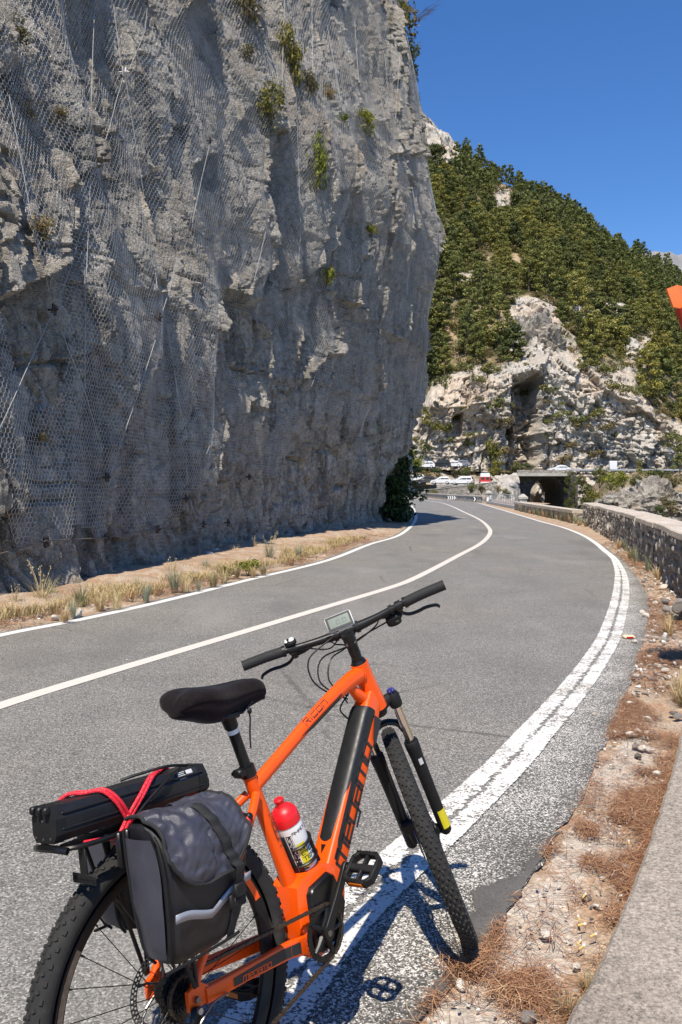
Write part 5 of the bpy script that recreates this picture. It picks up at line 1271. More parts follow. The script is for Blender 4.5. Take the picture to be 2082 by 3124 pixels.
nm2 = needles('pine_needle_litter', fill(far_poly, 16000, d2), .11, .0024, M_NEED, (.0, .045)); tag(nm2, 'rust brown fallen pine needles along the foot of the parapet', 'pine needles', kind='stuff')
lv = [(p.x, p.y) for p in offs(P_L, -.16) if 6 < p.y < 27]; lv = lv+[(x-1.25, y+.55) for x, y in lv[::-1]]
nm3 = needles('pine_needle_litter', fill(lv, 15000, lambda x, y: np.clip(.4+.9*vn(x*1.6, y*1.6, seed=605), .04, 1)), .12, .0032, M_NEED, (.02, .10)); tag(nm3, 'rust brown fallen needles and straw along the left road edge', 'pine needles', kind='stuff')
# short dry grass that covers the left verge
def turf(name, pts, h, wid, mat, z0):
    n = len(pts); a = rng.uniform(0, 2*PI, n); H = h*rng.uniform(.35, 1.2, n); ln = rng.uniform(.2, .9, n)*H; d = np.stack([np.cos(a), np.sin(a), np.zeros(n)], 1); s = np.stack([-np.sin(a), np.cos(a), np.zeros(n)], 1)*wid
    c = np.concatenate([pts, np.full((n, 1), z0)], 1); up = np.array([0, 0, 1.0]); m_ = c+d*(ln*.35)[:, None]+up*(H*.6)[:, None]; e_ = c+d*ln[:, None]+up*H[:, None]
    co = np.stack([c-s, c+s, m_-s*.8, m_+s*.8, e_-s*.2, e_+s*.2], 1).reshape(-1, 3); b = np.arange(n)*6
    return link(bpy.data.objects.new(name, raw_mesh(name, co, np.concatenate([np.stack([b, b+1, b+3, b+2], 1), np.stack([b+2, b+3, b+5, b+4], 1)]), mat)))
def m_turf():
    t = NT('dry_turf'); g = t.N('ShaderNodeNewGeometry').outputs['Random Per Island']; t.col(t.ramp(g, [(0, (.20, .17, .07)), (.25, (.34, .27, .12)), (.6, (.52, .40, .20)), (.85, (.60, .48, .27)), (1, (.40, .22, .10))])); t.set(Roughness=.8); return t.m
dv = [(p.x, p.y) for p in offs(P_L, -.42) if 6 < p.y < 24]; dv = dv+[(x-.95, y+.45) for x, y in dv[::-1]]
tf_ = turf('dry_grass', fill(dv, 22000, lambda x, y: np.clip(.35+1.2*vn(x*1.3, y*1.3, seed=621)+.4*vn(x*5, y*5, seed=622), .03, 1)), .11, .0035, m_turf(), .06); tag(tf_, 'short dry golden grass covering the left verge below the cliff', 'grass', kind='stuff')
# clump of needles caught at the front wheel
cw = gnd(1432, 2945); q = np.stack([cw.x+rng.normal(scale=.045, size=350), cw.y-.03+rng.normal(scale=.035, size=350)], 1)
nm4 = needles('needle_clump', q, .08, .0012, M_NEED, (.0, .05)); tag(nm4, 'small clump of brown needles against the front tyre', 'pine needles', kind='stuff')
# grit: countless small chips
def m_chip():
    t = NT('stone_chips'); g = t.N('ShaderNodeNewGeometry').outputs['Random Per Island']; t.col(t.ramp(g, [(0, (.18, .165, .15)), (.4, (.38, .35, .31)), (.8, (.55, .51, .46)), (1, (.72, .69, .63))])); t.set(Roughness=.9); return t.m
M_CHIP = m_chip()
def chips(name, pts, size, z=(.0, .01)):
    it = []
    for x, y in pts: sc = size*random.uniform(.4, 1.5); it.append((random.choice(STN), Matrix.Translation((x, y, random.uniform(*z))) @ Matrix.Rotation(random.uniform(0, 6.28), 4, Vector((random.random(), random.random(), 1)).normalized()) @ Matrix.Diagonal((sc*1.4, sc, sc*.6, 1))))
    return join_inst(name, it, M_CHIP)
gr1 = chips('grit', fill(near_poly, 420, lambda x, y: np.clip(.5+.8*vn(x*3, y*3, seed=606), .1, 1)), .013); tag(gr1, 'fine pale grit scattered between kerb and asphalt', 'grit', kind='stuff')
gr2 = chips('grit', fill(far_poly, 800, lambda x, y: np.clip(9/y, .2, 1)), .035, (.0, .03)); tag(gr2, 'pale stone chips scattered along the parapet verge', 'grit', kind='stuff')
gr3 = chips('grit', fill(lv, 400), .03, (.03, .08)); tag(gr3, 'pale stone chips along the left road edge', 'grit', kind='stuff')
# loose stones one can point at
M_PALE = plain('pale_stone', (.50, .46, .40), .9, var=.3, nscale=30)
stone_T = [(1904, 2237, .05), (1950, 2235, .045), (1975, 2242, .05), (1990, 2242, .045), (1928, 2245, .06), (1880, 2238, .05), (1940, 2280, .045), (1962, 2286, .05), (1985, 2290, .045), (1947, 2310, .05), (2004, 2365, .055), (2020, 2392, .05), (1795, 2468, .035), (1955, 2468, .04), (2002, 2455, .04), (1870, 2680, .035), (1910, 2655, .04), (1893, 2690, .03), (1790, 2745, .035), (1667, 2855, .045), (1825, 2770, .03), (1612, 3112, .05), (1408, 3012, .035), (1760, 2950, .03), (1705, 3050, .03), (1945, 2065, .06), (1957, 2064, .05), (2025, 1955, .09), (1995, 1958, .05), (2010, 2035, .06), (1990, 2010, .06), (2030, 2050, .07), (1975, 2195, .05), (2055, 2180, .06), (2000, 1845, .10), (2025, 1795, .13), (1985, 1790, .10), (2040, 1830, .09), (1970, 1880, .08), (2015, 1880, .09), (1960, 1870, .07), (2050, 1860, .10), (1965, 1775, .09), (1935, 1960, .06), (2040, 2070, .05), (2068, 2190, .06), (1925, 2150, .06)]
for k, (u, v, sz) in enumerate(stone_T):
    p = gnd(u, v); o = inst('loose_stone', STN[k % len(STN)], None, (p.x, p.y, sz*.18), (random.uniform(-.4, .4), random.uniform(-.4, .4), random.uniform(0, 6)), (sz*1.35, sz, sz*.65)); o.data = o.data.copy(); o.data.materials[0] = M_PALE if k % 3 else M_STONE
    lb = 'white flat stone in the needles at the bottom edge' if k == 21 else ('pale stone in front of the front tyre' if k == 22 else None)
    where = ('beside the concrete kerb' if v > 2300 else ('in the row of stones above the kerb end' if v > 2215 else ('on the needle strip near the round shadow' if v > 1930 else 'below the parapet wall')))
    tone = 'pale' if k % 3 else 'grey'; size = 'tiny' if sz < .045 else ('small' if sz < .07 else 'fist-sized'); tag(o, lb or '%s %s loose stone %s' % (size, tone, where), 'stone', 'loose stones on the right verge')
for k, (u, v, sz) in enumerate(((185, 1822, .16), (82, 1885, .12), (112, 1887, .10), (168, 1893, .10), (238, 1882, .13), (45, 1898, .09), (395, 1828, .10), (660, 1700, .30), (690, 1692, .25), (640, 1712, .3), (905, 1709, .14), (388, 2015, .02))):
    p = gnd(u, v); o = inst('loose_stone', STN[(k*3) % len(STN)], None, (p.x, p.y, sz*.3), (random.uniform(-.4, .4), random.uniform(-.4, .4), random.uniform(0, 6)), (sz*1.3, sz, sz*.8)); o.data = o.data.copy(); o.data.materials[0] = M_PALE
    tag(o, '%s pale stone %s' % ('large' if sz > .2 else ('middling' if sz > .11 else 'small'), 'at the cliff foot left of the road' if k < 11 else 'lying on the asphalt'), 'stone', 'loose stones on the left verge')
# cigarette ends
M_CIG = plain('tan_paper', (.62, .42, .14), .8); M_CIGW = plain('white_paper', (.75, .74, .70), .8)
for k, (u, v, a) in enumerate(((1770, 2812, 1.5), (1763, 2825, .2), (1778, 2740, .9), (1800, 2860, .5), (1762, 2885, .9), (1767, 2898, .7), (1920, 2577, 1.3))):
    p = gnd(u, v, .02); root = empty('cigarette_end', (p.x, p.y, .022), a); B_ = MB().tube([(0, 0, 0), (.022, 0, .002)], .004, 8).build('filter', M_CIG, root); MB().tube([(.0222, 0, .002), (.030, 0, .003)], .0042, 8).build('paper', M_CIGW, root)
    tag(root, ('cigarette end lying apart high beside the kerb' if k == 6 else 'tan cigarette end among the needles beside the kerb'), 'cigarette end', 'cigarette ends by the kerb')
# red and cream road stud lying on the shoulder
p = gnd(1918, 1946); stud = empty('road_stud', (p.x, p.y, 0)); MB().bbox((0, 0, .012), (.115, .09, .03), .010).build('housing', plain('cream_plastic', (.70, .58, .38), .5), stud); MB().bbox((0, -.0452, .012), (.07, .006, .018), .002).build('reflector', M_REDT if 'M_REDT' in globals() else plain('red_reflector', (.5, .01, .01), .3), stud)
tag(stud, 'cream road stud with a red reflector right of the white line', 'road stud')

# ---- grasses
def m_grass(name, cols):
    t = NT(name); g = t.N('ShaderNodeNewGeometry').outputs['Random Per Island']; t.col(t.ramp(g, [(0, cols[0]), (.5, cols[1]), (1, cols[2])])); t.set(Roughness=.7); return t.m
G_STRAW = m_grass('straw', ((.36, .26, .12), (.52, .41, .21), (.66, .56, .33))); G_GREEN = m_grass('grey_green_grass', ((.10, .12, .06), (.20, .22, .11), (.34, .34, .19))); G_BLUE = m_grass('blue_green_grass', ((.12, .14, .09), (.22, .25, .17), (.34, .36, .25))); G_RUST = m_grass('rusty_grass', ((.26, .13, .05), (.40, .22, .10), (.54, .36, .18)))
def grass_mesh(seed, n, h, spread, wid, mats, droop=.5):
    r = np.random.default_rng(seed); V_ = []; F_ = []
    a = r.uniform(0, 2*PI, n); rad = spread*.25*r.random(n)**.5; out = spread*(.2+.8*r.random(n)); H = h*(.45+.6*r.random(n))
    for i in range(n):
        d = np.array([math.cos(a[i]), math.sin(a[i]), 0]); s = np.array([-d[1], d[0], 0])*wid*(.6+.6*r.random()); b0 = d*rad[i]; base = len(V_); jb = r.normal(scale=.05, size=3)*h
        for t in (0, .35, .7, 1):
            c = b0+d*out[i]*t**1.7+np.array([0, 0, H[i]*(t-droop*.35*t**3)])+jb*t*t; ww = s*(1-t*.92); V_ += [c-ww, c+ww]
        for k in range(3): F_.append((base+2*k, base+2*k+1, base+2*k+3, base+2*k+2))
    return raw_mesh('blades', np.array(V_), np.array(F_), mats)
GV = {'straw': [grass_mesh(700+k, 90, .5, .28, .0045, G_STRAW) for k in range(3)], 'green': [grass_mesh(710+k, 110, .45, .25, .0045, G_GREEN) for k in range(3)], 'blue': [grass_mesh(720+k, 130, .5, .22, .004, G_BLUE, .2) for k in range(2)], 'rust': [grass_mesh(730+k, 90, .35, .3, .0045, G_RUST) for k in range(2)]}
def stalks(seed, n, h, mat):
    r = random.Random(seed); m = MB()
    for k in range(n):
        a = r.uniform(0, 6.28); l = r.uniform(.05, .35); H = h*r.uniform(.6, 1.1); p = crom([(0, 0, 0), (math.cos(a)*l*.3*H, math.sin(a)*l*.3*H, H*.5), (math.cos(a)*l*H, math.sin(a)*l*H, H)], 3); m.tube(p, [.004]*(len(p)-1)+[.002], 4)
        for j in range(5): t = .72+.06*j; q = Vector(p[min(int(t*len(p)), len(p)-1)]); m.ell(q+Vector((r.gauss(0, .012), r.gauss(0, .012), r.gauss(0, .012))), (.009, .009, .018), 5, 4)
    return m.mesh('seed_stalks', mat)
STK = [stalks(k, 7, .8, G_STRAW) for k in range(3)]
def tuft(u, v, kind, sc, label, stalk=False, z=.05, grp=None):
    p = gnd(u, v, z); root = empty('grass_tuft', (p.x, p.y, z-.03), random.uniform(0, 6)); root.scale = (sc, sc, sc)
    inst('blades', random.choice(GV[kind]), root)
    if kind in ('straw', 'green') and not stalk: inst('blades', random.choice(GV['rust']), root)
    if stalk and random.random() < .4: inst('seed_stalks', random.choice(STK), root, scale=(.7, .7, .7))
    tag(root, label, 'grass', grp)
Z = lambda a, b: (a*.6378, 1500+b*.6378)
left_t = [(60, 585, 'straw', 1.0, False, 'straw tuft at the left picture edge'), (75, 545, 'green', 1.0, True, 'tuft with tall dry stalks at the left edge'), (200, 520, 'straw', 1.6, True, 'large dry weed clump against the cliff foot'), (240, 505, 'green', 1.5, True, 'bushy dull green weed beside the large dry clump'), (165, 570, 'straw', 1.0, False, 'straw tuft below the large weed clump'), (270, 560, 'straw', 1.1, False, 'yellow straw tuft right of the large clump'), (390, 530, 'green', 1.5, True, 'big pale green tuft with bent seed stalks'), (350, 575, 'blue', .9, False, 'small blue green tuft at the road edge'), (310, 595, 'straw', .8, False, 'small straw tuft close to the white line'), (480, 540, 'straw', 1.0, False, 'flattened straw between two tufts'), (560, 535, 'straw', 1.1, True, 'straw tuft with leaning stalks'), (620, 500, 'rust', 1.1, False, 'rusty dry grass patch'), (700, 500, 'blue', 1.1, False, 'grey green tuft near the white line'), (655, 455, 'straw', 1.2, True, 'two tall bleached stalks before the cliff'), (745, 470, 'straw', .9, False, 'low straw left of the blue green tuft'), (835, 455, 'blue', 1.5, True, 'dense blue green tuft with a tall seed head'), (890, 455, 'straw', 1.1, True, 'pale straw clump with an upright stalk'), (950, 450, 'blue', .7, False, 'little silvery plant at the road edge'), (930, 415, 'straw', 1.0, True, 'straw tuft near the cliff blocks'), (985, 365, 'blue', 1.1, False, 'blue green tuft beside the fallen blocks'), (1020, 430, 'green', 1.2, False, 'olive tuft right of the silvery plant'), (1075, 410, 'straw', 1.2, True, 'golden straw tuft in the middle of the verge'), (1130, 390, 'green', 1.1, False, 'green and straw tuft left of the leafy plant'), (1210, 385, 'straw', 1.0, False, 'straw under the leafy green plant'), (1260, 375, 'green', 1.0, False, 'green tuft right of the leafy plant'), (1290, 315, 'blue', 1.7, True, 'large blue green tuft near the end of the verge'), (1360, 300, 'straw', 1.3, True, 'straw tuft with feathery stalks'), (1430, 305, 'blue', 1.4, False, 'last blue green tuft before the bare kerb'), (1395, 325, 'straw', 1.0, False, 'low straw near the last tuft'), (1130, 290, 'straw', 1.1, True, 'thin dry stalks against the cliff'), (1220, 270, 'straw', 1.2, True, 'tall thin stalks against the cliff at the verge end')]
for a, b, k, sc, stl, lb in left_t:
    u, v = Z(a, b+14); d = gnd(u, v).y; tuft(u, v, k, sc*.6, lb+' left of the road', stl, .05)
for a, b in ((1180, 375), (1205, 380), (480, 80)):
    pass
lp = gnd(*Z(1190, 400)); bush((lp.x, lp.y, .0), .26, 'bright', 'leafy green plant in the middle of the left verge', .8)
bush((gnd(*Z(1075, 420)).x, gnd(*Z(1075, 420)).y, 0), .18, 'green', 'small olive shrub on the left verge', .8)
R6 = lambda a, b: (1550+a*.34, 1500+b*.34)
right_t = [(1060, 520, 'blue', 1.1, 'blue green tuft on the verge below the parapet'), (1110, 590, 'green', 1.2, 'green grass tuft spreading below the parapet'), (1150, 620, 'blue', 1.0, 'grey green tuft touching the parapet foot'), (1260, 690, 'blue', 1.0, 'small grey green tuft right of the larger ones'), (1000, 490, 'straw', .9, 'thin straw tuft near the bend of the verge'), (1345, 760, 'straw', .9, 'straw tuft at the foot of the near parapet'), (1440, 1260, 'straw', .8, 'dry tuft by the rubble heap'), (700, 300, 'green', 1.0, 'green tuft where the two walls meet'), (640, 290, 'straw', 1.0, 'straw tuft left of the wall joint')]
for a, b, k, sc, lb in right_t: u, v = R6(a, b+8); tuft(u, v, k, sc*.75, lb, False, .03)
for u, v, k, sc, lb in ((2078, 2110, 'straw', .55, 'long bleached blades at the right edge below the round shadow'), (2092, 2150, 'green', .55, 'dry green tuft at the right edge by the kerb end'), (2070, 2135, 'straw', .4, 'thin straw blades at the right edge'), (1790, 3005, 'green', .22, 'little tuft growing against the concrete kerb'), (1735, 3090, 'green', .25, 'little tuft at the foot of the kerb near the bottom edge'), (1992, 2430, 'green', .16, 'tiny green sprig against the kerb')): tuft(u, v, k, sc, lb, False, .01)
w2r = [(1590+k*14, float(np.interp(1590+k*14, [1590, 1650, 1700, 1782], [1556, 1569, 1580, 1597]))+5) for k in range(14)]
for k, (u, v) in enumerate(w2r): tuft(u, v, ('green', 'blue', 'straw')[k % 3], random.uniform(.8, 1.4), '%s grass tuft at the foot of the middle wall' % (('green', 'blue green', 'straw coloured')[k % 3]), k % 4 == 0, .02, 'grass along the middle wall')

# ---- shrubs rooted in the cliff
cliff_sh = [(911, 240, .75, 'green', 2.2, 'tall narrow shrub in a crack near the top of the net'), (829, 385, .8, 'green', 1.5, 'olive shrub caught under the net'), (755, 180, .45, 'dry', 1.0, 'rust brown dry shrub high on the cliff'), (765, 55, 1.0, 'dry', 1.6, 'mass of dry grey grass on the upper ledge'), (1133, 405, .9, 'bright', .9, 'small bright green shrub high near the corner'), (1065, 387, .35, 'bright', 1, 'tiny green tuft left of the bright shrub'), (1020, 305, .5, 'dry', .8, 'small dry shrub under the lit rock'), (985, 570, .7, 'bright', 2.2, 'yellowish creeping shrub on the lit rock'), (1150, 722, .45, 'bright', .8, 'small yellow green tuft low near the corner'), (1006, 885, .6, 'bright', 1.6, 'yellow green shrub above the dark overhang'), (60, 112, .45, 'dry', .8, 'brown scrub on the ledge at the left edge'), (98, 357, .22, 'dry', 1.2, 'small brown shrub under the net at the left'), (205, 360, .25, 'dry', 1, 'thin dry plant right of the brown shrub'), (147, 730, .35, 'dry', 1.2, 'grey dry shrub behind the net'), (140, 1350, .25, 'dry', .8, 'small withered plant low on the netted cliff'), (960, 290, .6, 'dry', 1.4, 'withered grass on the sunlit shoulder')]
for u, v, r, k, tl, lb in cliff_sh:
    s, z = hit(u, v+25*r); p = npt(s, z, -.05)[0]; bush(tuple(p), r*.66, k, lb, tl, name='cliff_shrub')
for u, v, y, r, kd, lb in ((1105, 45, 31.5, 1.25, 'dry', 'dry brown shrub on the cliff top, left part'), (1165, 70, 33, 1.35, 'green', 'large olive shrub hanging over the cliff top'), (1160, -20, 33, 1.5, 'green', 'highest olive shrub on the cliff top at the picture edge'), (1218, 40, 34, 1.15, 'dry', 'brownish shrub on the cliff top against the sky'), (1225, 130, 34.2, 1.0, 'green', 'olive shrub hanging over the cliff corner'), (1244, 190, 34.4, .7, 'green', 'narrow shrub hanging down the cliff edge against the sky'), (1250, 240, 34.5, .45, 'dry', 'lowest dry shrub on the cliff edge against the sky'), (1050, 10, 30, .9, 'dry', 'small dry shrub left of the cliff top bushes')):
    bush(tuple(atd(u, v, y)-Vector((0, 0, r*.75))), r, kd, lb, 1.1, name='cliff_shrub')
tw = tuple(atd(1262, 75, 34.3)); m = MB(); r = random.Random(9)
for k in range(14):
    a = r.uniform(-.9, .9); L = r.uniform(.8, 1.7); p = [Vector((0, 0, 0)), Vector((math.cos(a)*L*.5, math.sin(a)*.5, L*.5)), Vector((math.cos(a)*L+.3, math.sin(a)*.9, L*.9))]; m.tube(crom(p, 3), [.018, .015, .013, .011, .009, .007, .005], 4)
    for j in range(4): q = p[1].lerp(p[2], r.random()); m.tube([q, q+Vector((r.uniform(.1, .5), r.uniform(-.3, .3), r.uniform(-.05, .4)))], [.008, .003], 4)
root = empty('bare_shrub', tw); m.build('twigs', M_BARK, root); root.scale = (.55, .55, .55); tag(root, 'leafless twiggy shrub sticking out from the cliff top against the sky', 'shrub')

# tell alike stones and tufts apart by their order from the left
_ORD = ['first', 'second', 'third', 'fourth', 'fifth', 'sixth', 'seventh', 'eighth', 'ninth', 'tenth', 'eleventh', 'twelfth']
_dup = {}
for o in COL.objects:
    if o.parent is None and o.get('label') and o.name.split('.')[0] in ('loose_stone', 'grass_tuft', 'cigarette_end'): _dup.setdefault(o['label'], []).append(o)
for lb, L_ in _dup.items():
    if len(L_) > 1:
        L_.sort(key=lambda o: o.location.x/max(o.location.y, .1))
        for k, o in enumerate(L_): o['label'] = '%s from left: %s' % (_ORD[min(k, 11)], lb)
# ================================================================== the electric bicycle and what it carries
random.seed(70)
BM = Matrix(((0.6135064905, -0.7766784050, -0.1427600827, -0.33161353), (0.7896341903, 0.6012126817, 0.1225608297, 1.7986327), (-0.0093611776, -0.1879201069, 0.9821397058, 0.004), (0, 0, 0, 1)))
FH = Vector((1.1542825, 0, .37122508)); U = Vector((-.36584791, 0, .93067465)); W = Vector((.93067465, 0, .36584791)); CROWN = Vector((.92297992, 0, .83936344)); HTT = Vector((.86396345, 0, .98949451)); BBc = Vector((.45405656, 0, .3315213)); SU = Vector((-.28105796, 0, .9596908)); STT = Vector((.32178178, 0, .78318219)); WR = .3712; TH = .7003; CA = .9511
RS = Matrix.Rotation(TH, 3, U)
def st(p): return CROWN+RS @ (Vector(p)-CROWN)
V = lambda *a: Vector(a)
# paints
M_OR = plain('orange_bike_paint', (.84, .088, .002), .34, .0, .4, var=.05, nscale=12, coat=.25)
M_BLK = plain('satin_black', (.0075, .0075, .008), .42, 0, .35, var=.25, nscale=40); M_BLKM = plain('matt_black_plastic', (.010, .010, .0105), .6, 0, .3, var=.25, nscale=60); M_BATT = plain('battery_cover_black', (.013, .0132, .014), .42, 0, .4, var=.15, nscale=50)
M_GLOSSB = plain('gloss_black', (.006, .006, .0065), .3, 0, .4)
def m_rubber():
    t = NT('tyre_rubber'); n = t.noise(35, 5, .65); n2 = t.noise(160, 3, .6); c = t.ramp(n, [(.3, (.010, .010, .010)), (.6, (.019, .0185, .0175)), (.8, (.042, .040, .036))]); t.col(c); t.set(Roughness=.85); t.bump(n2, .3, .002); return t.m
M_RUB = m_rubber(); M_KNOB = plain('tread_rubber', (.024, .023, .021), .9, var=.3, nscale=60)
M_CHR = plain('chromed_steel', (.72, .70, .68), .12, 1.0, var=.05); M_STEEL = plain('worn_steel', (.20, .19, .18), .35, .9, var=.3, nscale=80); M_ALU = plain('dull_alloy', (.45, .45, .45), .35, .9, var=.1); M_DISC = plain('brake_steel', (.20, .20, .20), .3, .9, var=.15)
M_CHAIN = plain('oily_chain', (.085, .062, .045), .5, .7, var=.4, nscale=90); M_DKST = plain('dark_cassette_steel', (.05, .05, .05), .4, .8, var=.3, nscale=60)
M_GRIP = plain('grip_rubber', (.013, .013, .0135), .75, var=.2, nscale=80, bumpd=.001); M_WHPL = plain('white_plastic', (.74, .74, .73), .4, var=.04); M_LCD = plain('lcd_grey_green', (.20, .23, .19), .2, var=.06); M_DKTXT = plain('dark_lettering', (.02, .02, .022), .5); M_LTTXT = plain('pale_lettering', (.55, .55, .55), .6)
M_YEL = plain('yellow_sticker', (.70, .60, .02), .5, var=.05); M_BLUE = plain('blue_knob', (.035, .04, .20), .35); M_AMB = plain('amber_reflector', (.45, .12, .01), .25); M_REDT = plain('red_translucent', (.5, .01, .01), .25)
def m_velvet():
    t = NT('saddle_cover_velour'); n = t.noise(90, 4, .7); t.col(t.ramp(n, [(.3, (.007, .005, .0055)), (.7, (.016, .012, .013))])); t.set(Roughness=.95); t.b.inputs['Sheen Weight'].default_value = .12; t.b.inputs['Sheen Roughness'].default_value = .4; t.b.inputs['Specular IOR Level'].default_value = .1; t.bump(n, .5, .002); return t.m
M_VEL = m_velvet()
def m_nylon(name, c, gloss=.34):
    t = NT(name); n = t.noise(9, 3, .5, dist=.4); w = t.N('ShaderNodeTexWave'); w.inputs['Scale'].default_value = 260; t.L(t.co, w.inputs['Vector']); w2 = t.N('ShaderNodeTexWave'); w2.inputs['Scale'].default_value = 260; w2.bands_direction = 'Z'; t.L(t.co, w2.inputs['Vector'])
    t.col(t.ramp(n, [(.3, tuple(k*.8 for k in c)), (.7, tuple(k*1.2 for k in c))])); t.set(Roughness=t.ramp(n, [(.3, gloss-.08), (.7, gloss+.12)])); t.b.inputs['Specular IOR Level'].default_value = .5
    h = t.math('ADD', t.math('MULTIPLY', n, 1.5), t.math('MULTIPLY', t.math('ADD', w.outputs['Fac'], w2.outputs['Fac']), .04)); t.bump(h, .35, .012); return t.m
M_NYL = m_nylon('grey_nylon', (.050, .050, .066)); M_NYLD = m_nylon('black_nylon', (.010, .010, .013), .5); M_WEB = plain('webbing', (.016, .016, .0165), .8, var=.2, nscale=150, bumpd=.0015); M_REFL = plain('reflective_tape', (.30, .315, .36), .35, .3, var=.08)

bike = empty('electric_bicycle'); bike.matrix_world = BM
tag(bike, 'orange electric mountain bike with black battery, leaning on its stand by the road edge', 'bicycle')
def thing(name, base, label, cat):
    o = empty(name); o.matrix_world = BM @ Matrix.Translation(base); o['bx'] = base[0]; o['by'] = base[1]; o['bz'] = base[2]; tag(o, label, cat); return o
def B(mb, name, mats, parent, **kw):
    r = parent
    while r.parent is not None: r = r.parent
    if 'bx' in r.keys(): b = V(r['bx'], r['by'], r['bz']); mb.xf(lambda v: v-b)
    return mb.build(name, mats, parent, **kw)

# ---- stroke lettering, laid on a surface by a mapping (along, across) -> point
GL = {'m': (1.5, [[(0, 0), (0, 1), (1.5, 1), (1.5, 0)], [(.75, 1), (.75, 0)]]), 'e': (1, [[(0, .5), (1, .5), (1, 1), (0, 1), (0, 0), (1, 0)]]), 'g': (1, [[(1, 0), (0, 0), (0, 1), (1, 1), (1, -.45), (.05, -.45)]]), 'a': (1, [[(.05, 1), (1, 1), (1, 0), (0, 0), (0, .52), (1, .52)]]), 'o': (1, [[(0, 0), (0, 1), (1, 1), (1, 0), (-.09, 0)]]),
      'R': (1, [[(0, 0), (0, 1.35), (1, 1.35), (1, .7), (.25, .7)], [(.45, .7), (1, 0)]]), 'i': (.12, [[(.06, 0), (.06, 1)]]), 'd': (1, [[(1, 1.35), (1, 0), (0, 0), (0, 1), (1, 1)]]), 'n': (1, [[(0, 0), (0, 1), (1, 1), (1, 0)]]),
      'A': (1, [[(0, 0), (0, 1), (1, 1), (1, 0)], [(0, .5), (1, .5)]]), 'M': (1.3, [[(0, 0), (0, 1), (.65, .45), (1.3, 1), (1.3, 0)]]), 'C': (1, [[(1, 1), (0, 1), (0, 0), (1, 0)]]), 'X': (1, [[(0, 0), (1, 1)], [(0, 1), (1, 0)]]), 'I': (.15, [[(.07, 0), (.07, 1)]]), 'N': (1.1, [[(0, 0), (0, 1), (1.1, 0), (1.1, 1)]]), 'Q': (1, [[(0, 0), (0, 1), (1, 1), (1, 0), (-.09, 0)], [(.6, .35), (1.1, -.15)]]), 'O': (1, [[(0, 0), (0, 1), (1, 1), (1, 0), (-.09, 0)]]), 'G': (1, [[(1, 1), (0, 1), (0, 0), (1, 0), (1, .5), (.55, .5)]]), 'T': (1, [[(0, 1), (1, 1)], [(.5, 1), (.5, 0)]]), 'E': (.9, [[(.9, 1), (0, 1), (0, 0), (.9, 0)], [(0, .5), (.8, .5)]]), 'L': (.8, [[(0, 1), (0, 0), (.8, 0)]]), 'Y': (1, [[(0, 1), (.5, .5), (1, 1)], [(.5, .5), (.5, 0)]]), '1': (.4, [[(0, .75), (.3, 1), (.3, 0)]]), '5': (1, [[(1, 1), (0, 1), (0, .55), (1, .55), (1, 0), (0, 0)]]), '0': (.9, [[(0, 0), (0, 1), (.9, 1), (.9, 0), (-.06, 0)]]), '.': (.1, [[(.0, .0), (.0, .1)]]), 'r': (1, [[(0, 0), (0, 1), (1, 1), (1, .6), (.1, .6)], [(.5, .6), (1, 0)]]), ' ': (.6, []), '2': (1, [[(0, 1), (1, 1), (1, .5), (0, .5), (0, 0), (1, 0)]]), '9': (1, [[(1, .5), (0, .5), (0, 1), (1, 1), (1, 0), (0, 0)]])}
def letters(text, fn, h, th, gap=.28, slant=0.0, wid=1.0):
    """strokes as flat ribbons; fn maps (x along, y across, in metres) to a point on the surface"""
    m = MB(); x = 0
    for ch in text:
        w, st_ = GL.get(ch, (.8, []))
        for pl in st_:
            P = [((x+a*wid)+slant*b, b) for a, b in pl]
            for (a, b) in zip(P, P[1:]):
                A, Bq = Vector((a[0]*h, a[1]*h)), Vector((b[0]*h, b[1]*h)); d = (Bq-A); L = d.length; d.normalize(); n = Vector((-d.y, d.x))*th/2; A = A-d*th/2; Bq = Bq+d*th/2
                k = max(1, int(L/.012)); vs = []; fs = []
                for i in range(k+1):
                    q = A.lerp(Bq, i/k); vs += [fn(*(q+n)), fn(*(q-n))]
                for i in range(k): fs.append((2*i, 2*i+1, 2*i+3, 2*i+2))
                m.add(vs, fs)
        x += w*wid+gap
    return m, x*h

# ---- frame
DT0, DT1 = V(.888, 0, .874), V(.545, 0, .397); dd = (DT1-DT0).normalized(); nb_ = V(dd.z, 0, -dd.x); nb_ = nb_ if nb_.x < 0 else -nb_
def rrect(c, ex, ey, hx, hy, r, n=4):
    out = []
    for sx, sy, a0 in ((1, 1, 0), (-1, 1, PI/2), (-1, -1, PI), (1, -1, 1.5*PI)):
        for k in range(n+1):
            a = a0+PI/2*k/n; out.append(c+ex*(sx*(hx-r)+r*math.cos(a))+ey*(sy*(hy-r)+r*math.sin(a)))
    return out
f = MB(); ey = V(0, 1, 0)
f.tube([CROWN-U*.004, CROWN+U*.03, CROWN+U*.09, HTT-U*.02, HTT], [.0345, .034, .030, .0285, .029], 20)
tt_ = crom([(.862, 0, .955), (.80, 0, .941), (.72, 0, .914), (.60, 0, .866), (.47, 0, .806), (.335, 0, .744)], 5); f.tube(tt_, [.0255-.008*min(1, i/18) for i in range(len(tt_))], 18, up=(0, 1, 0), sq=1.12)
f.tube([V(.442, 0, .40), V(.432, 0, .435), V(.410, 0, .50), V(.375, 0, .61), STT-SU*.02, STT], [.031, .027, .0215, .0185, .0185, .0195], 18)
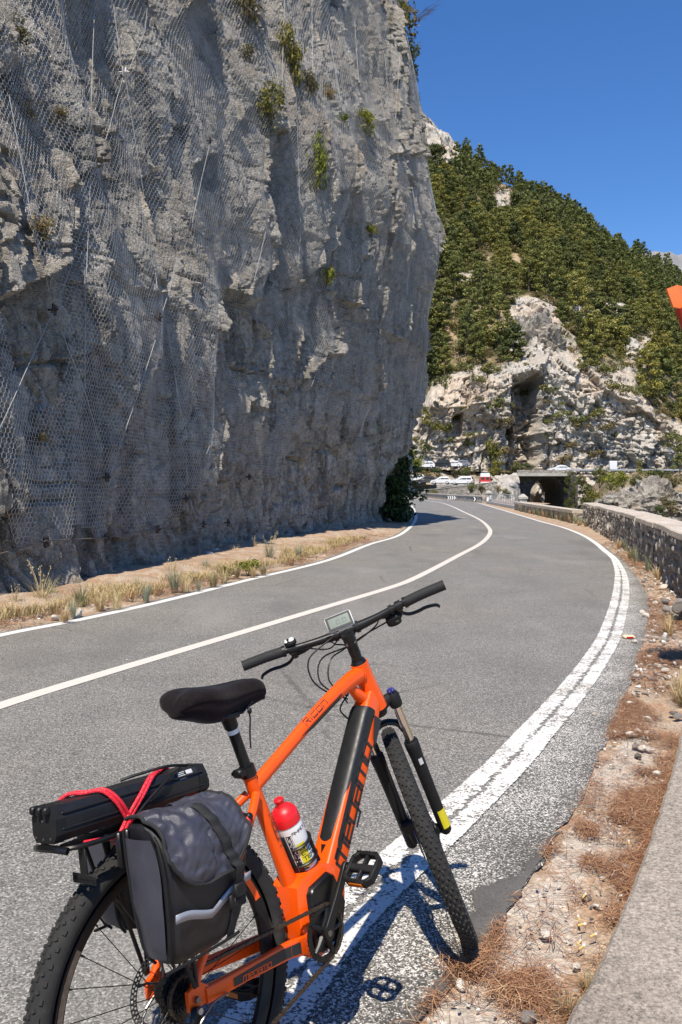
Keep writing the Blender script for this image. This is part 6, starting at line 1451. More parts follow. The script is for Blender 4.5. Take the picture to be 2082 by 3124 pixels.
f.loft([rrect(DT0.lerp(DT1, t)-nb_*o, ey, nb_, hw, hd, r) for t, hw, hd, r, o in ((-.04, .026, .030, .014, .006), (.04, .031, .036, .015, .004), (.12, .036, .040, .014, .002), (.5, .037, .040, .013, .002), (.85, .037, .042, .014, .0), (1.0, .040, .046, .016, 0), (1.08, .042, .048, .016, 0))])
f.tube([V(.80, 0, .925), V(.835, 0, .892), V(.86, 0, .875)], [.012, .02, .02], 12)                         # gusset
shell = [(.398, .462), (.425, .478), (.462, .482), (.51, .492), (.56, .470), (.597, .425), (.585, .37), (.552, .312), (.505, .276), (.445, .262), (.405, .285), (.392, .36)]
cs_ = sum((Vector((a, b)) for a, b in shell), Vector((0, 0)))/len(shell)
S = []
for y, k in ((-.052, .90), (-.046, 1.0), (.046, 1.0), (.052, .90)): S.append([V(cs_.x+(a-cs_.x)*k, y, cs_.y+(b-cs_.y)*k) for a, b in shell])
f.loft(S)
frame_o = B(f, 'frame', M_OR, bike, angle=50)
# weld beads
for c, n, r in ((tt_[0].lerp(tt_[1], .55), (tt_[1]-tt_[0]).normalized(), .0262), (V(.338, 0, .745), V(-.9, 0, -.43), .0178)):
    m = MB(); c = Vector(c); n = Vector(n).normalized(); a = n.orthogonal().normalized(); b = n.cross(a)
    for k in range(26): t = 2*PI*k/26; m.ell(c+(a*math.cos(t)+b*math.sin(t))*r, (.0032, .0032, .0032), 6, 4)
    B(m, 'weld_bead', M_OR, frame_o)
# motor cover and battery cover
mc_ = [(.424, .30), (.424, .435), (.436, .452), (.512, .468), (.532, .455), (.565, .372), (.545, .325), (.50, .288), (.45, .278)]; cc_ = sum((Vector((a, b)) for a, b in mc_), Vector((0, 0)))/len(mc_)
for sy in (-1, 1):
    S = [[V(cc_.x+(a-cc_.x)*k, sy*y, cc_.y+(b-cc_.y)*k) for a, b in mc_] for y, k in ((.045, 1.0), (.062, .99), (.068, .94), (.070, .80))]
    B(MB().loft(S), 'motor_cover', M_GLOSSB, bike, angle=35)
S = []
for t in np.linspace(.075, .80, 24):
    c = DT0.lerp(DT1, t); g_ = .001 if .08 < t < .795 else -.004; sec = []
    for k in range(13): a = PI*k/12; sec.append(c+ey*(.0386*math.cos(a))+nb_*(.0125+g_+.031*math.sin(a)**.58))
    sec += [c-ey*.036-nb_*.004, c+ey*.036-nb_*.004]; S.append(sec)
batt = B(MB().loft(S), 'battery_cover', M_BATT, bike, angle=35)
c = DT0.lerp(DT1, .80); m = MB(); S = []
for t in (.802, .858):
    c = DT0.lerp(DT1, t); S.append([c+ey*(.0382*math.cos(PI*k/12))+nb_*(.0125+.0295*math.sin(PI*k/12)**.58) for k in range(13)]+[c-ey*.032+nb_*.002, c+ey*.032+nb_*.002])
m.loft(S); B(m, 'battery_lock_cover', M_BLK, batt); B(MB().tube([c+nb_*.038+ey*.014, c+nb_*.0445+ey*.014], .006, 10), 'lock', M_STEEL, batt)
# lettering on the down tube, top tube, seat tube, chainstay
yb = -.0388
def dtmap(x, y): return DT0.lerp(DT1, .885)-dd*x+nb_*(-.0245+y)+ey*yb
m, L_ = letters('megamo', dtmap, .036, .0092, .34, .25, 1.20); B(m, 'lettering', M_DKTXT, frame_o, smooth_=False)
m = MB(); m.add([DT0.lerp(DT1, t)+nb_*b+ey*(yb-.0001) for t, b in ((.10, -.041), (.10, .0), (.22, -.022), (.24, -.041))], [(0, 1, 2, 3)]); B(m, 'decal', M_DKTXT, frame_o, smooth_=False); m = MB(); m.add([DT0.lerp(DT1, t)+nb_*b+ey*(yb-.0001) for t, b in ((.93, -.033), (.985, -.012), (.905, .012), (.90, -.0))], [(0, 1, 2, 3)]); B(m, 'decal', M_DKTXT, frame_o, smooth_=False)
ta, tb_ = V(.69, 0, .902), V(.535, 0, .837); td = (ta-tb_).normalized(); tn = V(-td.z, 0, td.x)
def ttmap(x, y): c = tb_+td*(x+.03); r_ = float(np.interp(c.x, [.5, .69, .74], [.0174, .0207, .0218]))+.0022; a = .50+y/.0215; return c+(tn*1.12*math.sin(a)+V(0, -1, 0)*math.cos(a))*r_
m, _ = letters('Ridon', ttmap, .0130, .0022, .55, .1, 1.55); B(m, 'lettering', M_DKTXT, frame_o, smooth_=False)
m = MB(); vs = []; fs = []
for i, t in enumerate(np.linspace(-.06, 1.25, 22)):
    c = tb_.lerp(ta, t); ttr = float(np.interp(c.x, [.5, .69, .74], [.0174, .0207, .0218]))+.0022; w_ = .012*min(1, (t+.06)*3, (1.3-t)*6)
    for y in (-.004, -.004-w_): a = .16+y/.0215; vs.append(c+(tn*1.12*math.sin(a)+V(0, -1, 0)*math.cos(a))*ttr)
for i in range(21): fs.append((2*i, 2*i+1, 2*i+3, 2*i+2))
m.add(vs, fs); B(m, 'decal', M_DKTXT, frame_o, smooth_=False)
sa, sb = V(.395, 0, .555), V(.36, 0, .665); sd = (sb-sa).normalized()
def stmap(x, y): a = -.25+y/.020; return sb-sd*x+(V(-sd.z, 0, sd.x)*-math.sin(a)+V(0, -1, 0)*math.cos(a))*.0226
m, _ = letters('Ridon', stmap, .0125, .0019, .3, .1, 1.5); B(m, 'lettering', M_DKTXT, frame_o, smooth_=False)
def tagmap(x, y): return V(.410+x, -.0530, .365+y)
m = MB(); m.add([V(.400, -.0500, .345), V(.424, -.0500, .345), V(.424, -.0500, .400), V(.400, -.0500, .400)], [(0, 1, 2, 3)]); 
m = MB(); m.bbox((.485, -.004, .493), (.055, .06, .003), .001, Matrix.Rotation(-.12, 3, 'Y')); B(m, 'plate', M_DKTXT, frame_o)
m, _ = letters('15', lambda x, y: V(.505-y, .015-x, .4965+.0001-.0012*(y/.02)), .028, .004, .35); B(m, 'lettering', M_LTTXT, frame_o, smooth_=False)
# stays
for sy in (-1, 1):
    m = MB(); P = [V(.415, sy*.045, .315), V(.33, sy*.056, .336), V(.16, sy*.066, .354), V(.03, sy*.072, .365)]
    S = [rrect(p, V(0, 1, 0), V(0, 0, 1), .0095, h_, .006, 3) for p, h_ in zip(P, (.026, .021, .018, .019))]; m.loft(S)
    m.loft([rrect(p, V(0, 1, 0), V(0, 0, 1), .006, h_, .004, 3) for p, h_ in ((V(.045, sy*.071, .366), .016), (V(.012, sy*.072, .378), .028), (V(-.02, sy*.072, .372), .022))])
    cs_o = B(m, 'chainstay', M_OR, bike)
    if sy < 0:
        m = MB(); m.add([V(x, -.0775-.0002+(.0), z) for x, z in ((.375, .322), (.375, .345), (.12, .366), (.12, .345))], [(0, 1, 2, 3)])
        vs = []
        for x, z0, z1 in ((.37, .312, .340), (.30, .326, .352), (.20, .337, .360), (.115, .346, .365)):
            yy_ = -np.interp(x, [.03, .16, .33, .415], [.0815, .0755, .0655, .0545])-.0012; vs += [V(x, yy_, z0), V(x, yy_, z1)]
        m = MB().add(vs, [(0, 1, 3, 2), (2, 3, 5, 4), (4, 5, 7, 6)]); B(m, 'decal', M_DKTXT, cs_o, smooth_=False)
        def csmap(x, y): X_ = .145+x; return V(X_, -np.interp(X_, [.03, .16, .33, .415], [.0815, .0755, .0655, .0545])-.0022, np.interp(X_, [.1, .4], [.350, .318])+y)
        m, _ = letters('megamo', csmap, .011, .0022, .3, .1, 1.1); B(m, 'lettering', M_OR, cs_o, smooth_=False)
    m = MB(); m.tube([V(.325, sy*.016, .728), V(.285, sy*.038, .700), V(.23, sy*.058, .652), V(.10, sy*.068, .510), V(.028, sy*.071, .430), V(.004, sy*.072, .395)], [.0125, .0115, .0105, .0098, .010, .011], 12)
    B(m, 'seatstay', M_OR, bike)
m = MB(); m.tube([V(.255, -.05, .672), V(.255, .05, .672)], .009, 10); B(m, 'stay_bridge', M_OR, bike)

# ---- seat post and saddle
m = MB(); m.tube([STT-SU*.02, STT+SU*.15], .0152, 16); m.tube([STT+SU*.135, STT+SU*.165], [.019, .021], 12); B(m, 'seat_post', M_BLK, bike)
m = MB(); m.tube([STT-SU*.006, STT+SU*.020], .0225, 18); m.bbox(STT+SU*.008+V(-.028, 0, 0), (.028, .03, .022), .004); m.tube([STT+SU*.008+V(-.036, -.018, 0), STT+SU*.008+V(-.036, .018, 0)], .006, 8); B(m, 'seat_clamp', M_BLK, bike)
B(MB().tube([STT+SU*.118, STT+SU*.130], .0156, 16, False), 'sticker', M_WHPL, bike)
def saddle():
    st_ = [(.418, .985, .012, .020), (.412, 1.004, .022, .030), (.395, 1.022, .029, .045), (.36, 1.030, .034, .055), (.31, 1.030, .041, .062), (.26, 1.030, .056, .068), (.21, 1.034, .078, .070), (.175, 1.040, .088, .066), (.145, 1.043, .092, .060), (.120, 1.038, .084, .052), (.102, 1.025, .062, .038), (.096, 1.009, .036, .022)]
    S = []
    for x, zt, hw, dp in st_:
        sec = []
        for k in range(28):
            a = 2*PI*k/28; c_, s_ = math.cos(a), math.sin(a); ex = 2.6
            cx = math.copysign(abs(c_)**(2/ex), c_); sz = math.copysign(abs(s_)**(2/ex), s_)
            z = zt-dp*.42+sz*dp*(.42 if s_ > 0 else 1.0)
            if s_ > 0: z -= .010*math.exp(-(cx/.22)**2)*(1 if x < .36 else .3)          # centre groove
            wv = hw*cx*(1.0 if s_ > -.3 else .62)
            sec.append(V(x, wv*.90, z))
        S.append(sec)
    m = MB(); m.loft(S); o = B(m, 'saddle', M_VEL, bike, angle=60); md = o.modifiers.new('soft', 'SUBSURF'); md.levels = 1; md.render_levels = 2; return o
sad = saddle()
m = MB()
for sy in (-1, 1): m.tube([V(.36, sy*.012, .968), V(.31, sy*.02, .945), V(.24, sy*.022, .945), V(.16, sy*.03, .985)], .0035, 8)
m.bbox(STT+SU*.168, (.05, .05, .018), .004); B(m, 'saddle_rail', M_BLK, sad)
m = MB(); m.tube(crom([(.335, -.016, .955), (.33, -.026, .93), (.322, -.028, .90), (.322, -.024, .875), (.318, -.026, .85)], 4), .0025, 6); m.ell((.330, -.027, .945), (.007, .006, .009)); B(m, 'cover_cord', M_BLK, sad)

# ---- wheels
def wheel_parts(root, tf, rear=False, yaw=0.0):
    """tf maps wheel coordinates (axle = y) to bike coordinates"""
    R0, r0 = WR-.0275, .0255
    m = MB(); n = 96
    for i in range(n):
        t = 2*PI*i/n
        for k in range(14):
            a = -2.45+4.9*k/13; rr = R0+r0*math.cos(a); m.v.append((rr*math.cos(t), r0*1.06*math.sin(a), rr*math.sin(t)))
    for i in range(n):
        j = (i+1) % n
        for k in range(13): m.f.append((i*14+k, j*14+k, j*14+k+1, i*14+k+1)); m.mi.append(0)
    kn = 72
    for i in range(kn):
        for row, (aa, lt, wd, sh) in enumerate(((-.92, .012, .007, .5), (-.50, .008, .008, .0), (-.15, .011, .007, .25), (.15, .011, .007, .75), (.50, .008, .008, .5), (.92, .012, .007, .0))):
            if row in (2, 3) and i % 2 == (row == 3) and False: continue
            t = 2*PI*(i+sh)/kn+(.004 if row in (2, 3) else 0)
            er = V(math.cos(t), 0, math.sin(t)); et = V(-math.sin(t), 0, math.cos(t)); nn = er*math.cos(aa)+V(0, 1, 0)*math.sin(aa); bb = nn.cross(et)
            c = er*R0+nn*(r0*1.03+.0015)+V(0, .0, 0); Rm = Matrix((et, bb, nn)).transposed()
            if row in (1, 4): Rm = Rm @ Matrix.Rotation(.5 if row == 1 else -.5, 3, 'Z')
            m.box(c, (lt, wd, .0048), Rm, 1, .72)
    m.xf(tf); B(m, 'tyre', [M_RUB, M_KNOB], root, angle=35)
    m = MB(); m.rev((0, 0, 0), (0, 1, 0), [(.318, -.014), (.3165, -.016), (.300, -.013), (.290, -.007), (.288, 0), (.290, .007), (.300, .013), (.3165, .016), (.318, .014)], 72); m.xf(tf); rim = B(m, 'rim', M_BLK, root)
    for sy in (-1, 1):
        for a0 in (.35, 2.45, 4.55):
            m = MB(); vs = []; fs = []
            for i in range(9):
                t = a0+i*.07
                for r in (.296, .311): vs.append((r*math.cos(t), sy*(.0158 if r > .3 else .0129), r*math.sin(t)))
            for i in range(8): fs.append((2*i, 2*i+1, 2*i+3, 2*i+2))
            m.add(vs, fs); m.xf(tf); B(m, 'rim_decal', M_OR if a0 < 1 else M_STEEL, rim, smooth_=False)
    m = MB(); m.rev((0, 0, 0), (0, 1, 0), [(.006, -.052), (.012, -.05), (.02, -.036), (.029, -.033), (.029, -.029), (.016, -.024), (.016, .024), (.029, .029), (.029, .033), (.02, .036), (.012, .05), (.006, .052)], 24); m.xf(tf); B(m, 'hub', M_BLK, root)
    for i in range(28):
        sy = -1 if i % 2 else 1; t = 2*PI*i/28; dt = .55*(1 if (i//2) % 2 else -1); t2 = t+dt
        m = MB(); m.tube([V(.028*math.cos(t2), sy*.031, .028*math.sin(t2)), V(.289*math.cos(t), sy*.003, .289*math.sin(t))], .00115, 5); m.tube([V(.277*math.cos(t), sy*.0042, .277*math.sin(t)), V(.289*math.cos(t), sy*.003, .289*math.sin(t))], .0022, 5); m.xf(tf); B(m, 'spoke', M_BLK, root)
    m = MB(); RD_ = .09; y0 = .040                   # brake disc with drilled ring on the left side
    m.rev((0, y0, 0), (0, 1, 0), [(.088, -.001), (.090, -.001), (.090, .001), (.088, .001), (.088, -.001)], 60); m.rev((0, y0, 0), (0, 1, 0), [(.0725, -.001), (.0745, -.001), (.0745, .001), (.0725, .001), (.0725, -.001)], 60)
    m.rev((0, y0, 0), (0, 1, 0), [(.0805, -.001), (.0818, -.001), (.0818, .001), (.0805, .001), (.0805, -.001)], 60)
    for k in range(48):
        t = 2*PI*k/48; 
        for ra, rb, o_ in ((.0742, .0808, 0), (.0815, .0883, .5)):
            t2 = t+o_*2*PI/48; c = V(math.cos(t2), 0, math.sin(t2)); m.box(c*((ra+rb)/2)+V(0, y0, 0), (rb-ra, .002, .0042), Matrix((c, V(0, 1, 0), c.cross(V(0, 1, 0)))).transposed())
    for k in range(6):
        t = 2*PI*k/6; m.tube([V(.018*math.cos(t), y0, .018*math.sin(t)), V(.05*math.cos(t+.35), y0, .05*math.sin(t+.35)), V(.074*math.cos(t+.55), y0, .074*math.sin(t+.55))], .0032, 6)
    m.rev((0, y0, 0), (0, 1, 0), [(.012, -.003), (.022, -.003), (.022, .003), (.012, .003)], 24); m.xf(tf); B(m, 'brake_disc', M_DISC, root)
    m = MB(); t = -1.9 if rear else 1.0; c = V(.283*math.cos(t), 0, .283*math.sin(t)); m.tube([c*1.02, c*.86], .0032, 8); m.xf(tf); B(m, 'valve', M_STEEL, root)
rw = empty('rear_wheel'); rw.parent = bike; HUB = V(0, 0, WR); wheel_parts(rw, lambda v: v+HUB, True)
fw = empty('front_wheel'); fw.parent = bike; wheel_parts(fw, lambda v: st(v+FH))
# cassette
m = MB()
for k, r in enumerate((.020, .023, .026, .030, .034, .039, .045, .051, .056)):
    y = -.052+.0036*k; nt = int(r*2*PI/.0127); prof_ = []
    for i in range(nt*4): t = 2*PI*i/(nt*4); q = r+(.0025 if i % 4 in (1, 2) else -.0015); prof_.append((q*math.cos(t), q*math.sin(t)))
    m.prism(prof_, lambda a, b, y=y: V(a, y-.0008, b+WR), lambda a, b, y=y: V(a, y+.0008, b+WR))
B(m, 'cassette', M_DKST, bike, smooth_=False)
B(MB().tube([V(0, -.055, WR), V(0, -.088, WR)], .007, 12), 'axle', M_STEEL, bike)
# derailleur
m = MB(); m.bbox((-.012, -.084, .335), (.03, .016, .05), .006, Matrix.Rotation(.3, 3, 'Y')); m.bbox((.004, -.082, .285), (.026, .02, .06), .006, Matrix.Rotation(-.5, 3, 'Y')); m.tube([V(.02, -.075, .255), V(.045, -.072, .175)], .008, 8)
for c in ((.022, -.066, .255), (.045, -.062, .178)): m.rev(c, (0, 1, 0), [(0, -.006), (.018, -.006), (.021, 0), (.018, .006), (0, .006)], 16)
B(m, 'derailleur', M_BLK, bike); B(MB().tube(crom([(.09, -.083, .345), (.03, -.097, .352), (-.015, -.098, .325), (-.02, -.09, .285)], 5), .0028, 6), 'derailleur_cable', M_STEEL, bike); B(MB().tube([V(-.006, -.09, .352), V(-.006, -.098, .352)], .007, 10), 'bolt', M_ALU, bike)
# chainring, crank arms, pedals
m = MB(); yc = -.076; nt = 36; RR = .070; prof_ = []
for i in range(nt*4): t = 2*PI*i/(nt*4); q = RR+(.0032 if i % 4 in (1, 2) else -.001); prof_.append((q, t))
n = len(prof_); vs = [V(BBc.x+q*math.cos(t), yc-.002, BBc.z+q*math.sin(t)) for q, t in prof_]+[V(BBc.x+.056*math.cos(t), yc-.002, BBc.z+.056*math.sin(t)) for q, t in prof_]; vs += [v+V(0, .004, 0) for v in vs]
fs = []
for i in range(n): j = (i+1) % n; fs += [(i, j, n+j, n+i), (2*n+i, 3*n+i, 3*n+j, 2*n+j), (i, 2*n+i, 2*n+j, j), (n+i, n+j, 3*n+j, 3*n+i)]
m.add(vs, fs)
for k in range(5):
    t = CA+2*PI*k/5+.3; c = V(math.cos(t), 0, math.sin(t)); m.tube([BBc+V(0, yc+.004, 0)+c*.015, BBc+V(0, yc, 0)+c*.04, BBc+V(0, yc, 0)+c*.06], [.012, .008, .007], 8); m.tube([BBc+V(0, yc-.005, 0)+c*.060, BBc+V(0, yc+.004, 0)+c*.060], .005, 8)
m.rev(BBc+V(0, yc+.008, 0), (0, 1, 0), [(.058, -.001), (.064, -.001), (.064, .001), (.058, .001), (.058, -.001)], 48)
B(m, 'chainring', M_BLK, bike, angle=30)
for sy, ang in ((-1, CA), (1, CA+PI)):
    e = BBc+V(.170*math.cos(ang), sy*.092, .170*math.sin(ang)); b0 = BBc+V(0, sy*.083, 0); d_ = (e-b0).normalized(); up_ = V(0, 1, 0); side = d_.cross(up_).normalized(); m = MB()
    S = [rrect(b0+(e-b0)*t, side, up_, w_, .007, .004, 3) for t, w_ in ((-.075, .012), (0, .017), (.12, .0155), (.5, .012), (.9, .0125), (1.02, .014), (1.075, .009))]; m.loft(S); m.tube([b0-V(0, sy*.012, 0), b0+V(0, sy*.009, 0)], .018, 18); ca_o = B(m, 'crank_arm', M_BLK, bike)
    B(MB().tube([b0+V(0, sy*.008, 0), b0+V(0, sy*.0105, 0)], .008, 12), 'crank_bolt', M_STEEL, ca_o)
    # platform pedal: rim with two openings, spindle, amber reflectors
    pc = e+V(0, sy*.062, 0); pit = -.62 if sy < 0 else .1; Rp = Matrix.Rotation(pit, 3, 'Y'); m = MB(); P_ = lambda x, y, z: pc+Rp @ V(x, y, z)
    outl = [(-.046, -.030), (-.046, .030), (-.030, .046), (.030, .046), (.046, .030), (.046, -.030), (.030, -.046), (-.030, -.046)]
    holes = [[(-.034, -.034), (-.034, .034), (-.012, .034), (-.012, -.034)], [(.012, -.034), (.012, .034), (.034, .034), (.034, -.034)]]
    for a, b in zip(outl, outl[1:]+outl[:1]):
        A, Bq = V(a[0], a[1], 0), V(b[0], b[1], 0); d2 = (Bq-A).normalized(); m.bbox(pc+Rp @ ((A+Bq)/2*.93), ((Bq-A).length+.006, .012, .026), .003, Rp @ frame(d2))
    m.bbox(pc, (.022, .088, .020), .004, Rp); m.bbox(P_(0, 0, 0), (.090, .010, .018), .003, Rp)
    for k in range(7):
        for sx in (-1, 1): m.box(P_(sx*.043, -.032+.0107*k, .014), (.004, .004, .004), Rp)
    ped = B(m, 'pedal', M_BLKM, bike)
    B(MB().tube([e-V(0, sy*.002, 0), e+V(0, sy*.02, 0)], .0065, 10), 'spindle', M_STEEL, ped)
    for sx in (-1, 1): B(MB().bbox(P_(sx*.0497, 0, 0), (.0035, .045, .014), .001, Rp), 'reflector', M_AMB, ped)
# chain
def chain_path():
    top = [BBc+V(RR*math.cos(a), yc, RR*math.sin(a)) for a in np.linspace(-1.15, 1.66, 22)]
    up = [V(BBc.x-.01, yc, BBc.z+RR)+(V(.006, -.041, WR+.045)-V(BBc.x-.01, yc, BBc.z+RR))*t for t in np.linspace(.03, .98, 30)]
    cas = [V(.045*math.cos(a), -.041, WR+.045*math.sin(a)) for a in np.linspace(1.45, 4.3, 14)]
    der = [V(.008, -.050, .275), V(.005, -.058, .255), V(.022, -.064, .234), V(.040, -.063, .215), V(.060, -.062, .185), V(.052, -.062, .16)]
    lo = [V(.052, -.062, .16)+(BBc+V(RR*math.cos(-1.2), yc, RR*math.sin(-1.2))-V(.052, -.062, .16))*t for t in np.linspace(.05, .99, 26)]
    return top+up+cas+der+lo
cp = resample(chain_path(), .0127/2*1.0); m = MB()
for i in range(0, len(cp)-2, 2):
    a, b = cp[i], cp[min(i+2, len(cp)-1)]; d_ = (b-a); L = d_.length
    if L < 1e-4: continue
    d_.normalize(); Rm = frame(d_, (0, 1, 0)); k = (i//2) % 2
    for s_ in (-1, 1): m.bbox((a+b)/2+V(0, s_*(.0032 if k else .0022), 0), (L*1.15, .0085, .0012), .0004, Rm)
    m.tube([a-V(0, .004, 0), a+V(0, .004, 0)], .0038, 6)
ch = B(m, 'chain', M_CHAIN, bike, smooth_=False)
# kickstand on the far side
gp = BM.inverted() @ Vector((BM @ V(.12, .28, 0)).to_tuple()); ks = BM.inverted() @ (lambda p: V(p.x, p.y, .0))(BM @ V(.06, .30, .05))
B(MB().tube([V(.13, .085, .345), V(.11, .12, .30), ks], [.011, .010, .009], 10), 'kickstand', M_BLK, bike)

# ---- fork
LEG = lambda s_, y: FH-W*.010+U*s_+V(0, y, 0)
fork = empty('fork'); fork.parent = bike
for sy in (-1, 1):
    y = sy*.062
    B(MB().tube([st(LEG(.30, y)), st(LEG(.505, y))], .0152, 18), 'stanchion', M_CHR, fork)
    m = MB(); pts = [(-.018, .014), (-.01, .020), (.04, .0205), (.16, .0205), (.28, .022), (.325, .0245), (.343, .0245), (.347, .0215)]; m.tube([st(LEG(a, y)) for a, _ in pts], [r for _, r in pts], 20)
    m.loft([[st(LEG(a, y)+W*b+V(0, c, 0)) for b, c in ((-.012, -.007), (.020, -.007), (.024, 0), (.020, .007), (-.012, .007))] for a in (-.02, .03)]); lg = B(m, 'lower_leg', M_BLKM, fork)
    B(MB().tube([st(LEG(.344, y)), st(LEG(.351, y))], .0195, 18), 'seal', M_GLOSSB, lg)
    B(MB().tube([st(LEG(.480, y)), st(LEG(.490, y)), st(LEG(.520, y)), st(LEG(.530, y))], [.020, .0225, .0225, .017], 18), 'crown_clamp', M_BLKM, fork)
m = MB(); cm_ = [CROWN+V(0, y, 0)+W*w_-U*d_ for y, w_, d_ in ((-.062, .034, .010), (-.045, .030, .004), (-.022, .012, .006), (0, .004, .010), (.022, .012, .006), (.045, .030, .004), (.062, .034, .010))]
m.tube([st(p) for p in cm_], [.019, .018, .021, .026, .021, .018, .019], 14, sq=.9); m.tube([st(CROWN-U*.030), st(CROWN)], [.026, .032], 18); B(m, 'crown', M_BLKM, fork)
m = MB(); ar = [LEG(.315, -.062)+W*.006, LEG(.365, -.060)+W*.012, LEG(.408, -.046)+W*.020, LEG(.424, -.020)+W*.024, LEG(.427, 0)+W*.025, LEG(.424, .020)+W*.024, LEG(.408, .046)+W*.020, LEG(.365, .060)+W*.012, LEG(.315, .062)+W*.006]
m.tube([st(p) for p in crom(ar, 3)], .0125, 10, sq=.75); B(m, 'arch', M_GLOSSB, fork)
m = MB(); kc = LEG(.538, -.062); m.tube([st(LEG(.528, -.062)), st(LEG(.545, -.062))], .009, 10)
for k in range(5): t = 2*PI*k/5; m.ell(st(kc+W*.010*math.cos(t)+V(0, .010*math.sin(t), 0)), (.005, .005, .005), 8, 6)
B(m, 'damper_knob', M_BLUE, fork)
def legpatch(s0, s1, y, a0, a1, r=.0216):
    m = MB(); vs = []; fs = []; n = 8
    for i in range(n+1):
        a = a0+(a1-a0)*i/n
        for s_ in (s0, s1): vs.append(st(LEG(s_, y)+W*(r*math.cos(a))+V(0, r*math.sin(a), 0)))
    for i in range(n): fs.append((2*i, 2*i+1, 2*i+3, 2*i+2))
    return m.add(vs, fs)
B(legpatch(.008, .078, -.062, 2.9, 4.5), 'yellow_sticker', M_YEL, fork, smooth_=False); B(legpatch(.262, .285, -.062, 3.15, 3.75, .0232), 'white_sticker', M_LTTXT, fork, smooth_=False)
B(MB().tube([st(FH+V(0, -.075, 0)), st(FH+V(0, .075, 0))], .008, 12), 'front_axle', M_BLK, fork)
m = MB(); m.bbox(st(LEG(.075, .062)-W*.035+V(0, -.018, 0)), (.045, .03, .07), .008, RS @ frame(U, (0, 1, 0))); m.bbox(st(LEG(.05, .062)-W*.03+V(0, -.016, 0)), (.09, .022, .03), .006, RS @ frame(U, (0, 1, 0))); B(m, 'brake_caliper', M_BLK, fork)

# ---- cockpit
BARC = HTT+U*.0909+W*.065; SW = math.radians(8)
def bar(s_, L, rise=True): return BARC+V(-math.sin(SW)*L*.75, s_*L*math.cos(SW*.7), .0191*float(smooth(.02, .30, L)))
hb = empty('handlebar'); hb.parent = bike
P = [bar(-1, l) for l in np.linspace(.345, .02, 14)]+[bar(1, l) for l in np.linspace(0, .345, 15)]; rb_ = [float(np.interp(abs(p.y), [0, .045, .11, .2, .36], [.0158, .0158, .0122, .0111, .0111])) for p in P]
B(MB().tube([st(p) for p in P], rb_, 16), 'bar', M_BLK, hb)
m = MB(); m.tube([st(HTT), st(HTT+U*.012)], [.026, .021], 18); m.tube([st(HTT+U*.012), st(HTT+U*.105)], .0175, 18)
for k in (.032, .052, .072): m.tube([st(HTT+U*k), st(HTT+U*(k+.016))], .0185, 18)
m.tube([st(HTT+U*.066), st(HTT+U*.105)], .021, 18); m.tube([st(HTT+U*.086), st(HTT+U*.088+W*.035), st(BARC)], [.017, .0155, .017], 14); m.tube([st(bar(-1, .024)), st(bar(1, .024))], .0215, 18)
stem = B(m, 'stem', M_BLK, hb)
for sy in (-1, 1): B(MB().tube([st(HTT+U*.078-W*.026+V(0, sy*.014, 0)), st(HTT+U*.078-W*.016+V(0, sy*.014, 0))], .004, 8), 'bolt', M_STEEL, stem)
for sy in (-1, 1):
    m = MB(); ls = np.linspace(.214, .351, 24); m.tube([st(bar(sy, l)) for l in ls], [.0165+.0006*(i % 2) for i in range(24)], 18); g = B(m, 'grip', M_GRIP, hb)
    B(MB().tube([st(bar(sy, .206)), st(bar(sy, .217))], .0185, 18), 'grip_clamp', M_BLK, g)
    # brake lever
    m = MB(); c = bar(sy, .188); fwd = W*.5-U*.86
    m.tube([st(bar(sy, .178)), st(bar(sy, .198))], .017, 14); m.bbox(st(c+fwd*.026+V(0, -sy*.004, 0)), (.036, .02, .022), .005, RS @ frame(fwd)); m.tube([st(c+fwd*.030+V(0, sy*.008, 0)), st(c+fwd*.028+V(0, -sy*.035, 0)), st(c+fwd*.020+V(0, -sy*.070, 0))], [.010, .009, .006], 10)
    bl = B(m, 'brake_lever', M_BLK, hb)
    lp = [c+fwd*.040+V(0, sy*.005, 0), c+fwd*.058+V(0, sy*.025, 0), c+fwd*.062+V(0, sy*.055, 0), c+fwd*.058+V(0, sy*.085, 0), c+fwd*.066+V(0, sy*.118, 0), c+fwd*.080+V(0, sy*.128, 0)]
    B(MB().tube([st(p) for p in crom(lp, 3)], .0058, 8, sq=.7), 'lever_blade', M_BLK, bl)
m = MB(); c = bar(-1, .165)+W*.015-U*.030; m.bbox(st(c), (.05, .045, .028), .010, RS @ frame(W)); m.bbox(st(c-W*.02-U*.012), (.03, .02, .012), .004, RS @ frame(W)); m.tube([st(bar(-1, .155)), st(bar(-1, .168))], .0165, 14); m.rev(st(c-U*.01+V(0, .008, 0)), RS @ U, [(0, -.014), (.024, -.014), (.026, 0), (.024, .012), (0, .014)], 18); B(m, 'shifter', M_BLKM, hb)
m = MB(); c = bar(1, .182)+U*.022; m.tube([st(bar(1, .170)), st(bar(1, .194))], .0165, 14); m.bbox(st(c), (.034, .040, .026), .010, RS @ frame(W)); B(m, 'control_pad', M_BLKM, hb)
m = MB(); m.bbox(st(c+U*.010-W*.004+V(0, -.006, 0)), (.024, .018, .010), .005, RS @ frame(W)); m.bbox(st(c+U*.010-W*.004+V(0, .012, 0)), (.022, .010, .008), .004, RS @ frame(W)); B(m, 'pad_buttons', M_WHPL, hb)
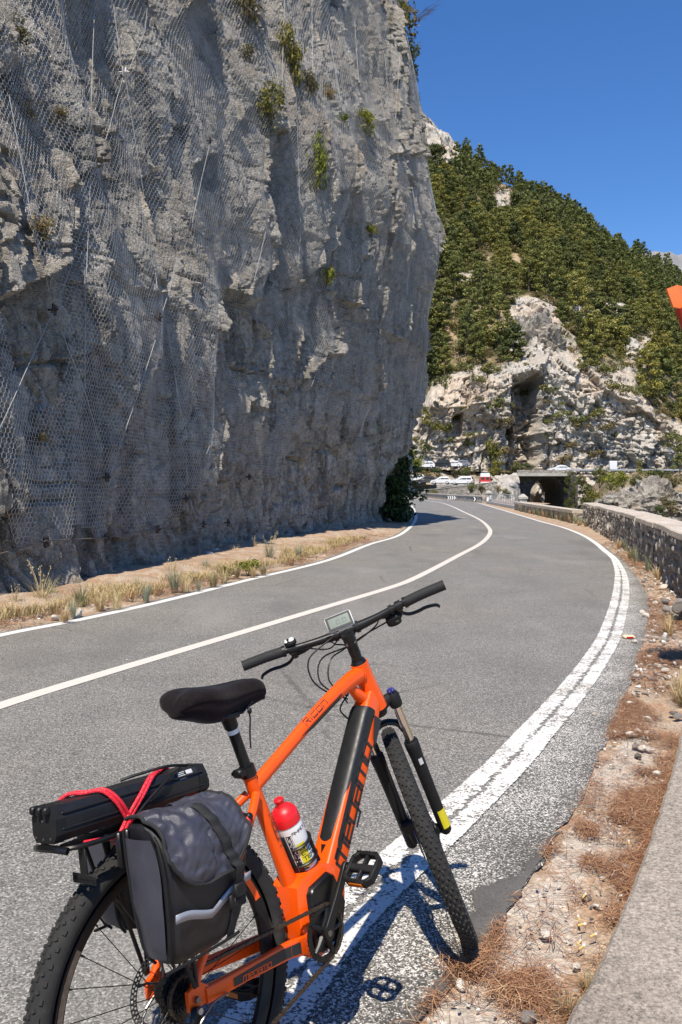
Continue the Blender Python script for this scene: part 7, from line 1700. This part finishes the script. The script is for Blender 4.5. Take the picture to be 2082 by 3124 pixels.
# display
dn = (RS @ (U*.62-W*.78)).normalized(); dx_ = (RS @ V(0, -1, 0)).normalized(); dy_ = dn.cross(dx_); dc = st(BARC+U*.038+W*.004)+dx_*-.010; RD2 = Matrix((dx_, dy_, dn)).transposed()
dsp = B(MB().bbox(dc, (.090, .054, .012), .004, RD2), 'display', M_WHPL, hb); B(MB().bbox(dc+dn*.0062, (.084, .0485, .002), .0008, RD2), 'bezel', M_BLK, dsp); B(MB().bbox(dc+dn*.0073, (.070, .034, .0012), .0004, RD2), 'screen', M_LCD, dsp)
m, w_ = letters('0.0', lambda x, y: dc+dn*.0081+dx_*(x-.010)+dy_*(y-.008), .012, .0012, .4); B(m, 'digits', M_DKTXT, dsp, smooth_=False)
m = MB()
for sy in (-1, 1): m.tube([st(bar(sy, .032)), st(bar(sy, .044))], .0195, 14); m.tube([st(bar(sy, .038)+W*.012), dc-dn*.004+dx_*(-sy*.030)*-1], .006, 8)
B(m, 'display_bracket', M_BLKM, dsp)
# cables
cb_ = lambda pts, r=.0026: B(MB().tube(crom(pts, 6), r, 8), 'cable', M_BLK, bike)
L0 = st(bar(1, .188)+(W*.5-U*.86)*.020+V(0, -.072, 0)); R0_ = st(bar(-1, .188)+(W*.5-U*.86)*.020+V(0, .072, 0)); R1_ = st(bar(-1, .150)-U*.03)
ent = lambda k: V(.835, .034+.004*k, .905-.012*k)
cb_([L0, L0+(BARC-L0)*.35+V(.0, .0, -.010), st(BARC+V(.045, .05, -.025)), st(BARC+V(.055, .015, -.05)), HTT+V(.03, .05, -.03), HTT+V(.0, .052, -.07), ent(0)])
cb_([L0+V(0, 0, .004), L0+(BARC-L0)*.55+V(-.03, .0, .0), V(.745, .10, 1.03), V(.735, .095, .965), V(.775, .07, .915), ent(1)])
cb_([R0_, st(BARC+V(.05, -.09, -.02)), st(BARC+V(.035, .0, -.045)), V(.80, .095, 1.02), V(.765, .09, .955), V(.80, .062, .905), ent(2)])
cb_([R1_, st(BARC+V(.04, -.06, -.03)), st(BARC+V(.03, .03, -.05)), V(.825, .082, 1.01), V(.80, .08, .95), V(.822, .055, .90), ent(3)])
cb_([V(.835, .036, .90), V(.80, .05, .86), V(.815, .046, .83), V(.85, .038, .80)])
cb_([st(bar(1, .15)), st(bar(1, .12)-U*.02), st(bar(1, .07)-U*.035), st(bar(1, .03)-U*.012)], .0022)
cb_([st(CROWN+V(.02, .05, -.02)), st(LEG(.36, .045)-W*.02), st(LEG(.22, .050)-W*.028), st(LEG(.10, .056)-W*.03)])

# ---- bottle cage
def axis_pt(t, off): return V(.433, 0, .50).lerp(V(.385, 0, .66), t)+off
ba, bb2 = V(.492, -.002, .487), V(.428, -.002, .662); bd = (bb2-ba).normalized(); bn = V(bd.z, 0, -bd.x)
m = MB()
for t, a0, a1 in ((.13, .2, 6.1), (.40, .4, 5.9)):
    c = ba+bd*(.195*t); m.tube([c+(bn*math.cos(a)+V(0, 1, 0)*math.sin(a))*.0395 for a in np.linspace(a0+PI, a1+PI, 20)], .0048, 8, sq=1.4)
m.tube([ba-bn*.036-bd*.01, ba-bn*.0405+bd*.05, ba-bn*.0405+bd*.12], .007, 8); 
for s_ in (-1, 1): m.tube([ba+V(0, s_*.030, 0)+bn*.026, ba+bd*.04+V(0, s_*.034, 0)+bn*.020, ba+bd*.085+V(0, s_*.030, 0)+bn*.026], .005, 8)
m.tube([ba-bn*.03-bd*.008, ba+bn*.03-bd*.008], .007, 8); B(m, 'bottle_cage', M_BLK, bike)
# ---- rear rack
RKZ = .768
m = MB()
for sy in (-1, 1): m.tube(crom([(.17, sy*.025, RKZ-.012), (.13, sy*.06, RKZ), (.0, sy*.064, RKZ+.004), (-.18, sy*.064, RKZ+.010), (-.25, sy*.05, RKZ+.014), (-.265, 0, RKZ+.016)], 5), .0055, 8)
for x in (.09, -.03, -.15): m.tube([V(x, -.062, RKZ+.004), V(x, .062, RKZ+.004)], .0045, 8)
m.bbox((-.06, 0, RKZ+.006), (.34, .05, .006), .002)
for sy in (-1, 1):
    m.tube([V(-.10, sy*.064, RKZ), V(-.06, sy*.080, .60), V(-.005, sy*.086, .40)], .005, 8); m.tube([V(.02, sy*.064, RKZ), V(.0, sy*.082, .60), V(.0, sy*.086, .40)], .005, 8); m.tube([V(.15, sy*.04, RKZ-.006), V(.235, sy*.058, .672)], .0045, 8); m.tube([V(-.15, sy*.064, RKZ+.004), V(-.12, sy*.075, .68), V(-.05, sy*.084, .56)], .005, 8)
rack = B(m, 'rear_rack', M_BLK, bike)
m = MB(); m.bbox((-.226, -.052, RKZ-.025), (.004, .024, .06), .001); m.bbox((-.227, -.052, RKZ-.056), (.004, .080, .020), .001)
for k in range(5): m.rev((-.2305, -.084+.016*k, RKZ-.056), (1, 0, 0), [(.0028, 0), (.0048, 0), (.0048, .002)], 10)
B(m, 'reflector_bracket', M_BLKM, rack); m = MB(); m.tube(crom([(-.262, -.058, RKZ+.012), (-.275, -.03, RKZ+.018), (-.279, .01, RKZ+.018), (-.266, .05, RKZ+.012)], 4), .008, 8); B(m, 'rack_bumper', M_GLOSSB, rack)
for x in (-.150, -.128): B(MB().bbox((x, -.076, RKZ-.02), (.016, .016, .075), .004), 'rack_clip', M_GLOSSB, rack)

# ---- water bottle (stands in the cage)
bt = thing('water_bottle', tuple(ba), 'white sports bottle with a red cap in the cage of the orange bicycle', 'bottle'); m = MB()
m.rev(ba, bd, [(0, .0), (.030, .0), (.0355, .006), (.0362, .05), (.0345, .068), (.0362, .085), (.0365, .135), (.0345, .148)], 36); body_ = B(m, 'body', M_WHPL, bt)
M_BRED = plain('red_cap_plastic', (.72, .012, .018), .4, var=.05)
m = MB(); m.rev(ba, bd, [(.0372, .142), (.0376, .146), (.0376, .163), (.0355, .176), (.026, .188), (.014, .193), (.0125, .200), (.0125, .206), (.014, .208), (.014, .214), (.009, .2175), (0, .218)], 36); B(m, 'cap', M_BRED, bt)
def bmap(a0, h0, rot=False):
    def fn(x, y):
        hx, hy = (y, x) if not rot else (x, y)
        a = a0+hx/.0366 if not rot else a0-y/.0366
        hgt = h0+hy if not rot else h0+x
        return ba+bd*hgt+(bn*math.cos(a)+V(0, 1, 0)*math.sin(a))*.0369
    return fn
# label panels: black strip with white letters, yellow and black badge, small green name
def patch(a0, a1, h0, h1, r=.0366):
    m = MB(); vs = []; fs = []
    for i in range(9):
        a = a0+(a1-a0)*i/8
        for h in (h0, h1): vs.append(ba+bd*h+(bn*math.cos(a)+V(0, 1, 0)*math.sin(a))*r)
    for i in range(8): fs.append((2*i, 2*i+1, 2*i+3, 2*i+2))
    return m.add(vs, fs)
AV = math.atan2(-1, -.6)         # towards the viewer, measured from the front of the bottle
AV = -2.15
B(patch(AV-.75, AV-.30, .005, .120), 'black_panel', M_DKTXT, body_, smooth_=False); B(patch(AV-.22, AV+.45, .015, .088), 'yellow_panel', M_YEL, body_, smooth_=False)
def vert(a0, h0):                # text running down the bottle
    return lambda x, y: ba+bd*(h0-x)+(bn*math.cos(a0+y/.037)+V(0, 1, 0)*math.sin(a0+y/.037))*.0370
m, _ = letters('GArMIN', vert(AV-.64, .116), .0105, .0022, .35); B(m, 'lettering', M_WHPL, body_, smooth_=False)
def hor(a0, h0): return lambda x, y: ba+bd*(h0+y)+(bn*math.cos(a0+x/.037)+V(0, 1, 0)*math.sin(a0+x/.037))*.0371
m, _ = letters('AMACX', hor(AV-.20, .118), .0075, .0014, .3); B(m, 'lettering', M_DKTXT, body_, smooth_=False)
for k, tx in enumerate(('GO', 'CYCL', 'TEAM')):
    m, _ = letters(tx, hor(AV-.05, .068-.016*k), .010, .0022, .3); B(m, 'lettering', M_DKTXT, body_, smooth_=False)

# ---- spare battery strapped on the rack
e0, e1 = V(-.270, -.006, .834), V(.146, .010, .815); ed = (e1-e0).normalized(); es = V(-ed.y, ed.x, 0).normalized(); eu = ed.cross(es); eu = eu if eu.z > 0 else -eu
sp_ = thing('spare_battery', tuple((e0+e1)/2-V(0, 0, .042)), 'long black spare battery lying on the rear rack under the red cord', 'battery')
sec = [(-.040, -.020), (-.030, -.036), (.030, -.036), (.040, -.020), (.041, .012), (.027, .036), (-.027, .036), (-.041, .012)]
S = []
for t, k in ((0, .93), (.012, 1), (.47, 1), (.53, 1), (.985, 1), (1, .95)):
    c = e0.lerp(e1, t); S.append([c+es*a*k+eu*b*k for a, b in sec])
m = MB().loft(S)
for b in (-.010, .022): m.bbox((e0+e1)/2-es*.0408+eu*b, (.40, .004, .003), .001, frame(ed))
sb_o = B(m, 'housing', M_BATT, sp_, angle=25)
m = MB(); S = [[e0+ed*x+es*a*k+eu*b*k for a, b in sec] for x, k in ((-.010, .90), (-.008, 1.03), (.016, 1.03))]; m.loft(S); cap_ = B(m, 'end_cap', M_BLKM, sp_, angle=25)
m = MB()
for k in (-.022, 0.0, .022): m.bbox(e0-ed*.012+eu*.030+es*k, (.022, .013, .016), .003, frame(ed))
B(m, 'connector', M_BLK, cap_)
for a, b in ((-.025, -.026), (0.0, -.028), (.025, -.026), (0, .008)): B(MB().tube([e0-ed*.009+es*a+eu*b, e0-ed*.0115+es*a+eu*b], .003, 8), 'screw', M_STEEL, cap_)
m = MB(); S = [[e1+ed*x+es*a*k+eu*b*k for a, b in sec] for x, k in ((-.02, 1.03), (.006, 1.03), (.012, .9))]; m.loft(S); m.bbox(e1+ed*.012-eu*.012, (.03, .06, .03), .006, frame(ed)); B(m, 'end_cap', M_BLKM, sp_, angle=25)
# label on its near upper side
la, lb_ = V(*(-.041*es+.012*eu)), V(*(-.027*es+.036*eu)); ln = (lb_-la).cross(ed).normalized(); ln = ln if ln.dot(-es) > 0 else -ln
def labmap(x, y): return e0+ed*x+la+(lb_-la)*(y/.028)+ln*.0008
m = MB(); m.add([labmap(.33, .003), labmap(.40, .003), labmap(.40, .026), labmap(.33, .026)], [(0, 1, 2, 3)]); B(m, 'label', M_DKTXT, sb_o, smooth_=False)
m = MB(); m.add([labmap(.362, .014)+ln*.0004, labmap(.382, .014)+ln*.0004, labmap(.382, .024)+ln*.0004, labmap(.362, .024)+ln*.0004], [(0, 1, 2, 3)])
for k in range(5): m.add([labmap(.336, .0045+.0042*k)+ln*.0004, labmap(.336+.022-.003*(k % 2), .0045+.0042*k)+ln*.0004, labmap(.336+.022-.003*(k % 2), .006+.0042*k)+ln*.0004, labmap(.336, .006+.0042*k)+ln*.0004], [(0, 1, 2, 3)])
B(m, 'label_print', M_LTTXT, sb_o, smooth_=False)
m = MB(); m.tube(crom([e1-ed*.03+eu*.04-es*.01, e1-ed*.10+eu*.052-es*.02, e1-ed*.17+eu*.046+es*.012, e1-ed*.20+eu*.04+es*.03], 5), .0035, 8); m.tube(crom([e1-ed*.06+eu*.040-es*.02, e1-ed*.12+eu*.030-es*.047, e1-ed*.19-eu*.005-es*.05, e1-ed*.24-eu*.035-es*.055], 5), .0032, 8); B(m, 'carry_cord', M_BLK, sp_)
# ---- red elastic cord
def m_cord():
    t = NT('red_elastic_cord'); v = t.voro(260); t.col(t.ramp(v, [(.10, (.75, .45, .45)), (.22, (.70, .012, .03))])); t.set(Roughness=.7); return t.m
M_CORD = m_cord(); bc = thing('elastic_cord', (-.12, -.02, .79), 'bright red elastic cord crossed over the spare battery', 'cord')
def over(x0, x1, off):           # from the near side up over the battery to the far side
    q = []
    for k, (a, b) in enumerate(((-.060, -.070), (-.048, -.030), (-.046, .012), (-.030, .041), (0, .041), (.030, .041), (.046, .012), (.050, -.04))):
        t = k/7; x = x0+(x1-x0)*t; q.append(e0+ed*(x+off)+es*a+eu*b)
    return q
for x0, x1 in ((.190, .020), (.120, .430)):
    for off in (0, .011): B(MB().tube(crom(over(x0, x1, off), 5), .0042, 8), 'cord_strand', M_CORD, bc)
B(MB().tube(crom([e0+ed*.16-es*.060-eu*.060, e0+ed*.13-es*.062-eu*.058, e0+ed*.09-es*.058-eu*.052, e0+ed*.05-es*.05-eu*.048], 5), .0045, 8), 'cord_strand', M_CORD, bc); B(MB().tube(crom([V(.20, -.035, .725), V(.235, -.058, .70), V(.225, -.075, .672), V(.205, -.066, .66)], 5), .008, 8), 'cord_hook', M_BRED, bc)

# ---- panniers
def pannier(sy, label):
    root = thing('pannier_bag', (-.05, sy*.15, .49), label, 'bag')
    if sy > 0: root.matrix_world = BM @ Matrix.Translation((.035, sy*.15, .49))
    lev = [(.497, -.100, .015, .105, .158), (.510, -.122, .050, .098, .175), (.548, -.136, .078, .094, .190), (.60, -.141, .090, .090, .203), (.66, -.145, .094, .088, .212), (.72, -.147, .090, .087, .216), (.765, -.147, .082, .087, .207), (.793, -.147, .078, .088, .185), (.804, -.150, .074, .09, .160)]
    n = 22; S = []
    for z, xa, xb, ya, yb2 in lev:
        cx, cy, hx, hy = (xa+xb)/2, (ya+yb2)/2, (xb-xa)/2, (yb2-ya)/2; sec = []
        for k in range(n*2):
            a = 2*PI*k/(n*2); ex = 4.5; c_ = math.copysign(abs(math.cos(a))**(2/ex), math.cos(a)); s_ = math.copysign(abs(math.sin(a))**(2/ex), math.sin(a))
            w_ = .009*mnoise.noise(V(c_*3, s_*3, z*22))+.006*mnoise.noise(V(c_*7, s_*7, z*50))
            sec.append(V(cx+c_*(hx+w_), sy*(cy+s_*(hy+w_)), z+.004*mnoise.noise(V(c_*5, s_*5, z*9))))
        S.append(sec)
    m = MB().loft(S); o = B(m, 'body', M_NYLD, root, angle=70); md = o.modifiers.new('soft', 'SUBSURF'); md.levels = 1; md.render_levels = 2
    # rear gusset panel in lighter grey, with piping
    vs = []; fs = []; zz_ = np.linspace(.525, .775, 14)
    for i, z in enumerate(zz_):
        xa = np.interp(z, [l[0] for l in lev], [l[1] for l in lev]); ya = np.interp(z, [l[0] for l in lev], [l[3] for l in lev]); yb2 = np.interp(z, [l[0] for l in lev], [l[4] for l in lev])
        for k in range(7): t = k/6; y = ya+.012+(yb2-ya-.026)*t; vs.append(V(xa-.0045-.006*math.sin(PI*t)+.003*mnoise.noise(V(y*30, z*18, 3)), sy*y, z))
    for i in range(13):
        for k in range(6): fs.append((i*7+k, i*7+k+1, i*7+k+8, i*7+k+7))
    m = MB().add(vs, fs); pn = B(m, 'rear_panel', M_NYL, root, angle=70)
    def side(z, out=.004): return V(np.interp(z, [l[0] for l in lev], [l[1] for l in lev])-.001, sy*(np.interp(z, [l[0] for l in lev], [l[4] for l in lev])-.008+out), z)
    B(MB().tube([side(z) for z in np.linspace(.505, .78, 22)], .0035, 7), 'piping', M_BLKM, root); B(MB().tube([V(np.interp(z, [l[0] for l in lev], [l[1] for l in lev])-.004, sy*(np.interp(z, [l[0] for l in lev], [l[3] for l in lev])+.008), z) for z in np.linspace(.505, .79, 22)], .0035, 7), 'piping', M_BLKM, root)
    B(MB().tube([V(x, sy*(.185-.0*x), .508+.6*(abs(x+.05)/.2)**4*.05) for x in np.linspace(-.15, .055, 16)], .0035, 7), 'piping', M_BLKM, root)
    # outer face helper
    def outer(x, z, lift=.003): return V(x, sy*(np.interp(z, [l[0] for l in lev], [l[4] for l in lev])*1.0+lift), z)
    def band(x0, x1, z0, z1, mat, name, lift=.004, wave=.006, slope=0.0):
        vs = []; fs = []
        for i in range(16):
            x = x0+(x1-x0)*i/15; dz = wave*math.sin(i*.7)+float(np.interp(x, [-.16, -.03, .08], [.012, -.016, .024]))*(1 if slope else 0)
            for z in (z0, z1): vs.append(outer(x, z+dz, lift+.004*mnoise.noise(V(x*25, z*25, 1))))
        for i in range(15): fs.append((2*i, 2*i+1, 2*i+3, 2*i+2))
        m = MB().add(vs, fs); ob = B(m, name, mat, root, angle=70); md = ob.modifiers.new('thick', 'SOLIDIFY'); md.thickness = .0012; return ob
    band(-.132, .085, .596, .615, M_REFL, 'reflective_strip', .006, .004, -.05)
    # lid: hinge at the rack side, over the top, hanging down the outer face
    nu, nt = 56, 52; vs = []; fs = []; hz = []
    path_ = crom([(0, .088, .803), (0, .12, .815), (0, .165, .814), (0, .205, .792), (0, .229, .755), (0, .236, .71), (0, .232, .662)], 6); PL = resample(path_, .01); LL = len(PL)-1
    for i in range(nt):
        for k in range(nu):
            s_ = k/(nu-1); x = -.148+.238*s_; dip = 1-.30*abs(2*s_-1)**2.6 if i > 0 else 1; t = i/(nt-1)*(1-.0)*dip; q = PL[0].lerp(PL[0], 0); f_ = t*LL; a = int(min(f_, LL-1)); q = PL[a].lerp(PL[a+1], f_-a)
            xx_ = x+(.012*(1-t) if s_ < .5 else -.012*(1-t)); wr = .014*mnoise.noise(V(x*12+q.z*10, q.y*18, q.z*15))+.009*mnoise.noise(V(x*30+q.z*24, q.y*26, q.z*30))-.009*abs(mnoise.noise(V(x*55-q.z*40, q.y*40, q.z*44)))
            edge_ = -.006*abs(2*s_-1)**3
            vs.append(V(xx_, sy*(q.y+wr*.9+edge_), q.z+wr*.7+edge_*.6+.010*(.5-s_)))
    for i in range(nt-1):
        for k in range(nu-1): fs.append((i*nu+k, i*nu+k+1, (i+1)*nu+k+1, (i+1)*nu+k))
    m = MB().add(vs, fs); lid = B(m, 'lid', M_NYL, root, angle=80); md = lid.modifiers.new('thick', 'SOLIDIFY'); md.thickness = .004; md.offset = -1
    brd = [vs[i*nu] for i in range(nt)]+[vs[(nt-1)*nu+k] for k in range(nu)]+[vs[i*nu+nu-1] for i in range(nt-1, -1, -1)]
    B(MB().tube([Vector(p)+V(0, sy*.001, 0) for p in resample(brd, .012)], .0042, 7), 'binding', M_WEB, lid)
    # strap and buckle
    def lidpt(s_, i): return Vector(vs[int(i)*nu+int(s_*(nu-1))])
    m = MB(); a = []; 
    for i in range(14, nt): p0 = lidpt(.62, i); p0.x = -.038+.075*(i-14)/(nt-15); a += [p0+V(-.013, sy*.004, .002), p0+V(.013, sy*.004, .002)]
    end = outer(.042, .600, .012); a += [end+V(-.012, 0, 0), end+V(.012, 0, 0)]
    m.add(a, [(2*i, 2*i+1, 2*i+3, 2*i+2) for i in range(len(a)//2-1)]); s_o = B(m, 'strap', M_WEB, root, angle=80); md = s_o.modifiers.new('thick', 'SOLIDIFY'); md.thickness = .002
    m = MB(); m.bbox(outer(.040, .612, .018), (.034, .010, .030), .004); m.bbox(outer(.042, .585, .014), (.040, .010, .022), .004); m.bbox(outer(.018, .592, .014), (.012, .010, .03), .003); B(m, 'buckle', M_BLKM, root)
    m = MB(); a = []
    for z in np.linspace(.58, .50, 8): p0 = outer(.043-.15*(.58-z), z, .005); a += [p0+V(-.012, 0, 0), p0+V(.012, 0, 0)]
    m.add(a, [(2*i, 2*i+1, 2*i+3, 2*i+2) for i in range(7)]); B(m, 'lower_strap', M_WEB, root, smooth_=False)
    return root
pannier(-1, 'grey nylon pannier with reflective strip hanging on the near side of the rack'); pannier(1, 'black pannier hanging on the far side of the rack behind the rear wheel')
# thin coil lock cable between bag and seat stay
B(MB().tube(crom([(.07, -.13, .79), (.11, -.10, .765), (.17, -.075, .735), (.245, -.062, .70)], 6), .0045, 8), 'lock_cable', M_BLK, bike); B(MB().ell((.245, -.064, .697), (.011, .009, .011)), 'cable_end', M_BLK, bike)
